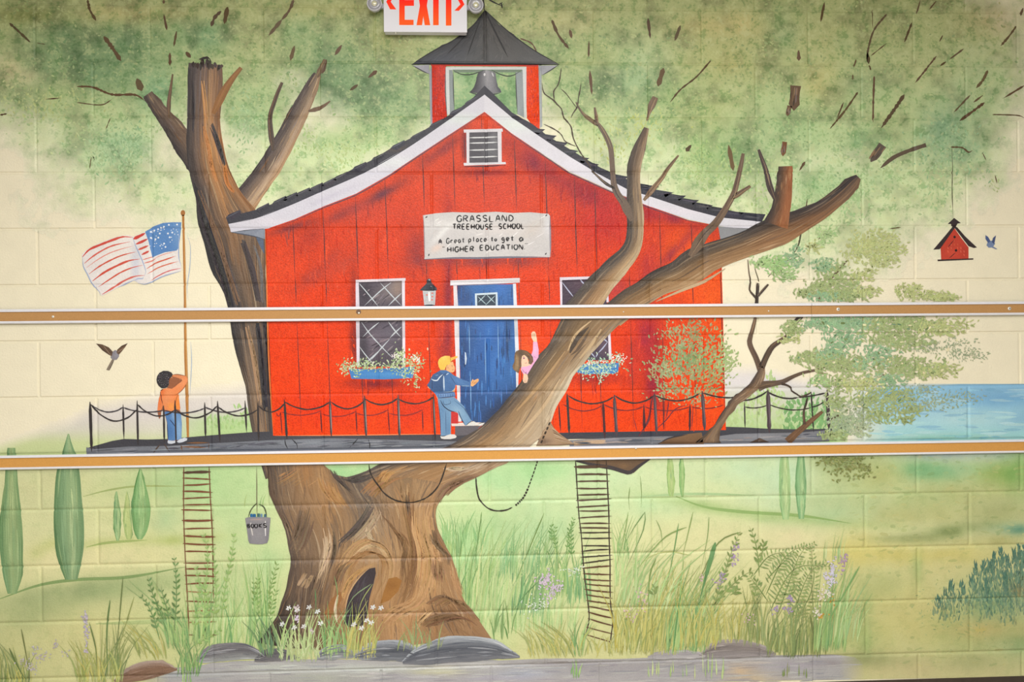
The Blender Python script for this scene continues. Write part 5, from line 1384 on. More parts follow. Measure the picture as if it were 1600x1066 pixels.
FONT = {  # pen strokes in a unit box, y down
    'G': [[(.95, .2), (.6, 0), (.2, .15), (0, .5), (.15, .9), (.55, 1), (.9, .8), (.9, .55), (.55, .55)]], 'R': [[(0, 1), (.05, 0)], [(.05, .02), (.7, .05), (.8, .3), (.4, .5), (.05, .52)], [(.35, .52), (.9, 1)]], 'A': [[(0, 1), (.45, 0), (.95, 1)], [(.2, .62), (.75, .62)]],
    'S': [[(.85, .12), (.5, 0), (.1, .15), (.2, .42), (.7, .55), (.85, .8), (.45, 1), (.05, .88)]], 'L': [[(.1, 0), (.1, 1), (.85, 1)]], 'N': [[(0, 1), (.05, 0), (.85, 1), (.9, 0)]], 'D': [[(.08, 0), (.08, 1)], [(.02, .02), (.6, .08), (.95, .5), (.6, .92), (.02, .98)]], 'T': [[(0, .03), (1, 0)], [(.5, 0), (.5, 1)]],
    'E': [[(.85, 0), (.08, .02), (.08, 1), (.88, .97)], [(.08, .5), (.7, .48)]], 'H': [[(.05, 0), (.05, 1)], [(.9, 0), (.9, 1)], [(.05, .52), (.9, .5)]], 'O': [[(.5, 0), (.1, .2), (.02, .6), (.3, .98), (.7, .95), (.95, .55), (.85, .15), (.5, 0)]], 'U': [[(.05, 0), (.08, .7), (.4, 1), (.8, .8), (.88, 0)]], 'C': [[(.9, .15), (.5, 0), (.1, .3), (.1, .75), (.5, 1), (.92, .85)]],
    'I': [[(.5, 0), (.5, 1)]], 'B': [[(.1, 0), (.1, 1)], [(.05, .02), (.7, .1), (.6, .42), (.15, .48), (.8, .6), (.75, .92), (.05, .98)]], 'K': [[(.1, 0), (.1, 1)], [(.85, 0), (.15, .55), (.9, 1)]],
    'r': [[(.15, .4), (.2, 1)], [(.2, .6), (.45, .42), (.85, .45)]], 'e': [[(.1, .72), (.85, .66), (.7, .42), (.3, .42), (.1, .7), (.35, 1), (.85, .9)]], 'a': [[(.8, .5), (.45, .4), (.1, .65), (.25, .98), (.6, .92), (.8, .6)], [(.82, .42), (.85, 1)]], 't': [[(.5, .05), (.48, .85), (.75, 1)], [(.1, .38), (.9, .34)]], 'p': [[(.12, .42), (.15, 1.4)], [(.12, .5), (.6, .4), (.85, .68), (.55, .98), (.15, .9)]], 'l': [[(.5, 0), (.5, 1)]], 'c': [[(.85, .48), (.45, .4), (.12, .7), (.4, 1), (.88, .92)]], 'o': [[(.5, .42), (.12, .7), (.45, 1), (.88, .7), (.5, .42)]], 'g': [[(.8, .5), (.45, .4), (.12, .62), (.4, .9), (.8, .62)], [(.82, .42), (.82, 1.15), (.5, 1.4), (.1, 1.25)]],
    '.': [[(.3, .92), (.5, 1)]], '"': [[(.2, 0), (.1, .3)], [(.7, 0), (.6, .3)]]}
def letter(par, ch, x0, y0, x1, y1, w, col, zz, layer=24, name='lettering'):
    P = Paint(layer, .5)
    for st in FONT[ch]: P.stroke(zz(*[(x0 + (x1 - x0) * a, y0 + (y1 - y0) * b) for a, b in st]), w, col, taper=(.06, .1), step=4, wob=.35)
    P.done('letter', par)
INK = (44, 42, 44)
def line(txt, xs, y0, y1, w, dy=0):
    """xs: left edge, right edge of the word in the board zoom"""
    n = sum(.45 if c == 'I' else 1 for c in txt); adv = (xs[1] - xs[0]) / n; x = xs[0]
    for c in txt:
        a = adv * (.45 if c == 'I' else 1); yy = dy * (x - xs[0]) / (xs[1] - xs[0])
        letter(t, c, x + a * .1, y0 + yy, x + a * .86, y1 + yy, w, jitter(INK, 8), zs); x += a
line('GRASSLAND', (458, 1118), 88, 158, 2.1, -6); line('TREEHOUSE', (412, 885), 185, 242, 2.1); line('SCHOOL', (935, 1240), 182, 238, 2.2, -6)
line('A', (252, 305), 358, 410, 2.3); line('Great', (342, 560), 345, 405, 1.7, -14); line('place', (590, 810), 328, 388, 1.8, -6); line('to', (845, 925), 325, 378, 2, 0); line('get', (965, 1120), 318, 374, 2.1, -4); line('a', (1165, 1230), 310, 378, 2.3)
line('"', (298, 335), 440, 480, 1.5); line('HIGHER', (352, 668), 445, 502, 2.2, -10); line('EDUCATION', (722, 1225), 425, 482, 2.1, -10); line('.', (1226, 1240), 405, 470, 2); line('"', (1234, 1280), 402, 432, 1.4)
for x, y, a in [(118, 105, -.6), (1480, 85, -.7), (146, 535, -1.2), (1474, 522, -.9)]:
    P = Paint(24, .5); P.dab(650 + x / 7.27, 325 + y / 7.27, 4.6, 2, a, (40, 38, 46)); P.done('nail', t)

# ================================================================== shrub painted against the house corner
t = thing('shrub', 'grey-green leafy shrub painted over the right corner of the red schoolhouse', 'shrub', (1000, 670))
for pts, w in [(B2_((790, 590), (850, 490), (870, 380), (890, 310)), 3.2), (B2_((890, 555), (960, 490), (1020, 420), (1110, 390)), 1.6), (B2_((960, 480), (980, 370)), 1.6), (B2_((940, 340), (950, 470)), 1.4), (B2_((1130, 380), (1120, 560)), 1.2), (B2_((830, 540), (820, 390)), 3), (B2_((780, 560), (760, 480)), 1.2)]:
    P = Paint(24, .6); P.stroke(pts, w, (104, 44, 54), step=7, wob=.4); P.done('stem', t)
P = Paint(25, 1.6)
for (x, y, w, h, n, c) in [(1075, 545, 60, 44, 200, (146, 166, 116)), (1060, 575, 60, 30, 150, (134, 160, 108)), (1040, 580, 36, 20, 70, (160, 172, 122)), (1110, 560, 40, 44, 160, (150, 172, 106)), (1135, 565, 22, 34, 90, (160, 186, 116)), (1060, 520, 30, 14, 40, (158, 166, 116)), (1085, 515, 16, 24, 40, (150, 150, 100)), (1050, 610, 40, 20, 70, (150, 168, 116)), (1090, 620, 26, 20, 40, (158, 164, 116)), (1110, 600, 30, 30, 80, (156, 164, 102)), (1080, 560, 40, 30, 90, (120, 158, 96))]:
    for k in range(int(n * 1.5)):
        a, b = random.gauss(x, w * .42), random.gauss(y, h * .42)
        P.dab(a, b, random.uniform(3, 8), random.uniform(1.4, 3), math.atan2(b - 640, a - 1070) + random.uniform(-1, 1), jitter(mix(c, (196, 96, 62), random.choice([0, 0, .1, .22]) if a < 1128 else 0), 12), blunt=random.random() < .4)
P.done('leaf', t, kind='stuff')

# ================================================================== rope railings on the deck
def post(par, x0, y0, x1, y1, w, c, layer, hi=None):
    P = Paint(layer, .7); P.stroke([(x0, y0), ((x0 + x1) / 2, (y0 + y1) / 2), (x1, y1)], w, c, taper=(.05, .08), step=14, wob=.3)
    if hi: P.stroke([(x0 + w * .2, y0 + 8), (x1 + w * .2, y1 - 8)], w * .35, hi, step=14)
    P.done('post', par)
def rope(par, pts, w, c, layer):
    P = Paint(layer, .6); P.stroke(pts, w, c, taper=(.05, .05), step=5, wob=.45); P.done('rope', par)
def sag(a, b, s): return [a, (a[0] * .8 + b[0] * .2, a[1] * .8 + b[1] * .2 + s * .62), ((a[0] + b[0]) / 2, (a[1] + b[1]) / 2 + s), (a[0] * .2 + b[0] * .8, a[1] * .2 + b[1] * .8 + s * .66), b]
DK, DKR = (52, 46, 46), (96, 32, 34)
r = thing('rope_railing', 'dark post and rope railing along the left half of the deck', 'railing', (280, 690))
bk = [(192.5, 632, 194, 687), (256, 634, 257, 692), (320, 629, 321.5, 685), (383, 626, 385.5, 676)]
for a in bk: post(r, *a, 3, DK, 27)
fr = [(141, 628, 143.5, 706, 4.4), (214.5, 626, 216, 697, 3), (273.5, 625, 275.5, 696, 2.8), (340, 626.5, 344, 692, 3.4), (403, 629, 404.5, 690, 3.2), (444.5, 624, 448.5, 687, 3.6), (515.5, 624, 518, 685, 3.8), (569.5, 618, 572.5, 686, 4), (622, 617, 624.5, 687, 4), (677, 616, 680, 687, 3.6)]
for i, a in enumerate(fr): post(r, *a, DK if i < 6 else (66, 58, 60), 29, (150, 140, 140) if i > 5 else None)
for a, b, s in [((142, 632), (193, 636), 10), ((193, 637), (256, 641), 5), ((257, 641), (320, 638), 6), ((320, 636), (384, 637), 8)]: rope(r, sag(a, b, s), 2, (70, 66, 72), 28)
for a, b, s in [((142, 632), (214, 640), 22), ((215, 632), (274, 640), 14), ((274, 640), (340, 634), 16), ((341, 636), (403, 640), 12), ((404, 634), (445, 630), 12), ((445, 628), (516, 628), 12), ((517, 628), (570, 626), 12), ((570, 623), (622, 622), 10), ((623, 624), (678, 620), 9)]: rope(r, sag(a, b, s), 2.2, DK, 30)
for x0, y0, x1, y1 in [(438.5, 645, 441, 679), (501, 641, 503, 677), (556, 639, 558, 677), (606, 638, 609, 679), (660, 641, 661, 675)]: post(r, x0, y0, x1, y1, 1.9, DKR, 26)
for a, b in [((432, 645), (439, 644)), ((440, 644), (502, 642)), ((503, 647), (556, 643)), ((557, 646), (607, 640)), ((608, 646), (661, 640))]: rope(r, sag(a, b, 6), 1.6, (140, 40, 36), 26)
r = thing('rope_railing', 'dark post and rope railing along the right end of the deck', 'railing', (1100, 690))
for x0, y0, x1, y1, w in [(873, 632, 876, 676, 2), (942, 628, 945, 686, 4), (1006, 632, 1006, 676, 3.2), (1078, 632, 1077.5, 676, 3.4), (1036, 618, 1037, 674, 1.6), (1163, 628, 1164, 671, 2.2), (1267, 612, 1271, 676, 2.2)]: post(r, x0, y0, x1, y1, w, (70, 36, 40) if x0 < 1100 else DK, 27)
for x0, y0, x1, y1, w in [(886, 615, 889.5, 680, 4), (959.5, 617, 963.5, 684, 5), (1022.5, 615, 1026, 682, 4.6), (1097, 611, 1101, 674, 5), (1199.5, 609, 1202, 677, 6), (1292, 609, 1295, 672, 5)]: post(r, x0, y0, x1, y1, w, (74, 60, 66) if x0 > 900 else DK, 29, (110, 96, 104) if 900 < x0 < 1250 else None)
for a, b, s in [((887, 618), (959, 620), 12), ((960, 618), (1022, 618), 12), ((1023, 618), (1093, 615), 10), ((1098, 614), (1148, 621), 3), ((1150, 625), (1199, 611), 6), ((1200, 613), (1247, 621), 5), ((1247, 621), (1290, 614), 1)]: rope(r, sag(a, b, s), 2.3, DK, 30)
for a, b, s in [((880, 632), (942, 633), 10), ((943, 632), (1006, 635), 8), ((1007, 636), (1078, 636), 6), ((1080, 636), (1130, 633), 4), ((1164, 636), (1199, 633), 3), ((1201, 632), (1267, 637), 6), ((1268, 636), (1288, 627), 2)]: rope(r, sag(a, b, s), 1.7, (120, 38, 38) if a[0] < 1125 else DK, 26)

# ================================================================== the children
def skinpoly(par, name, pts, col, layer, span=.8, label=None, grid=None, lines=(), kind=None):
    P = Paint(layer, span); P.poly(pts, col, grid=grid)
    for q, w, c in lines: P.stroke(q, w, c, step=4, taper=(.2, .25))
    return P.done(name, par, label, kind)
zb_ = Z(220, 570, 8.2)
BR = (150, 92, 62)
body = Paint(24, .6)
body.poly(zb_((365, 250), (360, 190), (378, 165), (400, 165), (395, 145), (410, 130), (480, 128), (560, 140), (590, 152), (600, 195), (585, 250), (540, 308), (480, 365), (440, 390), (440, 420), (500, 560), (505, 590), (515, 610), (522, 960), (470, 970), (345, 975), (340, 760), (305, 610), (275, 590), (262, 610), (262, 660), (240, 697), (226, 660), (215, 600), (222, 500), (240, 400), (290, 320), (340, 295)), BR)
boy = body.done('person', None, 'boy with dark curly hair, orange shirt and blue jeans, saluting beside the flagpole', None, 'person')
skinpoly(boy, 'shirt', zb_((290, 308), (340, 300), (400, 308), (440, 282), (530, 200), (475, 168), (415, 152), (400, 138), (430, 124), (500, 128), (580, 142), (602, 180), (596, 240), (548, 305), (484, 366), (492, 430), (508, 560), (498, 580), (440, 560), (425, 590), (370, 600), (310, 590), (288, 510), (262, 590), (215, 590), (222, 500), (244, 400), (256, 340)),
         field((232, 138, 84), [(262, 622, 9, 14, (228, 150, 100), .7), (278, 632, 4, 12, (238, 142, 50), .9), (268, 635, 6, 6, (240, 156, 70), .7), (250, 625, 4, 16, (226, 112, 56), .8), (254, 612, 4, 6, (222, 108, 52), .7), (284, 596, 10, 10, (238, 162, 112), .7), (277, 588, 10, 3, (206, 132, 92), .7)], 2), 24.8, grid=44,
         lines=[(zb_((415, 130), (470, 124), (580, 145)), 1.1, (120, 70, 50)), (zb_((440, 390), (484, 366), (548, 305), (600, 220)), 1, (150, 84, 56)), (zb_((250, 345), (262, 420), (285, 515)), 1.2, (96, 50, 40)), (zb_((470, 385), (450, 470), (440, 560)), 1.1, (170, 90, 50)), (zb_((255, 335), (290, 312)), 1.6, (120, 60, 40)), (zb_((420, 285), (530, 200), (475, 168)), .9, (140, 80, 56)), (zb_((310, 590), (370, 604), (425, 592)), 1.2, (110, 70, 60))])
skinpoly(boy, 'hair', zb_((203, 190), (212, 145), (240, 105), (290, 78), (350, 80), (395, 100), (412, 125), (400, 150), (376, 172), (362, 210), (365, 245), (345, 285), (310, 300), (268, 302), (230, 270), (208, 230)), (52, 48, 52), 25.4, lines=[(zb_((295 + 80 * math.cos(a_) * r_, 190 + 96 * math.sin(a_) * r_), (295 + 80 * math.cos(a_ + .15) * r_, 190 + 96 * math.sin(a_ + .2) * r_)), 1, jitter((120, 118, 126), 24)) for a_, r_ in [(k * 2.4, (k / 34) ** .5 * .92) for k in range(34)]])
skinpoly(boy, 'jeans', zb_((303, 600), (370, 606), (430, 592), (470, 612), (514, 615), (528, 760), (522, 955), (470, 966), (456, 960), (432, 970), (350, 974), (344, 860), (342, 750), (318, 660)), field((84, 128, 184), [(264, 670, 7, 30, (66, 108, 166), .7), (280, 670, 5, 30, (132, 168, 208), .85), (272, 650, 4, 8, (140, 170, 206), .7), (268, 690, 6, 6, (96, 136, 186), .6)], 2), 25, grid=40,
         lines=[(zb_((372, 700), (420, 760), (446, 800)), 1.3, (40, 52, 84)), (zb_((448, 780), (452, 960)), 1.1, (52, 72, 110)), (zb_((340, 740), (345, 860), (352, 970)), 1.2, (40, 56, 88))])
for pts in [((343, 990), (352, 968), (400, 975), (445, 972), (444, 1000), (400, 1014), (355, 1012)), ((462, 985), (500, 955), (560, 934), (598, 945), (592, 970), (540, 992), (490, 1002))]: skinpoly(boy, 'shoe', zb_(*pts), (204, 210, 222), 25.2, lines=[(zb_(pts[0], pts[-1], pts[-2]), .9, (120, 126, 140))])
skinpoly(boy, 'ear', zb_((395, 150), (412, 160), (408, 176), (394, 172)), (176, 118, 86), 25.6)

zk = Z(650, 545, 7.108)
PE = (228, 172, 118)
P = Paint(29, .6)
P.poly(zk((335, 235), (338, 190), (378, 150), (412, 144), (420, 180), (436, 205), (428, 250), (405, 266), (375, 258), (420, 295), (510, 340), (606, 376), (632, 335), (640, 352), (688, 332), (698, 342), (694, 362), (660, 396), (630, 420), (604, 412), (520, 415), (442, 400), (432, 470), (425, 535), (530, 640), (618, 800), (690, 832), (690, 855), (545, 852), (460, 712), (390, 692), (388, 950), (448, 965), (440, 985), (385, 1004), (285, 1000), (275, 960), (265, 780), (240, 560), (210, 490), (130, 430), (170, 310), (270, 240)), PE)
P.stroke(zk((420, 185), (434, 205), (424, 214)), 1, (180, 120, 80)); P.stroke(zk((400, 236), (420, 234)), .9, (170, 96, 76)); P.stroke(zk((396, 186), (404, 196)), 1.1, (90, 60, 50)); P.stroke(zk((350, 198), (358, 214), (348, 222)), 1, (190, 130, 90))
for q in [((640, 352), (620, 395)), ((664, 360), (632, 400)), ((680, 362), (650, 392))]: P.stroke(zk(*q), .8, (176, 118, 76))
kid = P.done('person', None, 'child in a yellow cap and blue jacket stepping up to the blue door', None, 'person')
skinpoly(kid, 'jacket', zk((270, 240), (330, 238), (372, 258), (420, 296), (510, 340), (610, 374), (606, 416), (520, 414), (440, 402), (432, 440), (400, 475), (430, 484), (440, 530), (340, 545), (245, 552), (212, 500), (190, 480), (150, 440), (160, 340), (220, 270)), field((70, 110, 164), [(692, 594, 6, 12, (62, 98, 150), .6), (716, 595, 12, 5, (86, 128, 184), .7, .4), (694, 618, 14, 4, (112, 146, 192), .9), (704, 605, 6, 6, (58, 92, 140), .6)], 3), 29.8, grid=40,
         lines=[(zk((430, 440), (395, 475), (300, 482)), 1.2, (150, 176, 206)), (zk((215, 492), (320, 492), (430, 482)), 1.2, (40, 60, 100)), (zk((248, 548), (340, 540), (436, 528)), 1.2, (36, 56, 92)), (zk((500, 412), (600, 416)), 1.2, (132, 160, 190)), (zk((380, 300), (430, 380), (446, 400)), 1, (46, 76, 124))] + [(zk((250 + 26 * k, 500), (252 + 26 * k, 536)), .8, (58, 90, 140)) for k in range(7)])
skinpoly(kid, 'backpack', zk((160, 335), (190, 285), (260, 250), (300, 280), (345, 255), (330, 300), (300, 320), (300, 472), (190, 482), (150, 440), (122, 405), (150, 365)), (62, 92, 138), 30.6, lines=[(zk((308, 300), (310, 400), (314, 470)), 2.2, (186, 204, 224)), (zk((168, 335), (200, 352), (238, 350), (262, 318), (300, 285)), 1.8, (206, 220, 234)), (zk((335, 290), (365, 270)), 1.6, (170, 192, 216)), (zk((180, 345), (180, 460)), 1.2, (40, 62, 104)), (zk((215, 300), (250, 290)), 1.2, (110, 140, 180))])
skinpoly(kid, 'jeans', zk((240, 552), (340, 546), (424, 534), (470, 580), (535, 642), (618, 800), (600, 826), (558, 852), (542, 850), (500, 780), (460, 710), (390, 690), (386, 960), (330, 976), (275, 965), (266, 780), (250, 640)), field((110, 148, 186), [(690, 640, 6, 20, (92, 132, 174), .6), (712, 640, 14, 6, (140, 172, 200), .7, .6), (700, 670, 6, 14, (86, 124, 166), .5), (724, 655, 6, 14, (128, 162, 194), .6)], 3), 30, grid=40,
         lines=[(zk((270, 570), (310, 640), (380, 690), (450, 700)), 1.4, (34, 44, 70)), (zk((304, 575), (312, 620), (384, 606), (372, 566)), .9, (56, 80, 116)), (zk((470, 690), (500, 770), (548, 852)), 1.2, (40, 54, 84)), (zk((420, 570), (530, 660), (570, 740)), .9, (70, 98, 136)), (zk((330, 690), (334, 960)), .9, (70, 98, 136)), (zk((250, 600), (268, 780), (275, 960)), 1.2, (50, 70, 104)), (zk((534, 650), (616, 800)), 1, (60, 84, 120))])
for pts in [((270, 968), (300, 972), (340, 962), (380, 950), (430, 952), (452, 975), (440, 992), (385, 1004), (310, 1004), (278, 995)), ((556, 852), (600, 815), (640, 805), (690, 832), (694, 850), (640, 856)), ((694, 830), (750, 820), (760, 832), (720, 856), (694, 856))]: skinpoly(kid, 'shoe', zk(*pts), (216, 214, 212), 30.4, lines=[(zk(pts[0], pts[1], pts[2]), 1, (60, 62, 72))])
skinpoly(kid, 'cap', zk((243, 150), (255, 118), (280, 94), (325, 78), (376, 82), (386, 100), (452, 80), (466, 92), (450, 106), (400, 130), (384, 146), (372, 176), (338, 188), (318, 236), (272, 236), (252, 200)), field((236, 190, 82), [(694, 558, 4, 5, (244, 208, 110), .7), (688, 575, 5, 5, (226, 184, 70), .6), (708, 560, 5, 3, (224, 168, 76), .7)], 1), 30.8, grid=40, lines=[(zk((378, 86), (384, 120), (380, 146)), .9, (170, 120, 50)), (zk((338, 190), (352, 178)), .9, (170, 120, 60))])
post(thing('railing_post', 'single grey post standing at the heel of the child in the yellow cap', 'post', (679, 687)), 679.5, 617, 680.5, 687, 2.4, (46, 42, 48), 31.6, (196, 190, 190)) if False else None

zg = Z(790, 510, 10.15)
P = Paint(42.6, .6)
P.poly(zg((255, 470), (300, 452), (345, 488), (362, 560), (400, 606), (440, 590), (432, 440), (440, 240), (410, 180), (405, 110), (430, 82), (460, 82), (478, 110), (492, 180), (500, 250), (524, 380), (520, 490), (440, 610), (345, 765), (358, 830), (340, 892), (300, 902), (272, 870), (282, 760), (240, 690), (250, 620), (246, 545)), (232, 196, 168))
P.disc(790 + 290 / 10.15, 510 + 505 / 10.15, 1.7, 1.5, (176, 120, 150), n=8); P.disc(790 + 290 / 10.15, 510 + 506 / 10.15, .7, .7, (60, 46, 60), n=6)
P.stroke(zg((302, 578), (322, 586), (336, 570)), .8, (176, 90, 90)); P.stroke(zg((262, 530), (250, 552), (262, 560)), .7, (190, 140, 120)); P.stroke(zg((272, 480), (300, 478)), .7, (120, 84, 66))
for q in [((425, 110), (428, 160)), ((445, 96), (448, 160)), ((462, 104), (462, 160)), ((300, 850), (305, 895)), ((322, 850), (322, 893))]: P.stroke(zg(*q), .7, (190, 142, 112))
girl = P.done('person', None, 'long haired girl in pink raising an arm behind the big limb by the door', None, 'person')
skinpoly(girl, 'pink_top', zg((436, 246), (500, 246), (524, 370), (520, 492), (440, 610), (345, 765), (318, 742), (282, 760), (244, 690), (250, 645), (330, 636), (400, 612), (440, 560), (408, 450), (432, 380)), field((226, 168, 206), [(836, 545, 3, 10, (236, 186, 216), .7), (822, 580, 6, 6, (230, 170, 212), .5)], 2), 43.2, grid=44, lines=[(zg((252, 670), (290, 720), (318, 745)), 1, (176, 116, 160)), (zg((330, 720), (318, 742), (340, 765)), 1, (130, 76, 120)), (zg((440, 470), (480, 500)), .9, (196, 140, 184))])
skinpoly(girl, 'hair', zg((140, 480), (146, 430), (165, 398), (220, 372), (280, 376), (340, 392), (400, 440), (432, 490), (438, 545), (420, 585), (395, 604), (362, 590), (368, 540), (340, 490), (296, 452), (262, 470), (246, 540), (238, 600), (250, 630), (232, 664), (202, 742), (165, 720), (120, 680), (108, 630), (138, 560)), field((108, 86, 66), [(806, 560, 4, 8, (146, 112, 72), .7), (814, 552, 4, 6, (84, 66, 52), .6), (828, 556, 4, 6, (78, 62, 50), .6), (806, 576, 4, 5, (150, 128, 92), .6)], 2), 43.8, grid=44,
         lines=[(zg((160 + 8 * k, 430 + 10 * k), (150 + 10 * k, 560), (140 + 12 * k, 690)), 1, jitter((138, 112, 80), 24)) for k in range(6)] + [(zg((280 + 20 * k, 400), (380 + 8 * k, 480), (400 + 6 * k, 570)), .9, jitter((126, 98, 74), 20)) for k in range(4)])

# ================================================================== birds and birdhouse
z = B0_
P = Paint(6, .8); P.poly(z((690, 100), (694, 70), (718, 52), (738, 60), (744, 90), (730, 112), (706, 116)), field((136, 132, 140), [(182, 553, 3, 6, (160, 162, 176), .7)], 1), grid=40)
bird = P.done('bird', None, 'brown winged sparrow flying left of the flagpole', None, 'bird')
for nm, pts, c in [('wing', ((698, 92), (680, 82), (640, 55), (600, 12), (640, 18), (680, 36), (704, 62)), (96, 74, 58)), ('wing', ((728, 70), (732, 50), (760, 25), (797, 10), (780, 36), (756, 66), (742, 82)), (104, 80, 62)), ('tail', ((700, 110), (712, 116), (694, 150), (682, 180), (664, 176), (682, 140)), (130, 118, 104))]:
    skinpoly(bird, nm, z(*pts), c, 6.9, lines=[(z(pts[1], pts[3]), 1, mix(c, (40, 30, 26), .6)), (z(pts[0], pts[4]), .9, mix(c, (190, 170, 150), .5))])
z = A3_
P = Paint(6, .8); P.poly(z((1362, 465), (1372, 440), (1400, 435), (1416, 455), (1400, 478), (1376, 480)), (116, 134, 170)); bird = P.done('bird', None, 'little bluebird flying right of the red birdhouse', None, 'bird')
for nm, pts, c in [('wing', ((1372, 450), (1356, 425), (1356, 402), (1372, 412), (1388, 440)), (74, 92, 140)), ('wing', ((1396, 446), (1402, 420), (1422, 402), (1414, 440), (1410, 458)), (70, 84, 124)), ('tail', ((1402, 470), (1430, 488), (1420, 490), (1396, 480)), (130, 142, 168))]: skinpoly(bird, nm, z(*pts), c, 6.9)
bh = thing('birdhouse', 'small red birdhouse with black eaves hanging on a string beside the bluebird', 'birdhouse', (1490, 405))
skinpoly(bh, 'birdhouse_body', z((1075, 482), (1120, 420), (1162, 358), (1205, 420), (1250, 478), (1250, 552), (1080, 556)), field((196, 66, 48), [(1485, 395, 8, 6, (214, 84, 60), .6), (1506, 395, 5, 12, (176, 56, 44), .6)], 1), 9, grid=36, lines=[(z((1120 + 20 * (k % 6), 430 + 22 * (k // 6 + abs(k % 6 - 2))), (1124 + 20 * (k % 6), 446 + 22 * (k // 6 + abs(k % 6 - 2)))), 1.2, jitter((214, 96, 70), 16)) for k in range(12)])
skinpoly(bh, 'birdhouse_roof', z((1030, 492), (1100, 410), (1158, 340), (1168, 340), (1230, 410), (1302, 478), (1284, 482), (1250, 470), (1164, 358), (1085, 470), (1070, 490)), (56, 44, 46), 9.8)
skinpoly(bh, 'birdhouse_cap', z((1120, 332), (1160, 294), (1202, 326), (1180, 330), (1176, 346), (1146, 346), (1140, 332)), (56, 46, 48), 9.8)
skinpoly(bh, 'birdhouse_floor', z((1056, 554), (1280, 546), (1280, 554), (1058, 564)), (58, 44, 44), 9.8)
for x, y in [(1163, 413), (1172, 497)]:
    P = Paint(9.8, .5); P.disc(1200 + x / 3.9925, 267 + y / 3.9925, 2, 2.2, (40, 28, 28), n=8); P.done('entry_hole', bh)
for q in [((1160, 430), (1120, 480)), ((1170, 510), (1130, 545))]:
    P = Paint(9.8, .5); P.stroke(z(*q), 1.2, (84, 34, 34)); P.done('perch', bh)
P = Paint(9.8, .5); P.stroke([(1487, 231), (1488, 262), (1487.5, 300), (1489, 342)], 1.3, (84, 78, 60), step=9, wob=.5); P.done('string', bh)

# ================================================================== the big tree in front of the house
BX = [(60, 50, 48), (200, 166, 122), (176, 124, 74), (206, 184, 152), (92, 84, 84), (140, 104, 68), (120, 96, 76)]
z4b = Z(400, 710, 3.5525)
TB = [(140, 120, 60, 44, (78, 70, 66), .7), (270, 110, 50, 70, (176, 126, 76), .65), (520, 150, 60, 36, (72, 66, 66), .85), (205, 640, 46, 170, (92, 76, 66), .65), (390, 560, 15, 90, (222, 198, 168), .9, .22), (440, 480, 20, 120, (98, 82, 70), .65, .1), (330, 800, 70, 50, (76, 64, 58), .8), (250, 480, 16, 140, (148, 120, 92), .5),
      (965, 420, 30, 150, (194, 152, 106), .75), (935, 690, 46, 130, (202, 160, 114), .85, .2), (1008, 470, 13, 110, (108, 84, 66), .75, -.3), (870, 520, 22, 150, (128, 94, 62), .75), (830, 730, 26, 90, (116, 84, 54), .85, .4), (1060, 890, 120, 46, (122, 90, 62), .9), (810, 930, 110, 22, (200, 158, 112), .85, -.6), (1110, 720, 16, 110, (184, 142, 98), .65, -.25),
      (640, 510, 90, 16, (196, 158, 112), .7), (540, 600, 16, 80, (188, 146, 100), .6, .6), (740, 620, 16, 90, (190, 148, 102), .7), (600, 290, 28, 90, (98, 88, 82), .75, .5), (655, 400, 20, 34, (206, 184, 152), .85), (800, 480, 16, 60, (104, 78, 56), .7, -.3), (1180, 80, 90, 18, (204, 186, 164), .85, -.2), (760, 100, 60, 18, (184, 138, 86), .6, -.4), (560, 430, 14, 80, (110, 92, 76), .65, .7), (460, 620, 26, 80, (150, 112, 74), .5), (400, 220, 60, 60, (172, 128, 82), .5), (1100, 110, 60, 20, (132, 104, 80), .5, -.4), (980, 250, 20, 60, (150, 112, 76), .5), (250, 760, 40, 50, (150, 122, 96), .5, .3)]
def trunk_tint(x, y, c):
    for k, (X, Y, rx, ry, col, st, *an) in enumerate(TB):
        bx, by = 400 + X / 3.5525, 710 + Y / 3.5525
        dx, dy = x - bx, y - by
        if an: ca, sa = math.cos(an[0]), math.sin(an[0]); dx, dy = dx * ca + dy * sa, -dx * sa + dy * ca
        w = np.clip(st * 1.1 * np.exp(-((dx * 3.5525 / rx) ** 2 + (dy * 3.5525 / ry) ** 2)), 0, 1)[:, None]
        c = c * (1 - w) + np.array(col, float) * w
    return c
# upper forks first, the lower limb laps over their feet
P = Paint(33, 2)
P.flow(limb_curves([(903, 492, 26), (924, 464, 21), (943, 439, 19), (960, 420, 17), (978, 402, 15), (989, 385, 13), (993, 360, 12.5), (992, 335, 13), (991, 310, 11.5), (990, 285, 10), (991, 262, 9.5), (996, 240, 10), (1003, 220, 7.5), (1010, 200, 4)]),
       [[(66, 58, 54), (54, 52, 52), (62, 56, 54), (78, 68, 60)], [(98, 82, 68), (78, 70, 64), (84, 74, 66), (96, 82, 70)], [(150, 112, 74), (134, 110, 84), (118, 100, 82), (106, 88, 74)], [(176, 136, 94), (170, 144, 110), (152, 130, 104), (120, 100, 82)], [(188, 158, 122), (186, 168, 138), (176, 152, 122), (136, 114, 92)]], streaks=260, sw=(1, 2.6), jit=20, extra=BX, du=4)
P.done('limb', tree)
P = Paint(31.4, 1.5)
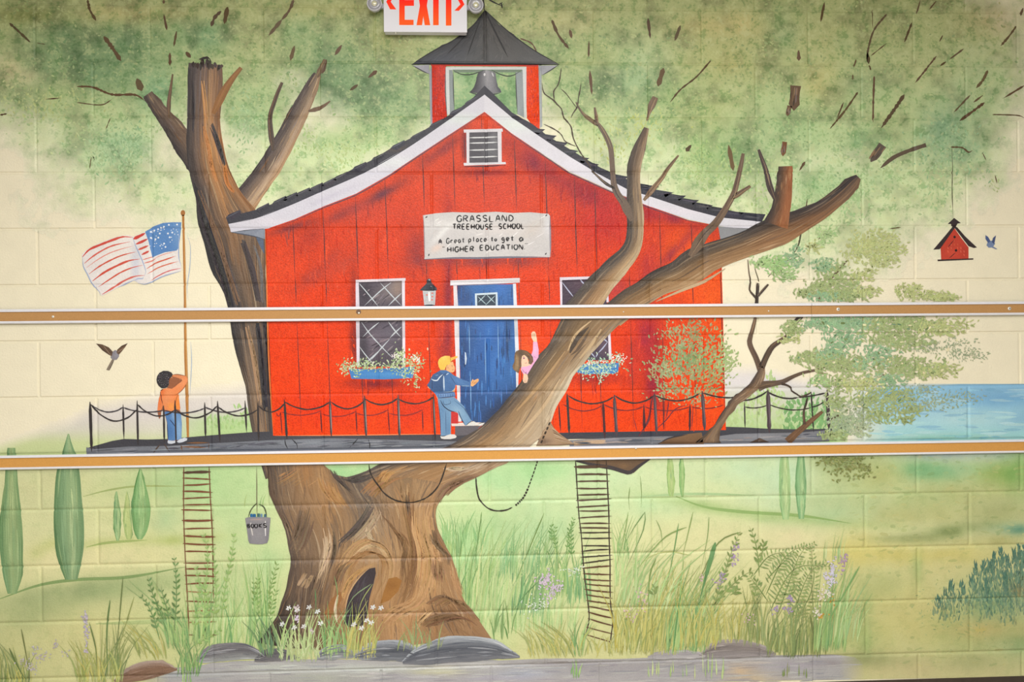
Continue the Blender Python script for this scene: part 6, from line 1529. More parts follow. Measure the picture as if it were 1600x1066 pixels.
P.flow(limb_curves([(956, 494, 20), (985, 470, 20), (1003, 459, 18.5), (1030, 442, 20), (1060, 430, 22), (1082, 416, 26), (1105, 404, 22), (1135, 393, 20), (1165, 382, 20), (1195, 369, 23), (1222, 358, 24), (1245, 348, 19), (1275, 333, 15), (1300, 316, 13), (1322, 297, 12), (1334, 284, 10), (1341, 277, 5)]),
       [[(72, 60, 52), (60, 54, 52), (54, 50, 50), (56, 50, 52), (54, 48, 52)], [(104, 84, 62), (92, 78, 64), (82, 70, 60), (76, 64, 58), (62, 56, 58)], [(132, 102, 68), (130, 102, 70), (126, 98, 70), (120, 88, 64), (84, 72, 66)], [(150, 118, 82), (152, 118, 80), (146, 112, 78), (144, 102, 68), (110, 88, 72)], [(178, 150, 116), (176, 146, 110), (166, 132, 96), (152, 112, 78), (120, 96, 76)]], streaks=420, sw=(1, 3), jit=20, extra=BX, du=5)
P.stroke(A2_((900, 815), (1050, 750), (1200, 690), (1330, 610)), [1, 4, 5, 1], (190, 164, 130), step=9)
P.done('limb', tree)
P = Paint(35.2, 1.5)
P.flow(limb_curves([(1212, 352, 20), (1219, 330, 15), (1223, 308, 14), (1225, 288, 12.5), (1227, 268, 11.5), (1227, 260, 11)]), [[(52, 46, 48), (70, 58, 54)], [(84, 66, 56), (92, 72, 58)], [(130, 88, 60), (124, 86, 62)], [(158, 100, 64), (150, 96, 64)], [(150, 100, 66), (152, 92, 58)]], streaks=70, sw=(1, 2.6), jit=18, extra=BX, du=4)
P.done('branch', tree)
for pts, w, c in [([(1084, 392), (1100, 367), (1118, 349), (1133, 327), (1146, 303), (1151, 286), (1156, 266), (1161, 240)], [18, 13, 12, 10, 9, 8, 7, 5], (112, 92, 76)), ([(1147, 308), (1160, 299), (1172, 291)], [8, 6, 4.5], (116, 92, 74)), ([(1208, 306), (1202, 290), (1197, 268), (1190, 248), (1185, 234)], [10, 9, 7, 6, 4], (78, 66, 66)),
                  ([(1010, 308), (1022, 293), (1035, 277), (1043, 264), (1060, 243)], [9, 7, 6, 5, 2.5], (126, 100, 78)), ([(984, 338), (975, 318), (965, 304), (959, 288), (957, 266), (954, 232), (946, 212), (936, 196), (928, 188)], [14, 11, 10, 8, 8, 8, 8, 7, 4], (108, 92, 80)), ([(932, 194), (921, 186), (911, 178), (904, 168), (900, 160)], [7, 6, 4, 3, 2], (116, 98, 80)), ([(933, 192), (931, 180), (929, 168)], [6, 5, 3], (124, 104, 84)),
                  ([(957, 293), (948, 288), (937, 279), (925, 267)], [5, 4, 3, 3], (60, 52, 50)), ([(1012, 184), (1016, 170), (1024, 152)], [5, 12, 9], (120, 100, 82))]:
    pts, w = rooted(pts, w)
    P = Paint(35, 1.4); P.stroke(pts, w, c, step=6)
    for k in range(int(8 + w[0])):
        of = random.uniform(-.36, .36); i0 = random.randint(0, max(0, len(pts) - 3)); q = pts[i0:i0 + 3]
        P.stroke([(x + of * w[min(i0, len(w) - 1)] * .8, y + of * 2) for x, y in q], 1.3, jitter(mix(c, (62, 54, 54) if of < 0 else (182, 152, 116), random.random() * .6), 10), step=7)
    P.done('branch', tree)
for pts, w in [([(925, 267), (918, 254), (909, 242), (902, 230), (896, 217), (894, 208), (892, 198), (886, 190), (881, 184), (879, 178), (877, 170), (870, 163), (866, 158), (858, 152), (851, 147), (848, 140), (847, 130)], 2.2), ([(892, 184), (896, 176), (901, 169), (903, 160), (904, 152), (906, 142), (908, 130)], 1.8), ([(866, 157), (865, 143), (870, 136), (874, 126), (877, 106)], 1.7), ([(900, 229), (890, 225), (882, 220), (878, 212), (872, 206), (862, 200), (849, 194)], 1.6), ([(901, 169), (893, 158), (884, 146), (876, 139)], 1.1)]: twig(pts, w, (74, 62, 48), 30, step=5)

# lower limb and trunk
P = Paint(36, 3)
LE = [(884, 485), (876, 500), (861, 533), (849, 549), (832, 571), (823, 585), (810, 605), (790, 630), (772, 648), (755, 664), (725, 686), (704, 697), (650, 714), (597, 727), (574, 737), (549, 745), (527, 746)]
RE = [(998, 485), (982, 494), (966, 506), (940, 534), (922, 554), (908, 571), (900, 581), (884, 606), (872, 629), (862, 652), (846, 682), (800, 716), (743, 747), (710, 762), (687, 783), (680, 802)]
LE_, RE_ = (resample(q, 4) for q in (LE, RE))
tt_ = np.linspace(0, 1, 40)
bw = lambda t: [tuple(np.interp(u_, LE_[1], LE_[0][:, k]) * (1 - t) + np.interp(u_, RE_[1], RE_[0][:, k]) * t for k in (0, 1)) for u_ in tt_]
P.flow([LE, bw(.16), bw(.36), bw(.58), bw(.8), RE],
       [[(74, 64, 56), (70, 62, 58), (66, 60, 58), (84, 74, 68), (92, 82, 76), (80, 70, 66)], [(104, 84, 62), (98, 84, 70), (96, 82, 70), (120, 100, 80), (112, 92, 74), (104, 88, 76)], [(120, 96, 66), (130, 104, 72), (134, 108, 78), (156, 122, 84), (146, 114, 80), (130, 102, 76)],
        [(116, 94, 66), (140, 112, 82), (160, 134, 102), (170, 142, 108), (164, 126, 84), (150, 116, 82)], [(136, 102, 66), (150, 126, 98), (176, 156, 128), (182, 160, 132), (156, 124, 92), (166, 126, 84)], [(140, 112, 80), (176, 158, 134), (190, 176, 152), (186, 164, 138), (146, 116, 88), (132, 100, 72)]], streaks=900, sw=(1, 3.2), jit=15, slen=(.04, .14), extra=BX, tint=trunk_tint)
for q, w, c in [(zr((355, 540), (300, 590), (230, 660), (180, 780)), [1, 8, 10, 2], (74, 62, 52)), (zr((380, 480), (280, 560), (215, 640), (160, 760)), [1, 3, 4, 1], (196, 168, 130)), (zr((370, 560), (310, 660), (240, 760), (185, 800)), [1, 4, 5, 1], (96, 78, 62)), (zr((470, 560), (380, 700), (270, 830)), [2, 5, 2], (186, 160, 124)),
                (B2_((430, 150), (380, 200), (330, 300), (270, 400), (240, 500)), [2, 5, 6, 5, 2], (204, 190, 166)), (B2_((330, 60), (230, 200), (120, 330), (30, 430)), [1, 4, 5, 2], (172, 140, 100)), (B2_((220, 40), (120, 190), (20, 320)), [1, 5, 2], (92, 78, 64)), (B2_((300, 230), (200, 400), (60, 560), (20, 600)), [1, 5, 5, 2], (196, 170, 136))]: P.stroke(q, w, c, step=8)
P.done('limb', tree)
P = Paint(38.8, 1); P.poly(B2_((240, 500), (262, 540), (310, 585), (392, 640), (300, 648), (150, 650), (190, 560)), field((164, 136, 108), [(880, 680, 12, 6, (140, 112, 84), .6), (850, 690, 12, 5, (100, 82, 70), .7)], 2), grid=24)
for k in range(24): P.stroke(B2_((240 + k * 1.5, 510 + k * 5), (280 + k * 4, 570 + k * 3)), 1.4, jitter(random.choice([(190, 164, 132), (120, 96, 76), (150, 122, 94)]), 10), step=10)
P.done('root', tree)
lighten = lambda M_: [[mix(c, (186, 152, 114), .2 if sum(c) > 240 else .05) for c in r] for r in M_]
tp = Paint(39, 3.2)
K0 = [(416, 722), (422, 770), (435, 800), (446, 825), (453, 856), (454, 884), (448, 921), (439, 944), (432, 965), (417, 986), (402, 1004)]
K1 = [(440, 722), (446, 790), (464, 840), (472, 880), (470, 930), (462, 970), (448, 1012)]
K2 = [(470, 722), (482, 780), (500, 830), (505, 870), (496, 910), (486, 955), (478, 1014)]
K3 = [(502, 723), (508, 770), (520, 810), (528, 850), (518, 900), (508, 950), (512, 1016)]
K4 = [(524, 742), (545, 780), (556, 815), (548, 850), (536, 890), (528, 940), (536, 1016)]
K5 = [(552, 748), (576, 790), (582, 820), (590, 850), (590, 900), (575, 950), (570, 1014)]
K6 = [(590, 744), (608, 790), (615, 825), (622, 860), (620, 905), (606, 950), (606, 1012)]
K7 = [(636, 746), (640, 790), (640, 830), (648, 875), (650, 915), (640, 955), (640, 1008)]
K8 = [(676, 752), (664, 792), (662, 830), (674, 870), (682, 910), (690, 955), (704, 1000)]
K9 = [(708, 763), (687, 783), (680, 802), (682, 825), (693, 848), (705, 870), (712, 890), (717, 921), (729, 944), (746, 966), (768, 998)]
tp.flow([K0, K1, K2, K3, K4, K5, K6, K7, K8, K9],
        lighten([[(76, 66, 60), (92, 74, 62), (78, 66, 58), (64, 54, 50), (40, 36, 36)], [(96, 82, 70), (116, 92, 70), (98, 80, 66), (88, 70, 58), (56, 48, 42)], [(126, 96, 68), (140, 108, 76), (120, 98, 78), (104, 84, 68), (90, 76, 60)], [(132, 100, 68), (156, 118, 78), (140, 112, 82), (122, 92, 66), (110, 90, 66)], [(84, 74, 68), (132, 106, 80), (150, 118, 84), (150, 108, 70), (132, 104, 74)],
         [(90, 78, 70), (112, 96, 82), (166, 134, 98), (160, 120, 80), (140, 106, 74)], [(112, 90, 70), (144, 114, 84), (168, 132, 92), (164, 124, 82), (166, 128, 90)], [(122, 98, 72), (172, 134, 90), (140, 106, 70), (160, 116, 72), (172, 134, 94)], [(124, 100, 76), (176, 138, 96), (176, 138, 96), (168, 130, 90), (136, 102, 72)], [(140, 112, 84), (150, 116, 82), (140, 106, 76), (150, 112, 76), (140, 106, 76)]]),
        streaks=1500, sw=(1, 3.2), jit=13, slen=(.1, .3), extra=BX, tint=trunk_tint, du=4.5)
def arcs(pts, w, c, n=4, spread=5, cj=14):
    q = z4b(*pts)
    for k in range(n * 5):
        of = random.uniform(-spread, spread) * 1.25; m0 = len(q)
        a0 = random.random() * .35; a1 = 1 - random.random() * .35
        p_, t_ = resample(q, 9); sel = p_[(t_ >= a0) & (t_ <= a1)]
        if len(sel) < 3: continue
        tp.stroke([(x + of + random.uniform(-.6, .6), y + of * .35) for x, y in sel[::2]], w * random.uniform(.2, .65), jitter(mix(c, (160, 124, 88), .1), cj * .8), step=9, taper=(.5, .5))
arcs(((395, 380), (412, 470), (405, 540), (375, 620), (345, 690), (330, 745)), 4, (204, 178, 146), 4, 2)
arcs(((420, 400), (440, 500), (425, 590), (380, 700)), 5, (96, 80, 68), 3, 2)
arcs(((660, 240), (610, 340), (540, 430), (470, 490), (450, 580)), 4, (84, 76, 74), 7, 4)
arcs(((690, 290), (640, 380), (580, 450), (500, 520)), 4, (170, 150, 124), 6, 5)
arcs(((640, 390), (620, 430), (640, 470), (700, 500)), 4, (200, 178, 146), 4, 4)
arcs(((480, 760), (490, 620), (540, 530), (620, 480), (690, 500), (735, 570), (745, 640), (720, 740), (680, 830)), 4, (182, 146, 102), 12, 6)
arcs(((500, 700), (540, 590), (620, 545), (690, 560), (720, 620), (700, 720)), 4, (160, 120, 78), 10, 5)
arcs(((530, 590), (620, 510), (700, 530), (740, 620)), 3, (206, 178, 138), 4, 3)
arcs(((460, 860), (500, 740), (560, 660), (640, 610), (680, 600)), 4, (196, 152, 100), 6, 3)
arcs(((430, 760), (470, 640), (540, 570)), 6, (120, 94, 68), 5, 6)
arcs(((690, 320), (770, 420), (830, 520), (815, 600), (810, 680), (760, 760)), 4, (112, 82, 54), 6, 3)
arcs(((760, 400), (830, 480), (835, 560)), 5, (130, 96, 62), 4, 4)
arcs(((850, 180), (845, 300), (870, 420), (890, 540), (880, 650), (850, 780), (800, 840)), 5, (132, 98, 64), 10, 8)
arcs(((840, 200), (845, 300), (860, 370)), 3, (96, 78, 64), 3, 2)
arcs(((920, 300), (930, 450), (960, 560), (950, 700), (900, 830)), 7, (190, 150, 104), 12, 14)
arcs(((970, 390), (1000, 500), (1060, 560), (1060, 640)), 5, (118, 94, 72), 7, 4)
arcs(((1010, 560), (1010, 650), (1020, 760)), 7, (146, 112, 80), 6, 8)
arcs(((1090, 600), (1110, 700), (1150, 800)), 4, (188, 148, 104), 5, 5)
arcs(((960, 860), (1060, 800), (1130, 830), (1220, 930)), 8, (134, 102, 72), 12, 10)
arcs(((900, 960), (1000, 920), (1130, 900), (1230, 960)), 8, (124, 94, 66), 12, 10)
arcs(((700, 960), (780, 880), (880, 830), (930, 760)), 8, (184, 144, 100), 12, 10)
arcs(((860, 990), (960, 880), (1000, 860)), 5, (196, 158, 112), 4, 4)
arcs(((240, 760), (280, 690), (310, 640)), 6, (166, 140, 112), 6, 6)
arcs(((190, 560), (240, 480), (270, 380), (300, 260)), 6, (110, 92, 76), 8, 10)
arcs(((130, 190), (200, 150), (260, 110), (310, 70)), 3, (164, 122, 78), 3, 20)
arcs(((380, 120), (420, 220), (500, 320)), 6, (170, 126, 80), 8, 12)
arcs(((420, 70), (450, 130), (520, 200), (560, 240)), 4, (74, 66, 64), 6, 4)
arcs(((455, 130), (530, 150), (600, 130), (680, 90)), 5, (70, 64, 64), 8, 6)
arcs(((600, 250), (660, 180), (740, 130), (830, 110)), 6, (150, 112, 74), 10, 9)
arcs(((690, 170), (720, 110), (780, 80)), 5, (180, 136, 84), 6, 6)
arcs(((1000, 290), (1050, 200), (1130, 150), (1250, 100)), 6, (126, 98, 74), 8, 6)
arcs(((1030, 90), (1120, 80), (1220, 70)), 6, (196, 174, 146), 6, 5)
tp.poly(z4b((735, 690), (780, 680), (810, 700), (790, 760), (740, 810), (690, 830), (710, 760)), field((156, 108, 54), [(612, 915, 8, 6, (140, 94, 44), .6)]), grid=36)
tp.poly(z4b((380, 880), (420, 800), (470, 760), (480, 800), (440, 880), (400, 925)), (150, 104, 62))
tr = tp.done('trunk', tree, 'tan and brown striped trunk')
P = Paint(42.4, .8); P.poly(z4b((662, 628), (630, 634), (590, 665), (550, 715), (515, 785), (492, 860), (490, 940), (520, 960), (600, 950), (622, 870), (630, 800), (652, 720), (666, 660)), field((58, 50, 56), [(575, 930, 14, 20, (74, 66, 72), .6), (552, 960, 8, 20, (40, 36, 42), .7)], 2), grid=30)
for k in range(26): P.stroke(z4b((random.uniform(520, 600), random.uniform(760, 900)), (random.uniform(560, 640), random.uniform(660, 760))), 1.4, jitter((70, 62, 68), 14), step=14)
P.stroke(z4b((490, 900), (512, 785), (560, 700), (625, 634)), 2, (190, 156, 116), step=9); P.stroke(z4b((455, 780), (440, 860), (450, 930)), [2, 5, 2], (214, 196, 170), step=9); P.done('hollow', tree, 'dark oval hollow in the trunk')
P = Paint(36, 1.4); P.poly([(897, 718), (935, 718), (990, 716), (1016, 716), (1002, 728), (990, 739), (975, 739), (955, 730), (935, 727), (915, 722)], field((104, 82, 62), [(955, 722, 20, 5, (116, 88, 62), .6), (975, 728, 8, 4, (132, 100, 68), .6)], 2), grid=28)
P.stroke([(900, 720), (930, 727), (955, 731), (975, 737), (985, 738), (1000, 727), (1016, 717)], [3, 4, 6, 6, 6, 5, 2], (62, 56, 58), step=6); P.done('branch', tree, 'dark edged branch tip under the rail')

# ================================================================== small tree at the right end
zt3 = Z(1100, 480, 4.636)
st = thing('small_tree', 'young dark-limbed tree with olive leaves leaning out from the right end of the deck', 'tree', (1085, 690))
P = Paint(36, 2)
SL = zt3((-70, 985), (0, 930), (50, 880), (100, 820), (160, 730), (210, 650), (260, 620), (315, 580), (350, 540), (385, 480), (400, 440))
SR = zt3((125, 985), (105, 955), (110, 900), (140, 850), (190, 770), (250, 700), (300, 670), (370, 610), (410, 580), (440, 500), (440, 440))
bt = lambda t: [(a + (c - a) * t, b + (d - b) * t) for (a, b), (c, d) in zip(SL, SR)]
P.flow([SL, bt(.3), bt(.6), SR], [[(70, 60, 54), (76, 62, 56)], [(128, 100, 76), (104, 86, 72)], [(140, 116, 92), (124, 102, 84)], [(92, 74, 60), (150, 122, 94)]], streaks=190, sw=(1, 2.4), jit=14, extra=BX, du=3.5)
P.done('trunk', st)
for pts, w, c in [(zt3((415, 470), (395, 420), (372, 360), (338, 290), (328, 245), (340, 200), (356, 140), (372, 74)), [11, 9, 8.5, 8, 8, 6.5, 6, 4.5], (102, 82, 68)), (zt3((415, 440), (440, 380), (465, 330), (495, 285), (550, 245), (610, 202)), [10, 9, 9, 8, 6.5, 4.5], (86, 70, 58)), (zt3((660, 108), (690, 80), (715, 68)), [7, 8, 4], (52, 44, 42)),
                  (zt3((390, 580), (440, 562), (510, 552), (570, 540), (640, 505), (720, 474), (800, 458), (850, 445), (905, 412)), [14, 11, 8, 7, 5.5, 4.6, 4, 3.2, 2], (98, 80, 66)), (zt3((560, 555), (600, 566), (630, 585), (632, 605), (670, 630), (705, 648), (760, 628), (772, 616)), [4, 3, 2.6, 2.4, 2.2, 2, 1.8, 1.4], (70, 58, 50)),
                  (zt3((605, 975), (660, 920), (720, 870), (790, 810), (856, 757)), [13, 10, 8.5, 7, 4.5], (112, 82, 58)), (zt3((727, 850), (720, 790), (722, 750), (738, 700), (748, 655)), [5, 3.4, 3, 2.6, 2], (70, 54, 46)), (A3_((310, 812), (335, 765), (345, 735)), [4, 3.4, 2], (70, 58, 50)), (A3_((375, 690), (430, 630), (490, 562)), [3, 4, 2], (96, 78, 60)),
                  (A2_((1525, 830), (1528, 780), (1534, 700)), [6, 5, 2], (64, 54, 46)), (A2_((1528, 800), (1500, 770), (1480, 740), (1486, 690), (1478, 640), (1470, 556)), [4, 3, 2.4, 1.8, 1.5, 1.2], (72, 62, 52)), (A2_((1535, 780), (1560, 750), (1597, 708)), [4, 3, 1.6], (72, 62, 52)), (A2_((1540, 690), (1520, 630), (1512, 600)), [1.4, 1.4, 1], (90, 84, 62)), (B3_((440, 460), (380, 490)), [3, 2], (84, 70, 54)), (B3_((720, 205), (680, 240)), [2, 1.2], (96, 70, 50)), (B3_((600, 355), (555, 378)), [1.6, 3], (80, 66, 60)), (A3_((205, 395), (190, 460), (160, 515)), [1.4, 2, 1.2], (80, 84, 60)), (A3_((195, 530), (100, 570), (40, 620), (0, 660)), [1, 1.4, 1.4, 1], (110, 124, 84)), (B3_((360, 200), (320, 195), (300, 190)), [1.4, 1.4, 1], (120, 80, 60)), (B3_((440, 245), (415, 235)), [2, 1], (110, 64, 64))]:
    P = Paint(36.5 if w[0] > 5 else 38, 1.4); P.stroke(pts, w, c, step=6)
    if w[0] > 3.5:
        for k in range(10):
            of = random.uniform(-.35, .35); i0 = random.randint(0, max(0, len(pts) - 3))
            P.stroke([(x + of * w[i0], y + of * 1.5) for x, y in pts[i0:i0 + 3]], 1.2, jitter(mix(c, (46, 40, 40) if random.random() < .5 else (160, 130, 100), random.random() * .6), 10), step=7)
    P.done('branch', st)
P = Paint(36, 1); P.poly(zt3((330, 982), (370, 962), (402, 948), (440, 965), (475, 980)), (86, 68, 56)); P.done('root', st)
P = Paint(36, 1); P.poly([(1028, 694), (1045, 684), (1075, 678), (1096, 676), (1100, 694)], (122, 92, 66)); P.stroke([(1028, 694), (1045, 685), (1075, 679)], 2, (56, 48, 50)); P.done('root', st)
OL, MI, YE, GG, PL = (150, 172, 108), (130, 176, 130), (182, 194, 122), (152, 172, 138), (204, 208, 152)
P = Paint(40, 3)
CL = [(1365, 375, 44, 18, 120, YE), (1385, 390, 36, 16, 90, YE), (1345, 395, 34, 22, 90, YE), (1380, 408, 30, 12, 50, YE), (1300, 425, 30, 20, 70, OL), (1285, 415, 24, 14, 40, MI), (1310, 445, 40, 22, 140, OL), (1280, 450, 26, 16, 70, OL), (1260, 458, 22, 8, 40, OL), (1300, 463, 40, 8, 90, MI), (1330, 460, 40, 14, 110, OL), (1355, 455, 26, 10, 50, YE), (1350, 430, 26, 12, 40, YE), (1445, 462, 50, 8, 100, YE), (1420, 452, 24, 10, 40, YE), (1475, 466, 30, 5, 40, YE), (1215, 412, 30, 16, 80, (140, 190, 112)), (1240, 400, 20, 20, 50, MI), (1225, 430, 24, 10, 50, (150, 190, 120)), (1190, 410, 20, 10, 40, (156, 196, 124)), (1290, 370, 20, 18, 40, (160, 198, 130)), (1270, 385, 14, 14, 20, YE),
      (1237, 512, 20, 14, 90, OL), (1232, 530, 20, 8, 30, YE), (1290, 505, 40, 14, 150, MI), (1340, 506, 50, 14, 150, MI), (1320, 530, 40, 18, 110, MI), (1400, 505, 60, 14, 150, OL), (1385, 525, 50, 18, 130, OL), (1440, 510, 50, 14, 110, OL), (1420, 535, 50, 18, 120, OL), (1470, 515, 40, 12, 80, YE), (1490, 540, 44, 16, 60, GG), (1510, 555, 40, 12, 60, GG), (1260, 560, 30, 12, 90, OL), (1290, 565, 40, 22, 150, OL), (1300, 550, 30, 14, 80, MI), (1330, 570, 40, 22, 130, OL), (1370, 560, 40, 24, 120, MI), (1400, 575, 50, 22, 130, OL), (1440, 575, 50, 20, 120, OL), (1470, 580, 40, 14, 60, YE), (1385, 595, 34, 14, 80, MI), (1310, 600, 30, 14, 70, OL), (1280, 595, 20, 12, 36, (150, 190, 120)), (1350, 600, 40, 14, 80, YE), (1360, 625, 40, 18, 100, OL), (1340, 640, 34, 14, 70, GG), (1400, 620, 40, 16, 90, OL), (1310, 640, 26, 24, 80, GG), (1305, 625, 20, 16, 50, OL), (1375, 650, 34, 14, 80, OL), (1420, 640, 30, 14, 60, OL), (1415, 655, 16, 8, 26, OL), (1460, 630, 50, 14, 90, GG), (1500, 620, 50, 14, 40, GG), (1440, 610, 40, 12, 60, GG), (1325, 665, 40, 18, 120, (148, 174, 136)), (1300, 680, 26, 8, 50, OL), (1345, 670, 20, 14, 40, (172, 190, 152)), (1340, 655, 30, 12, 50, GG), (1480, 505, 50, 10, 40, YE), (1440, 545, 30, 10, 30, GG)]
for (x, y, w, h, n, c) in CL:
    big = 1.0 if c is not GG else .6
    for k in range(int(n * 1.75)):
        a, b = x + (random.random() + random.random() - 1) * w, y + (random.random() + random.random() - 1) * h
        if 470 < b < 494 and a < 1600 and random.random() < .3: continue
        P.dab(a, b, random.uniform(4, 9) * big, random.uniform(1.6, 3.2) * big, math.atan2(b - y, a - x + .1) * .4 + random.uniform(-.9, .9), jitter(mix(c, (206, 208, 156), random.random() * .3), 11), blunt=random.random() < .2)
for k in range(70):    # gaps of light wall colour and dark touches
    x, y, w, h, n, c = random.choice(CL[22:52]); a, b = random.gauss(x, w * .3), random.gauss(y, h * .3)
    P.dab(a, b, random.uniform(3, 8), random.uniform(2, 3.4), random.uniform(-1, 1), jitter(random.choice([(232, 222, 176), (112, 134, 78), (226, 220, 170), (104, 142, 104)]), 10), blunt=True)
for (x, y, w, h, n) in [(1298, 716, 32, 8, 70), (1330, 718, 34, 10, 90), (1345, 732, 24, 12, 50), (1315, 735, 22, 12, 34)]:
    for k in range(n): P.dab(random.gauss(x, w * .45), y + random.random() ** 2 * h * 1.8 - 3, random.uniform(4, 8), random.uniform(2, 3.4), random.uniform(-1.2, 1.2), jitter((138, 148, 82), 16))
P.done('foliage', st, 'olive and mint leaf clusters', kind='stuff')

# ================================================================== hanging ropes, ladders, bucket
t = thing('hanging_rope', 'dark rope looping down across the front of the trunk', 'rope', (640, 785))
P = Paint(44, .6); P.stroke(B1_((705, 765), (712, 810), (730, 850), (765, 900), (800, 945), (850, 980), (900, 998), (960, 1005), (1010, 995), (1060, 975), (1105, 940), (1140, 895), (1160, 850), (1180, 790), (1190, 755)), 2.2, (48, 40, 34), step=5, wob=.6, taper=(.05, .05)); P.done('rope', t)
t = thing('hanging_rope', 'dark twisted rope hanging in a loop right of the trunk, over the meadow', 'rope', (790, 798))
P = Paint(44, .6); P.stroke(B1_((1372, 845), (1375, 900), (1388, 970), (1410, 1005), (1450, 1040), (1500, 1055), (1560, 1050), (1600, 1032)), 2, (48, 40, 34), step=5, wob=.6, taper=(.05, .05)); P.done('rope', t)
ch = [(805, 790), (811, 785), (816, 780), (821, 772), (825, 763), (829, 752), (833, 741), (837, 729), (840, 720)]
for k in range(len(ch) - 1):
    (a, b), (c, d) = ch[k], ch[k + 1]
    for j in range(2):
        x0, y0 = a + (c - a) * (j * .5 + .06), b + (d - b) * (j * .5 + .06); x1, y1 = a + (c - a) * (j * .5 + .42), b + (d - b) * (j * .5 + .42)
        P = Paint(44, .5); P.stroke([(x0, y0), ((x0 + x1) / 2, (y0 + y1) / 2), (x1, y1)], [2.4, 3.2, 2.4] if k < 4 else [1.6, 2, 1.6], (44, 36, 30), step=30); P.done('rope_strand', t)
for k in range(5):
    x, y = 845 + k * 3, 693 - k * 7
    P = Paint(44, .5); P.stroke([(x, y), (x + 2.4, y - 5.4)], 2.6, (50, 40, 32), taper=(.1, .1), step=30); P.done('rope_strand', t)

def ladder(lab, L, R, rungs, at, base, ml=0):
    t = thing('rope_ladder', lab, 'rope ladder', at)
    c = base
    for q in (L, R): P = Paint(44, .6); P.stroke(q, 1.7, c, taper=(.03, .08), step=8, wob=.5); P.done('side_rope', t)
    lx = lambda q, y: float(np.interp(y, [p[1] for p in q], [p[0] for p in q]))
    for y, sl, w, cc in rungs:
        P = Paint(45, .6); x0, x1 = lx(L, y), lx(R, y)
        P.stroke([(x0 - random.uniform(1, 4), y + sl), ((x0 + x1) / 2, y + random.uniform(-.8, .8)), (x1 + random.uniform(2, 6), y - sl)], w, cc, taper=(.12, .18), step=9, wob=.4); P.done('rung', t)
br, bd = (122, 72, 48), (84, 62, 46)
ladder('brown rope ladder hanging below the deck into the grass at the left, by the bucket', [(287.5, 729), (287.3, 800), (290, 875), (294, 950), (295.5, 996)], [(327, 729), (330, 800), (332, 842), (333, 890), (334, 938)],
       [(y, random.uniform(-1.2, 1.2), w, c) for y, w, c in [(738, 4, bd), (748, 2, br), (757, 2.2, br), (768.5, 2.4, br), (778, 2, br), (788.5, 2, br), (797, 2.2, br), (813, 3.4, br), (826, 2, br), (838, 2.8, br), (850, 2.4, br), (862, 2.2, br), (880, 1.8, br), (889, 2.2, br), (900, 2, br), (912, 2, br), (925, 1.4, (160, 110, 76)), (940, 1.8, br), (954, 1.5, (150, 104, 70)), (972, 1.4, (150, 110, 72)), (992, 1.5, (120, 90, 60))]], (294, 996), (120, 76, 54))
kb = (58, 48, 40)
ladder('dark rope ladder twisting down below the deck at the right of the trunk', [(899, 718), (904, 799), (908, 835), (910, 862), (913, 900), (917, 930), (920.5, 962), (918, 980), (915, 990), (913, 1004)], [(947, 718), (951, 799), (951.5, 837), (953, 880), (953, 915), (954, 945), (957.5, 970), (955, 990), (953, 1008), (951, 1016)],
       [(y, s, w, kb if y > 825 and y < 880 else (96, 62, 44) if y > 880 else (84, 62, 48)) for y, s, w in [(729, .5, 4.4), (741.5, 0, 3), (752, .3, 2.4), (763, 0, 2.4), (773, .6, 2.2), (781, 1.4, 2.4), (791, 1.6, 2.2), (798, .3, 2), (808, 1.5, 2), (818, 0, 2.2), (825, -.3, 2.2), (832, .4, 2), (841, .2, 2), (853, -.2, 2), (860, 1.6, 2), (869, 1.8, 2), (877, 3.4, 2), (886, 2, 2.4), (897, -.8, 2), (906, -1.4, 2), (914, -1.8, 2), (923, -2.6, 2), (932, -3, 2), (941, -3, 2), (951, -4, 2), (961, -5, 2.2), (972, -6, 1.8), (985, -6, 1.6), (997, -7, 1.6)]], (915, 1016), kb)

zbk = Z(370, 770, 11.84)
t = thing('bucket', 'grey painted bucket lettered BOOKS hanging by a rope left of the trunk', 'bucket', (403, 850))
P = Paint(45, .8); P.poly(zbk((158, 470), (220, 452), (380, 448), (550, 452), (628, 462), (620, 560), (592, 860), (565, 930), (480, 950), (380, 952), (240, 938), (215, 880), (190, 680)), field((136, 134, 140), [(391, 845, 2, 18, (112, 112, 120), .6), (418, 840, 3, 18, (120, 116, 126), .6), (403, 812, 12, 2, (170, 160, 158), .6), (394, 833, 2, 4, (176, 172, 170), .6), (404, 835, 6, 8, (146, 144, 148), .6)], 2), grid=40)
P.stroke(zbk((532, 520), (530, 640), (535, 800)), [1, 2, 1], (226, 224, 224)); P.stroke(zbk((262, 550), (272, 660), (300, 790)), [1, 1.8, 1], (206, 202, 200)); P.stroke(zbk((240, 500), (340, 492), (470, 485)), 1.2, (176, 150, 146)); P.done('bucket_body', t)
P = Paint(45.5, .6); P.stroke(zbk((218, 450), (245, 360), (300, 265), (382, 185)), 1.8, (66, 74, 44), step=5, wob=.5); P.stroke(zbk((410, 210), (460, 240), (515, 280), (548, 390), (555, 450)), 1.8, (62, 72, 42), step=5, wob=.5); P.done('handle', t)
P = Paint(45.5, .6); P.stroke([(401.2, 730), (401.5, 760), (401.5, 786), (402.3, 808)], 1.2, (100, 82, 66), step=12); P.done('hanging_cord', t)
BO = 'BOOKS'
for i, (x0, x1) in enumerate([(192, 250), (268, 322), (330, 392), (412, 478), (490, 560)]): letter(t, BO[i], x0, 578 - (i > 2) * 8, x1, 648 - (i > 2) * 4, 1.8, (26, 24, 28), zbk, 46)
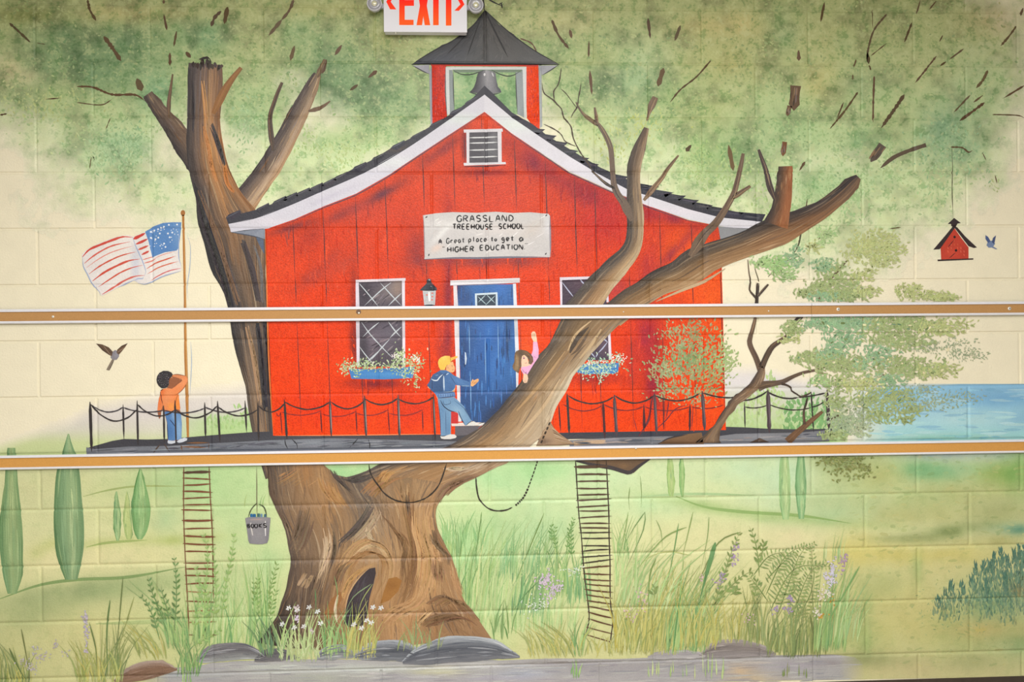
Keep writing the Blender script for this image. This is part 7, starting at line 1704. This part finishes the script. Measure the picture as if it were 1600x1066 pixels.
for x0, x1, y0, c, lab in [(250, 300, 388, (40, 106, 158), 'bright blue book at the left of the bucket'), (302, 356, 390, (34, 96, 148), 'darker blue book second from the left in the bucket'), (384, 432, 382, (60, 110, 108), 'teal book in the middle of the bucket'), (440, 480, 386, (112, 148, 176), 'pale blue-grey book right of the teal one in the bucket'), (508, 556, 392, (66, 104, 126), 'slate blue book at the right edge of the bucket')]:
    P = Paint(44, .8); P.poly(zbk((x0, y0 + 8), (x0 + 10, y0), (x1 - 8, y0 + 3), (x1, y0 + 12), (x1, 458), (x0, 460)), c); P.stroke(zbk((x0 + 8, y0 + 10), (x0 + 8, 450)), .8, mix(c, (20, 30, 40), .5)); P.done('book', None, lab, None, 'book', 'books standing in the bucket')

# ================================================================== pond, rocks
P = Paint(4, 1.2)
pond = field((172, 170, 172), [(560, 1045, 120, 8, (196, 204, 196), .8), (420, 1045, 60, 8, (190, 196, 188), .7), (300, 1055, 60, 8, (168, 172, 172), .7), (680, 1052, 40, 8, (206, 204, 156), .7), (660, 1058, 50, 6, (160, 158, 178), .6), (760, 1040, 60, 6, (196, 196, 196), .7), (780, 1060, 60, 6, (176, 172, 196), .5), (820, 1052, 40, 8, (172, 180, 200), .7), (880, 1036, 70, 4, (140, 134, 132), .8), (960, 1045, 100, 10, (156, 152, 158), .7), (1060, 1036, 80, 5, (150, 146, 146), .6), (1160, 1048, 30, 14, (204, 180, 150), .7), (1180, 1062, 40, 8, (210, 188, 150), .6), (1230, 1040, 60, 6, (170, 164, 176), .7), (1300, 1036, 40, 5, (146, 138, 142), .6), (500, 1060, 60, 8, (170, 176, 160), .6), (1050, 1058, 70, 6, (176, 170, 176), .6), (900, 1062, 60, 5, (186, 178, 180), .5)], 7)
pond_at = lut(pond, 200, 1020, 1360, 1080)
def pondf(x, y):
    a = np.clip((1352 - x) / 40, 0, 1) * np.clip((x - 215) / 50, 0, 1) * np.clip((1090 - y) / np.interp(x, [800, 1100, 1340], [10, 22, 34]), 0, 1)
    m_ = mead(x, y)
    return np.concatenate([pond(x, y) * a[:, None] + m_ * (1 - a[:, None]), np.ones((len(x), 1))], 1)
P.poly([(215, 1064), (240, 1054), (290, 1046), (330, 1036), (420, 1031), (520, 1030), (640, 1034), (760, 1033), (830, 1030), (870, 1029), (960, 1030), (1040, 1027), (1140, 1026), (1220, 1024), (1300, 1023), (1335, 1027), (1348, 1036), (1352, 1062), (1240, 1063), (800, 1072.5), (215, 1086)], pondf, grid=30)
pd = P.done('pond', None, 'grey painted pond with pale reflections along the bottom of the mural', None, 'pond'); pd['kind'] = 'thing'
P = Paint(5.4, 1)
for k in range(260):
    x = random.uniform(240, 1320); y = random.uniform(1032, 1068)
    if y < 1030 + 10 * (x < 320): continue
    P.stroke([(x, y), (x + random.uniform(14, 50), y - random.uniform(0, 2))], random.uniform(1, 2.6), jitter(mix(tuple(pond_at(x, y)), random.choice([(210, 212, 206), (140, 140, 150)]), .35), 6), step=40)
P.done('ripple', pd, kind='stuff')
def rock(lab, pts, cols, hi, n=60):
    top, bot = pts
    P = Paint(45.5, 1.6)
    midc = [((a + c) / 2 , (b + d) / 2 - 2) for (a, b), (c, d) in zip(top, bot)]
    P.flow([top, midc, bot], cols, streaks=n, sw=(1, 3), jit=16, slen=(.1, .4), extra=hi, du=4)
    P.done('rock', None, lab, None, 'rock', 'painted rocks along the pond edge')
HI = [(226, 230, 238), (70, 74, 86), (196, 202, 212), (110, 112, 122)]
rock('reddish brown rock at the left end of the pond', ([(178, 1064), (196, 1046), (215, 1036), (237, 1032), (258, 1034), (277, 1046)], [(180, 1066), (200, 1066), (218, 1064), (238, 1060), (258, 1054), (277, 1047)]), [(178, 160, 150), (128, 98, 80), (140, 112, 92)], [(110, 84, 72), (190, 170, 160), (150, 124, 104)])
rock('long grey rock right of the brown one, under the rope ladder', ([(308, 1032), (318, 1016), (336, 1008), (362, 1004), (385, 1006), (402, 1014), (414, 1026)], [(308, 1034), (320, 1036), (340, 1034), (362, 1032), (385, 1030), (402, 1030), (414, 1029)]), [(132, 130, 134), (100, 98, 104), (160, 164, 164)], HI)
rock('dark flat rock at the left foot of the trunk', ([(398, 1026), (412, 1016), (428, 1013), (445, 1016), (458, 1023), (470, 1029)], [(398, 1034), (412, 1034), (428, 1033), (445, 1031), (458, 1030), (470, 1029)]), [(104, 102, 106), (88, 86, 92), (116, 114, 118)], HI)
rock('small grey rock below the white flowers, left of centre', ([(494, 1026), (504, 1014), (518, 1008), (535, 1007), (548, 1013), (554, 1024)], [(494, 1030), (504, 1031), (518, 1030), (535, 1029), (548, 1029), (554, 1027)]), [(150, 154, 160), (112, 114, 122), (150, 154, 156)], HI)
rock('bluish grey rock under the hollow, left of the largest rock', ([(552, 1026), (566, 1012), (582, 1003), (608, 1000), (634, 1003), (652, 1012)], [(554, 1028), (568, 1031), (584, 1032), (608, 1032), (630, 1033), (646, 1032)]), [(166, 172, 182), (84, 88, 98), (116, 120, 128)], HI, 110)
rock('largest grey rock under the right foot of the trunk', ([(628, 1034), (648, 1014), (672, 1003), (700, 996), (738, 994), (772, 1000), (795, 1014), (812, 1026)], [(630, 1037), (650, 1037), (674, 1036), (700, 1034), (738, 1031), (772, 1029), (795, 1028), (812, 1028)]), [(176, 182, 190), (90, 94, 104), (116, 118, 126)], HI, 190)
rock('low brownish rock at the right end of the big grass bank', ([(1092, 1025), (1108, 1010), (1126, 1002), (1150, 999), (1172, 1002), (1192, 1010), (1212, 1022)], [(1092, 1027), (1108, 1027), (1126, 1027), (1150, 1027), (1172, 1026), (1192, 1025), (1212, 1023)]), [(168, 160, 158), (126, 118, 116), (150, 144, 146)], [(190, 182, 180), (110, 104, 104)], 70)
rock('pale flat rock left of the low brownish one, at the water', ([(1012, 1026), (1030, 1018), (1050, 1016), (1072, 1016), (1090, 1020), (1102, 1025)], [(1012, 1029), (1030, 1030), (1050, 1029), (1072, 1029), (1090, 1028), (1102, 1027)]), [(178, 174, 176), (160, 156, 160), (180, 178, 180)], [(204, 202, 204), (134, 130, 134)], 40)

# ================================================================== grasses and plants
def blades(P, x0, x1, yb, n, h, lean, cols, w=(1.2, 3), yj=6, curve=.25):
    for k in range(int(n * .62)):
        x = random.uniform(x0, x1); y = yb + random.uniform(-yj, yj); H = random.uniform(*h); L = random.uniform(*lean) * H
        P.stroke([(x, y), (x + L * .35, y - H * .55), (x + L * (1 + curve * random.random()), y - H)], random.uniform(*w), jitter(mix(random.choice(cols), (196, 206, 136), random.uniform(.05, .42)), 9), taper=(.15, .75), step=16)
GA = [(128, 142, 74), (108, 130, 70), (150, 160, 86), (96, 120, 66)]
GB = [(134, 180, 100), (110, 164, 92), (160, 196, 116), (92, 148, 84)]
GY = [(172, 174, 86), (196, 190, 104), (150, 158, 76), (186, 178, 84), (134, 150, 80)]
GL = [(178, 206, 138), (160, 198, 124), (192, 212, 146), (142, 188, 116)]
GT = [(96, 138, 84), (76, 124, 78), (120, 156, 90), (86, 130, 96)]
def tuft(lab, layer, args, extra=()):
    P = Paint(layer, 1.6)
    for a in args: blades(P, *a)
    for pts, w, c in extra: P.stroke(pts, w, c, taper=(.1, .7), step=14)
    o = P.done('grass_tuft', None, lab, 'stuff', 'grass'); return o
tuft('olive grass tuft in the bottom left corner', 47, [(0, 46, 1072, 60, (24, 74), (-.5, .1), GA), (0, 60, 1070, 24, (20, 50), (-.4, .3), GY)], [(C0_((135, 730), (160, 860), (190, 1030)), 2, (110, 120, 64)), (C0_((60, 850), (110, 960), (170, 1060)), 3, (96, 118, 60))])
tuft('tall olive grass tuft right of the lavender spike, left of the brown rock', 47, [(120, 160, 1068, 46, (24, 76), (-.5, .1), GY), (158, 196, 1066, 56, (30, 100), (-.1, .5), GA), (130, 190, 1066, 40, (20, 60), (-.5, .5), GY)], [(C0_((690, 550), (670, 740), (675, 1030)), 2.6, (100, 130, 70)), (C0_((770, 410), (745, 700), (720, 940)), 2, (110, 128, 70)), (C0_((840, 530), (770, 760), (720, 940)), 1.8, (150, 160, 90)), (C0_((560, 690), (600, 850), (610, 1000)), 2.4, (110, 130, 70))])
tuft('green grass tuft at the foot of the brown rope ladder', 47, [(276, 312, 1052, 50, (24, 70), (-.4, .5), [(96, 152, 84), (120, 170, 96), (80, 132, 74)]), (216, 262, 1026, 40, (20, 60), (-.9, -.2), GY), (262, 300, 1010, 60, (30, 110), (-.7, .1), GB), (300, 330, 1005, 40, (40, 110), (-.2, .3), GB), (285, 300, 1075, 10, (20, 60), (-.1, .1), GB)])
tuft('pale green tall grass between the rope ladder and the trunk', 6, [(332, 372, 1010, 90, (50, 150), (-.15, .25), GL), (372, 440, 1000, 110, (40, 140), (-.3, .25), GL), (340, 430, 1014, 50, (30, 90), (-.4, .4), GB), (385, 420, 990, 40, (50, 130), (-.15, .15), GB), (380, 400, 794, 3, (20, 30), (.1, .3), GB), (404, 422, 790, 4, (16, 34), (.1, .4), GB)])
tuft('soft green grass fan right of the trunk', 6, [(700, 790, 985, 150, (60, 180), (-.25, .35), GL), (700, 780, 940, 60, (50, 140), (-.1, .5), GB), (735, 800, 960, 60, (60, 150), (0, .5), GL), (690, 720, 870, 40, (30, 70), (-.3, .2), GB), (690, 760, 850, 70, (20, 50), (-.3, .4), [(120, 180, 110), (134, 190, 120)]), (780, 850, 900, 70, (40, 90), (-.1, .4), [(120, 176, 112), (140, 188, 124), (108, 166, 106)])],
     [(C1_((1410, 20), (1390, 150), (1370, 300), (1370, 420)), 2, (110, 150, 84)), (C1_((1410, 0), (1400, 90)), 2, (120, 160, 90))])
tuft('short dark green blades beside the largest rock', 47, [(772, 800, 994, 16, (20, 60), (-.5, .5), [(96, 144, 76), (110, 156, 86)])])
tuft('green and yellow grass with white flowers at the foot of the trunk', 46, [(436, 520, 1026, 80, (30, 90), (-.3, .4), GL), (500, 560, 1022, 60, (30, 80), (-.4, .4), GB), (540, 590, 1026, 70, (30, 90), (-.1, .4), GY), (404, 440, 1022, 46, (20, 70), (-.5, .1), GT), (440, 500, 1030, 80, (10, 40), (-.6, .6), [(176, 196, 140), (190, 206, 156), (160, 184, 120)]), (620, 690, 1012, 34, (14, 54), (-.5, .4), [(118, 138, 84), (134, 150, 92), (100, 124, 76)])],
     [(C1_((370, 480), (375, 560), (372, 640)), 2, (90, 130, 80)), (C1_((490, 400), (510, 500), (500, 620)), 1.8, (120, 150, 90)), (C1_((730, 450), (660, 560), (620, 720)), 1.6, (150, 160, 90)), (C1_((720, 450), (610, 530), (555, 640)), 1.6, (130, 156, 110))])
tuft('mint green grass behind the dark rope ladder', 6, [(800, 900, 985, 140, (40, 150), (-.3, .45), GL), (800, 850, 960, 70, (60, 160), (0, .45), [(96, 156, 94), (120, 172, 108), (80, 140, 90)]), (850, 905, 930, 80, (40, 110), (-.3, .3), GB), (885, 925, 940, 40, (30, 80), (-.2, .2), [(96, 160, 100), (112, 168, 108)]), (960, 985, 870, 20, (30, 70), (-.3, .3), GB)],
     [(C2_((200, 10), (120, 200), (50, 370), (0, 480)), 1.8, (110, 140, 70)), (C2_((160, 440), (80, 520), (0, 630)), 2, (96, 140, 80)), (B2_((735, 905), (728, 980), (733, 1050)), 1.4, (110, 140, 70)), (B2_((800, 840), (808, 950), (805, 1040)), 1.2, (110, 140, 70))])
tuft('short spiky green tufts on the bank below the dark rope ladder', 47, [(824, 850, 1024, 30, (16, 42), (-.7, .2), GY), (850, 900, 1022, 60, (20, 58), (-.9, .3), GY), (896, 910, 1022, 30, (30, 60), (-.4, .6), GB), (900, 960, 1022, 40, (14, 40), (-.6, .6), GY), (884, 908, 1058, 14, (12, 30), (-.2, .3), GB)])
tuft('tall yellow-green grass bank between the dark ladder and the fern', 47.5, [(960, 1020, 1018, 130, (30, 110), (-.3, .5), GY), (1000, 1060, 1018, 160, (40, 150), (-.15, .5), GY), (1040, 1100, 1016, 130, (40, 150), (-.1, .5), GB), (960, 1050, 950, 60, (50, 110), (.2, .7), GL), (1060, 1120, 1010, 110, (30, 110), (-.3, .6), GY), (1110, 1160, 1000, 70, (24, 80), (-.3, .5), GY), (1160, 1200, 1005, 60, (30, 90), (-.2, .4), GA), (960, 1000, 920, 30, (60, 110), (-.1, .4), GL), (1010, 1130, 1056, 40, (14, 34), (-.05, .05), GL)],
     [(C2_((1430, 125), (1330, 160), (1260, 230), (1200, 360), (1100, 560)), 2, (120, 140, 72)), (C2_((1090, 95), (1000, 130), (920, 190), (780, 360)), 2, (130, 160, 84)), (C2_((900, 50), (930, 120), (940, 230)), 1.4, (130, 160, 90)), (C2_((1230, 30), (1220, 160), (1180, 360)), 1.4, (130, 160, 90)), (C2_((1270, 190), (1240, 300), (1190, 480), (1170, 560)), 7, (96, 146, 84)), (C2_((1110, 270), (1000, 250), (880, 270), (780, 350)), 1.4, (176, 184, 104)), (C2_((1040, 70), (1010, 250), (960, 480)), 1.8, (100, 150, 84)), (C2_((830, 0), (820, 110), (700, 380)), 1.6, (110, 146, 84)), (C2_((900, 290), (860, 400), (850, 640)), 2.4, (120, 150, 76)), (C2_((1130, 0), (1100, 130), (1060, 300)), 1.6, (130, 160, 84)), (C2_((830, 0), (760, 100), (710, 190)), 1.6, (110, 150, 84)), (C2_((725, 0), (700, 150), (640, 380)), 1.6, (130, 164, 90))])
tuft('dark and light grass tuft right of the fern, edge of the meadow', 47, [(1196, 1240, 1022, 70, (24, 90), (-.2, .5), GA), (1230, 1290, 1024, 90, (30, 110), (-.15, .35), GA), (1270, 1320, 1015, 70, (40, 150), (0, .4), GB), (1300, 1340, 1000, 36, (40, 120), (.05, .4), GL), (1216, 1260, 1056, 12, (10, 30), (-.05, .05), GA), (1280, 1320, 880, 14, (30, 60), (-.1, .2), GL)], [(C3_((570, 340), (480, 500), (400, 640), (320, 800)), 3, (120, 164, 92)), (C3_((590, 580), (500, 660), (420, 760)), 2, (160, 186, 116)), (C3_((260, 640), (280, 760), (275, 890)), 3, (110, 124, 66))])
# dark teal shrub spikes at the right edge
t = thing('dark_shrub', 'dark teal spiky shrub at the right edge of the meadow', 'shrub', (1550, 980))
P = Paint(6, 2)
for (x, y, h) in [(1466, 936, 40), (1476, 925, 40), (1485, 911, 60), (1502, 913, 50), (1518, 906, 50), (1524, 884, 70), (1536, 880, 70), (1546, 882, 60), (1553, 868, 90), (1564, 861, 100), (1574, 872, 80), (1584, 862, 90), (1592, 854, 110), (1600, 856, 110), (1612, 860, 110), (1540, 910, 60), (1570, 900, 80)]:
    for k in range(int(h * 1.5)):
        f = random.random(); px, py = x + random.uniform(-1, 1) * (1.5 + 13 * f) + f * 4, y + f * h
        lean = random.uniform(-.35, .35); L = random.uniform(5, 12)
        c = mix((60, 112, 100), tuple(mead_at(px, py)), min(.85, .12 + .75 * f * random.random() + .2 * f))
        P.stroke([(px, py), (px + L * lean * .5, py - L * .55), (px + L * lean, py - L)], random.uniform(1.4, 3), jitter(c, 10), taper=(.3, .6), step=40)
P.done('foliage', t, kind='stuff')
P = Paint(5, 1)
for k in range(220):
    x, y = random.gauss(1520, 46), random.gauss(950, 24)
    if x > 1640: continue
    P.dab(x, y, random.uniform(2, 6), random.uniform(1, 2), random.uniform(-2, 2), jitter(mix(random.choice([(96, 142, 104), (120, 158, 110), (150, 170, 104)]), tuple(mead_at(x, y)), .5), 8))
P.done('stipple', t, kind='stuff')
# fern
t = thing('fern', 'arching green fern fronds left of the lilac flowers', 'fern', (1215, 1000))
for base, mid, tip in [((1196, 930), (1225, 872), (1256, 852)), ((1198, 905), (1222, 880), (1240, 866)), ((1200, 960), (1240, 890), (1300, 885)), ((1215, 960), (1248, 870), (1272, 850)), ((1230, 985), (1262, 900), (1290, 878)), ((1176, 900), (1200, 870), (1228, 862)), ((1240, 980), (1270, 915), (1268, 856)), ((1200, 940), (1180, 912), (1170, 900)), ((1215, 930), (1240, 925), (1246, 905))]:
    P = Paint(46, 1); p, tt = resample([base, mid, tip], 6); P.stroke([base, mid, tip], 1.5, (110, 138, 70), taper=(.1, .6), step=9)
    for i in range(3, len(p)):
        f = i / len(p); L = 15 * (1 - f) + 5
        d = p[i] - p[i - 1]; an = math.atan2(d[1], d[0])
        for s in (-1, 1): a2 = an + s * 1.1; P.dab(p[i][0] + math.cos(a2) * L * .5, p[i][1] + math.sin(a2) * L * .5, L * random.uniform(.6, 1.1), 2.1, a2 + random.uniform(-.2, .2), jitter(random.choice([(140, 164, 92), (158, 178, 108), (128, 154, 90)]), 10))
    P.done('frond', t)
# leafy stems
def stem_plant(lab, stems, c, at, layer=48.5, grp=None, ls=1.0, dens=7):
    t = thing('leafy_plant', lab, 'plant', at, grp)
    for q in stems:
        P = Paint(layer, 1); p, tt = resample(q, dens); P.stroke(q, 1.4, c, taper=(.1, .4), step=10)
        for i in range(1, len(p) - 1):
            if tt[i] < .15: continue
            d = p[i] - p[i - 1]; an = math.atan2(d[1], d[0])
            for s in (-1, 1):
                L = random.uniform(7, 12) * ls * (1.1 - .5 * tt[i]); a2 = an + s * random.uniform(.5, .9)
                P.dab(p[i][0] + math.cos(a2) * L * .55, p[i][1] + math.sin(a2) * L * .55, L, L * .36, a2, jitter(c, 14))
        P.done('leafy_stem', t)
stem_plant('dark leaved sprigs left of the brown rope ladder', [[(250, 1000), (240, 965), (228, 940), (219, 930)], [(262, 990), (250, 955), (238, 925), (231, 900)], [(266, 985), (262, 955), (256, 935), (252, 915)], [(272, 990), (276, 940), (275, 895), (272, 866)]], (104, 142, 80), (260, 1000), dens=11)
stem_plant('pale leaved stems growing through the brown rope ladder', [[(300, 1004), (308, 960), (312, 920), (306, 880)], [(318, 1000), (326, 950), (318, 915), (308, 905)], [(330, 990), (338, 930), (335, 880), (334, 850)], [(322, 1005), (320, 940), (325, 870), (318, 830)], [(344, 985), (352, 920), (364, 860), (366, 830)], [(300, 1010), (335, 990), (345, 980)]], (146, 184, 102), (320, 1004), dens=11)
stem_plant('yellow-green leaved stems just left of the trunk', [[(410, 980), (420, 930), (428, 900), (434, 876)], [(405, 975), (402, 930), (404, 900)], [(418, 985), (426, 940), (432, 920)], [(395, 990), (398, 940), (396, 905)]], (124, 160, 84), (410, 985), layer=7, dens=9)
stem_plant('dark leaved sprig left of the dark rope ladder, over the mint grass', [[(862, 850), (862, 835), (861, 818)], [(895, 880), (892, 840), (896, 815)], [(884, 870), (890, 830), (898, 808)], [(872, 870), (866, 840), (868, 820)]], (112, 156, 84), (870, 860), layer=8, dens=7, ls=.8)
stem_plant('large leaved sprigs rising right of the tall yellow grass', [[(1112, 960), (1124, 920), (1132, 895), (1140, 870), (1150, 845), (1156, 830)], [(1110, 950), (1140, 918), (1160, 900), (1180, 890)], [(1186, 900), (1184, 870), (1178, 840), (1170, 822)], [(1190, 870), (1192, 855), (1194, 845)], [(1140, 930), (1148, 925), (1154, 918)], [(1022, 935), (1022, 925), (1024, 915)], [(1176, 940), (1182, 915), (1180, 905)]], (128, 152, 82), (1120, 960), dens=12, ls=1.15)
# flowers
WL = 'small white four petalled flower among the grass at the foot of the trunk'
for x, y in [(205, 600), (258, 612), (332, 595), (385, 622), (165, 700), (240, 722), (300, 715), (404, 695), (730, 595), (782, 600), (612, 702), (660, 725), (692, 676), (720, 690)]:
    x, y = 400 + x / 4, 800 + y / 4; P = Paint(50.5, 1)
    for k in range(5):
        a = random.uniform(0, 6.28) if k else 0; P.dab(x + math.cos(k * 1.26 + a * .1) * 2.6, y + math.sin(k * 1.26) * 2.2, random.uniform(3.6, 5), random.uniform(1.8, 2.6), k * 1.26 + random.uniform(-.4, .4), jitter((220, 222, 224), 10), blunt=True)
    P.disc(x, y, .9, .9, (206, 206, 180), n=6); P.done('white_flower', None, WL, None, 'flower', 'white flowers at the foot of the trunk')
def spray(lab, pts, c, at, layer=50.5, w=3.6, stems=()):
    P = Paint(layer, 1.2)
    for s_ in stems: P.stroke(s_, 1.2, (140, 164, 104), step=10)
    for (x, y, sx_, sy_, n) in pts:
        for k in range(n): P.dab(random.gauss(x, sx_), random.gauss(y, sy_), random.uniform(2.4, 5) * w / 3.6, random.uniform(1.6, 2.8) * w / 3.6, random.uniform(-1.6, 1.6), jitter(c, 12), blunt=True)
    P.done('flower_spray', None, lab, 'stuff', 'flower')
spray('tall pale lavender spike among the olive grass left of the brown rock', [(133, 968, 2, 8, 26), (135, 990, 2.4, 10, 26), (136, 1012, 2, 6, 10)], (186, 178, 192), (134, 1015))
spray('faint lilac flower specks above the corner grass tuft', [(56, 1014, 4, 4, 12), (68, 1026, 8, 5, 24), (88, 1006, 4, 4, 14), (52, 1044, 4, 5, 22), (36, 1034, 6, 4, 12), (104, 1020, 5, 4, 8)], (190, 184, 188), (60, 1040), w=3)
spray('lilac flower cluster left of the dark rope ladder', [(855, 905, 6, 7, 50), (868, 920, 6, 6, 44), (845, 912, 4, 4, 16), (862, 932, 6, 4, 16)], (200, 186, 204), (862, 935))
spray('white flower haze beside the dark rope ladder', [(895, 890, 7, 5, 30), (830, 945, 12, 8, 30), (850, 945, 8, 5, 14)], (206, 222, 200), (890, 900), w=3)
spray('single pale violet bloom among the white flowers at the trunk', [(464, 968, 2, 2.4, 12)], (206, 190, 212), (464, 970))
spray('faint pink bloom below the white flowers at the trunk', [(487, 985, 2.4, 2.4, 10), (466, 952, 2.4, 3, 10)], (200, 188, 190), (487, 987))
spray('mauve flower spike on the tallest leafy sprig', [(1150, 858, 3, 5, 16), (1147, 872, 3, 3, 12), (1146, 881, 2, 2, 8), (1128, 900, 3, 5, 16), (1120, 910, 3, 3, 10)], (172, 150, 186), (1148, 880), w=3)
spray('pinkish flower specks in the yellow grass bank', [(1000, 925, 5, 6, 12), (985, 960, 6, 6, 16), (1004, 950, 4, 8, 12), (1095, 902, 1.5, 3, 8), (1170, 965, 4, 6, 14)], (206, 178, 180), (990, 970), w=3)
spray('white and lilac flower cluster right of the fern', [(1300, 890, 4, 8, 40), (1298, 905, 5, 6, 30), (1292, 900, 4, 4, 12)], (204, 200, 216), (1300, 915))
spray('mauve bud spike right of the white and lilac cluster', [(1316, 880, 3, 9, 26), (1320, 872, 2, 4, 10)], (176, 150, 180), (1316, 895), w=3)
spray('cream blossoms with orange touch low in the right grass tuft', [(1282, 927, 4, 4, 16), (1294, 930, 4, 4, 16), (1276, 957, 4, 6, 18)], (224, 216, 200), (1282, 965))
spray('small orange petals at the base of the cream blossoms', [(1283, 963, 4, 2.4, 12), (1301, 937, 2, 3, 6)], (196, 156, 70), (1283, 968), w=3.4)
spray('violet flowers on thin stalks at the left of the right grass tuft', [(1235, 938, 3, 4, 18), (1212, 952, 3, 4, 14), (1233, 953, 3, 3, 12), (1225, 950, 2, 2, 6)], (170, 150, 190), (1230, 960), w=3.2, stems=[[(1236, 1000), (1237, 970), (1235, 942)], [(1212, 1000), (1214, 975), (1212, 955)], [(1226, 1000), (1226, 970), (1225, 952)]])
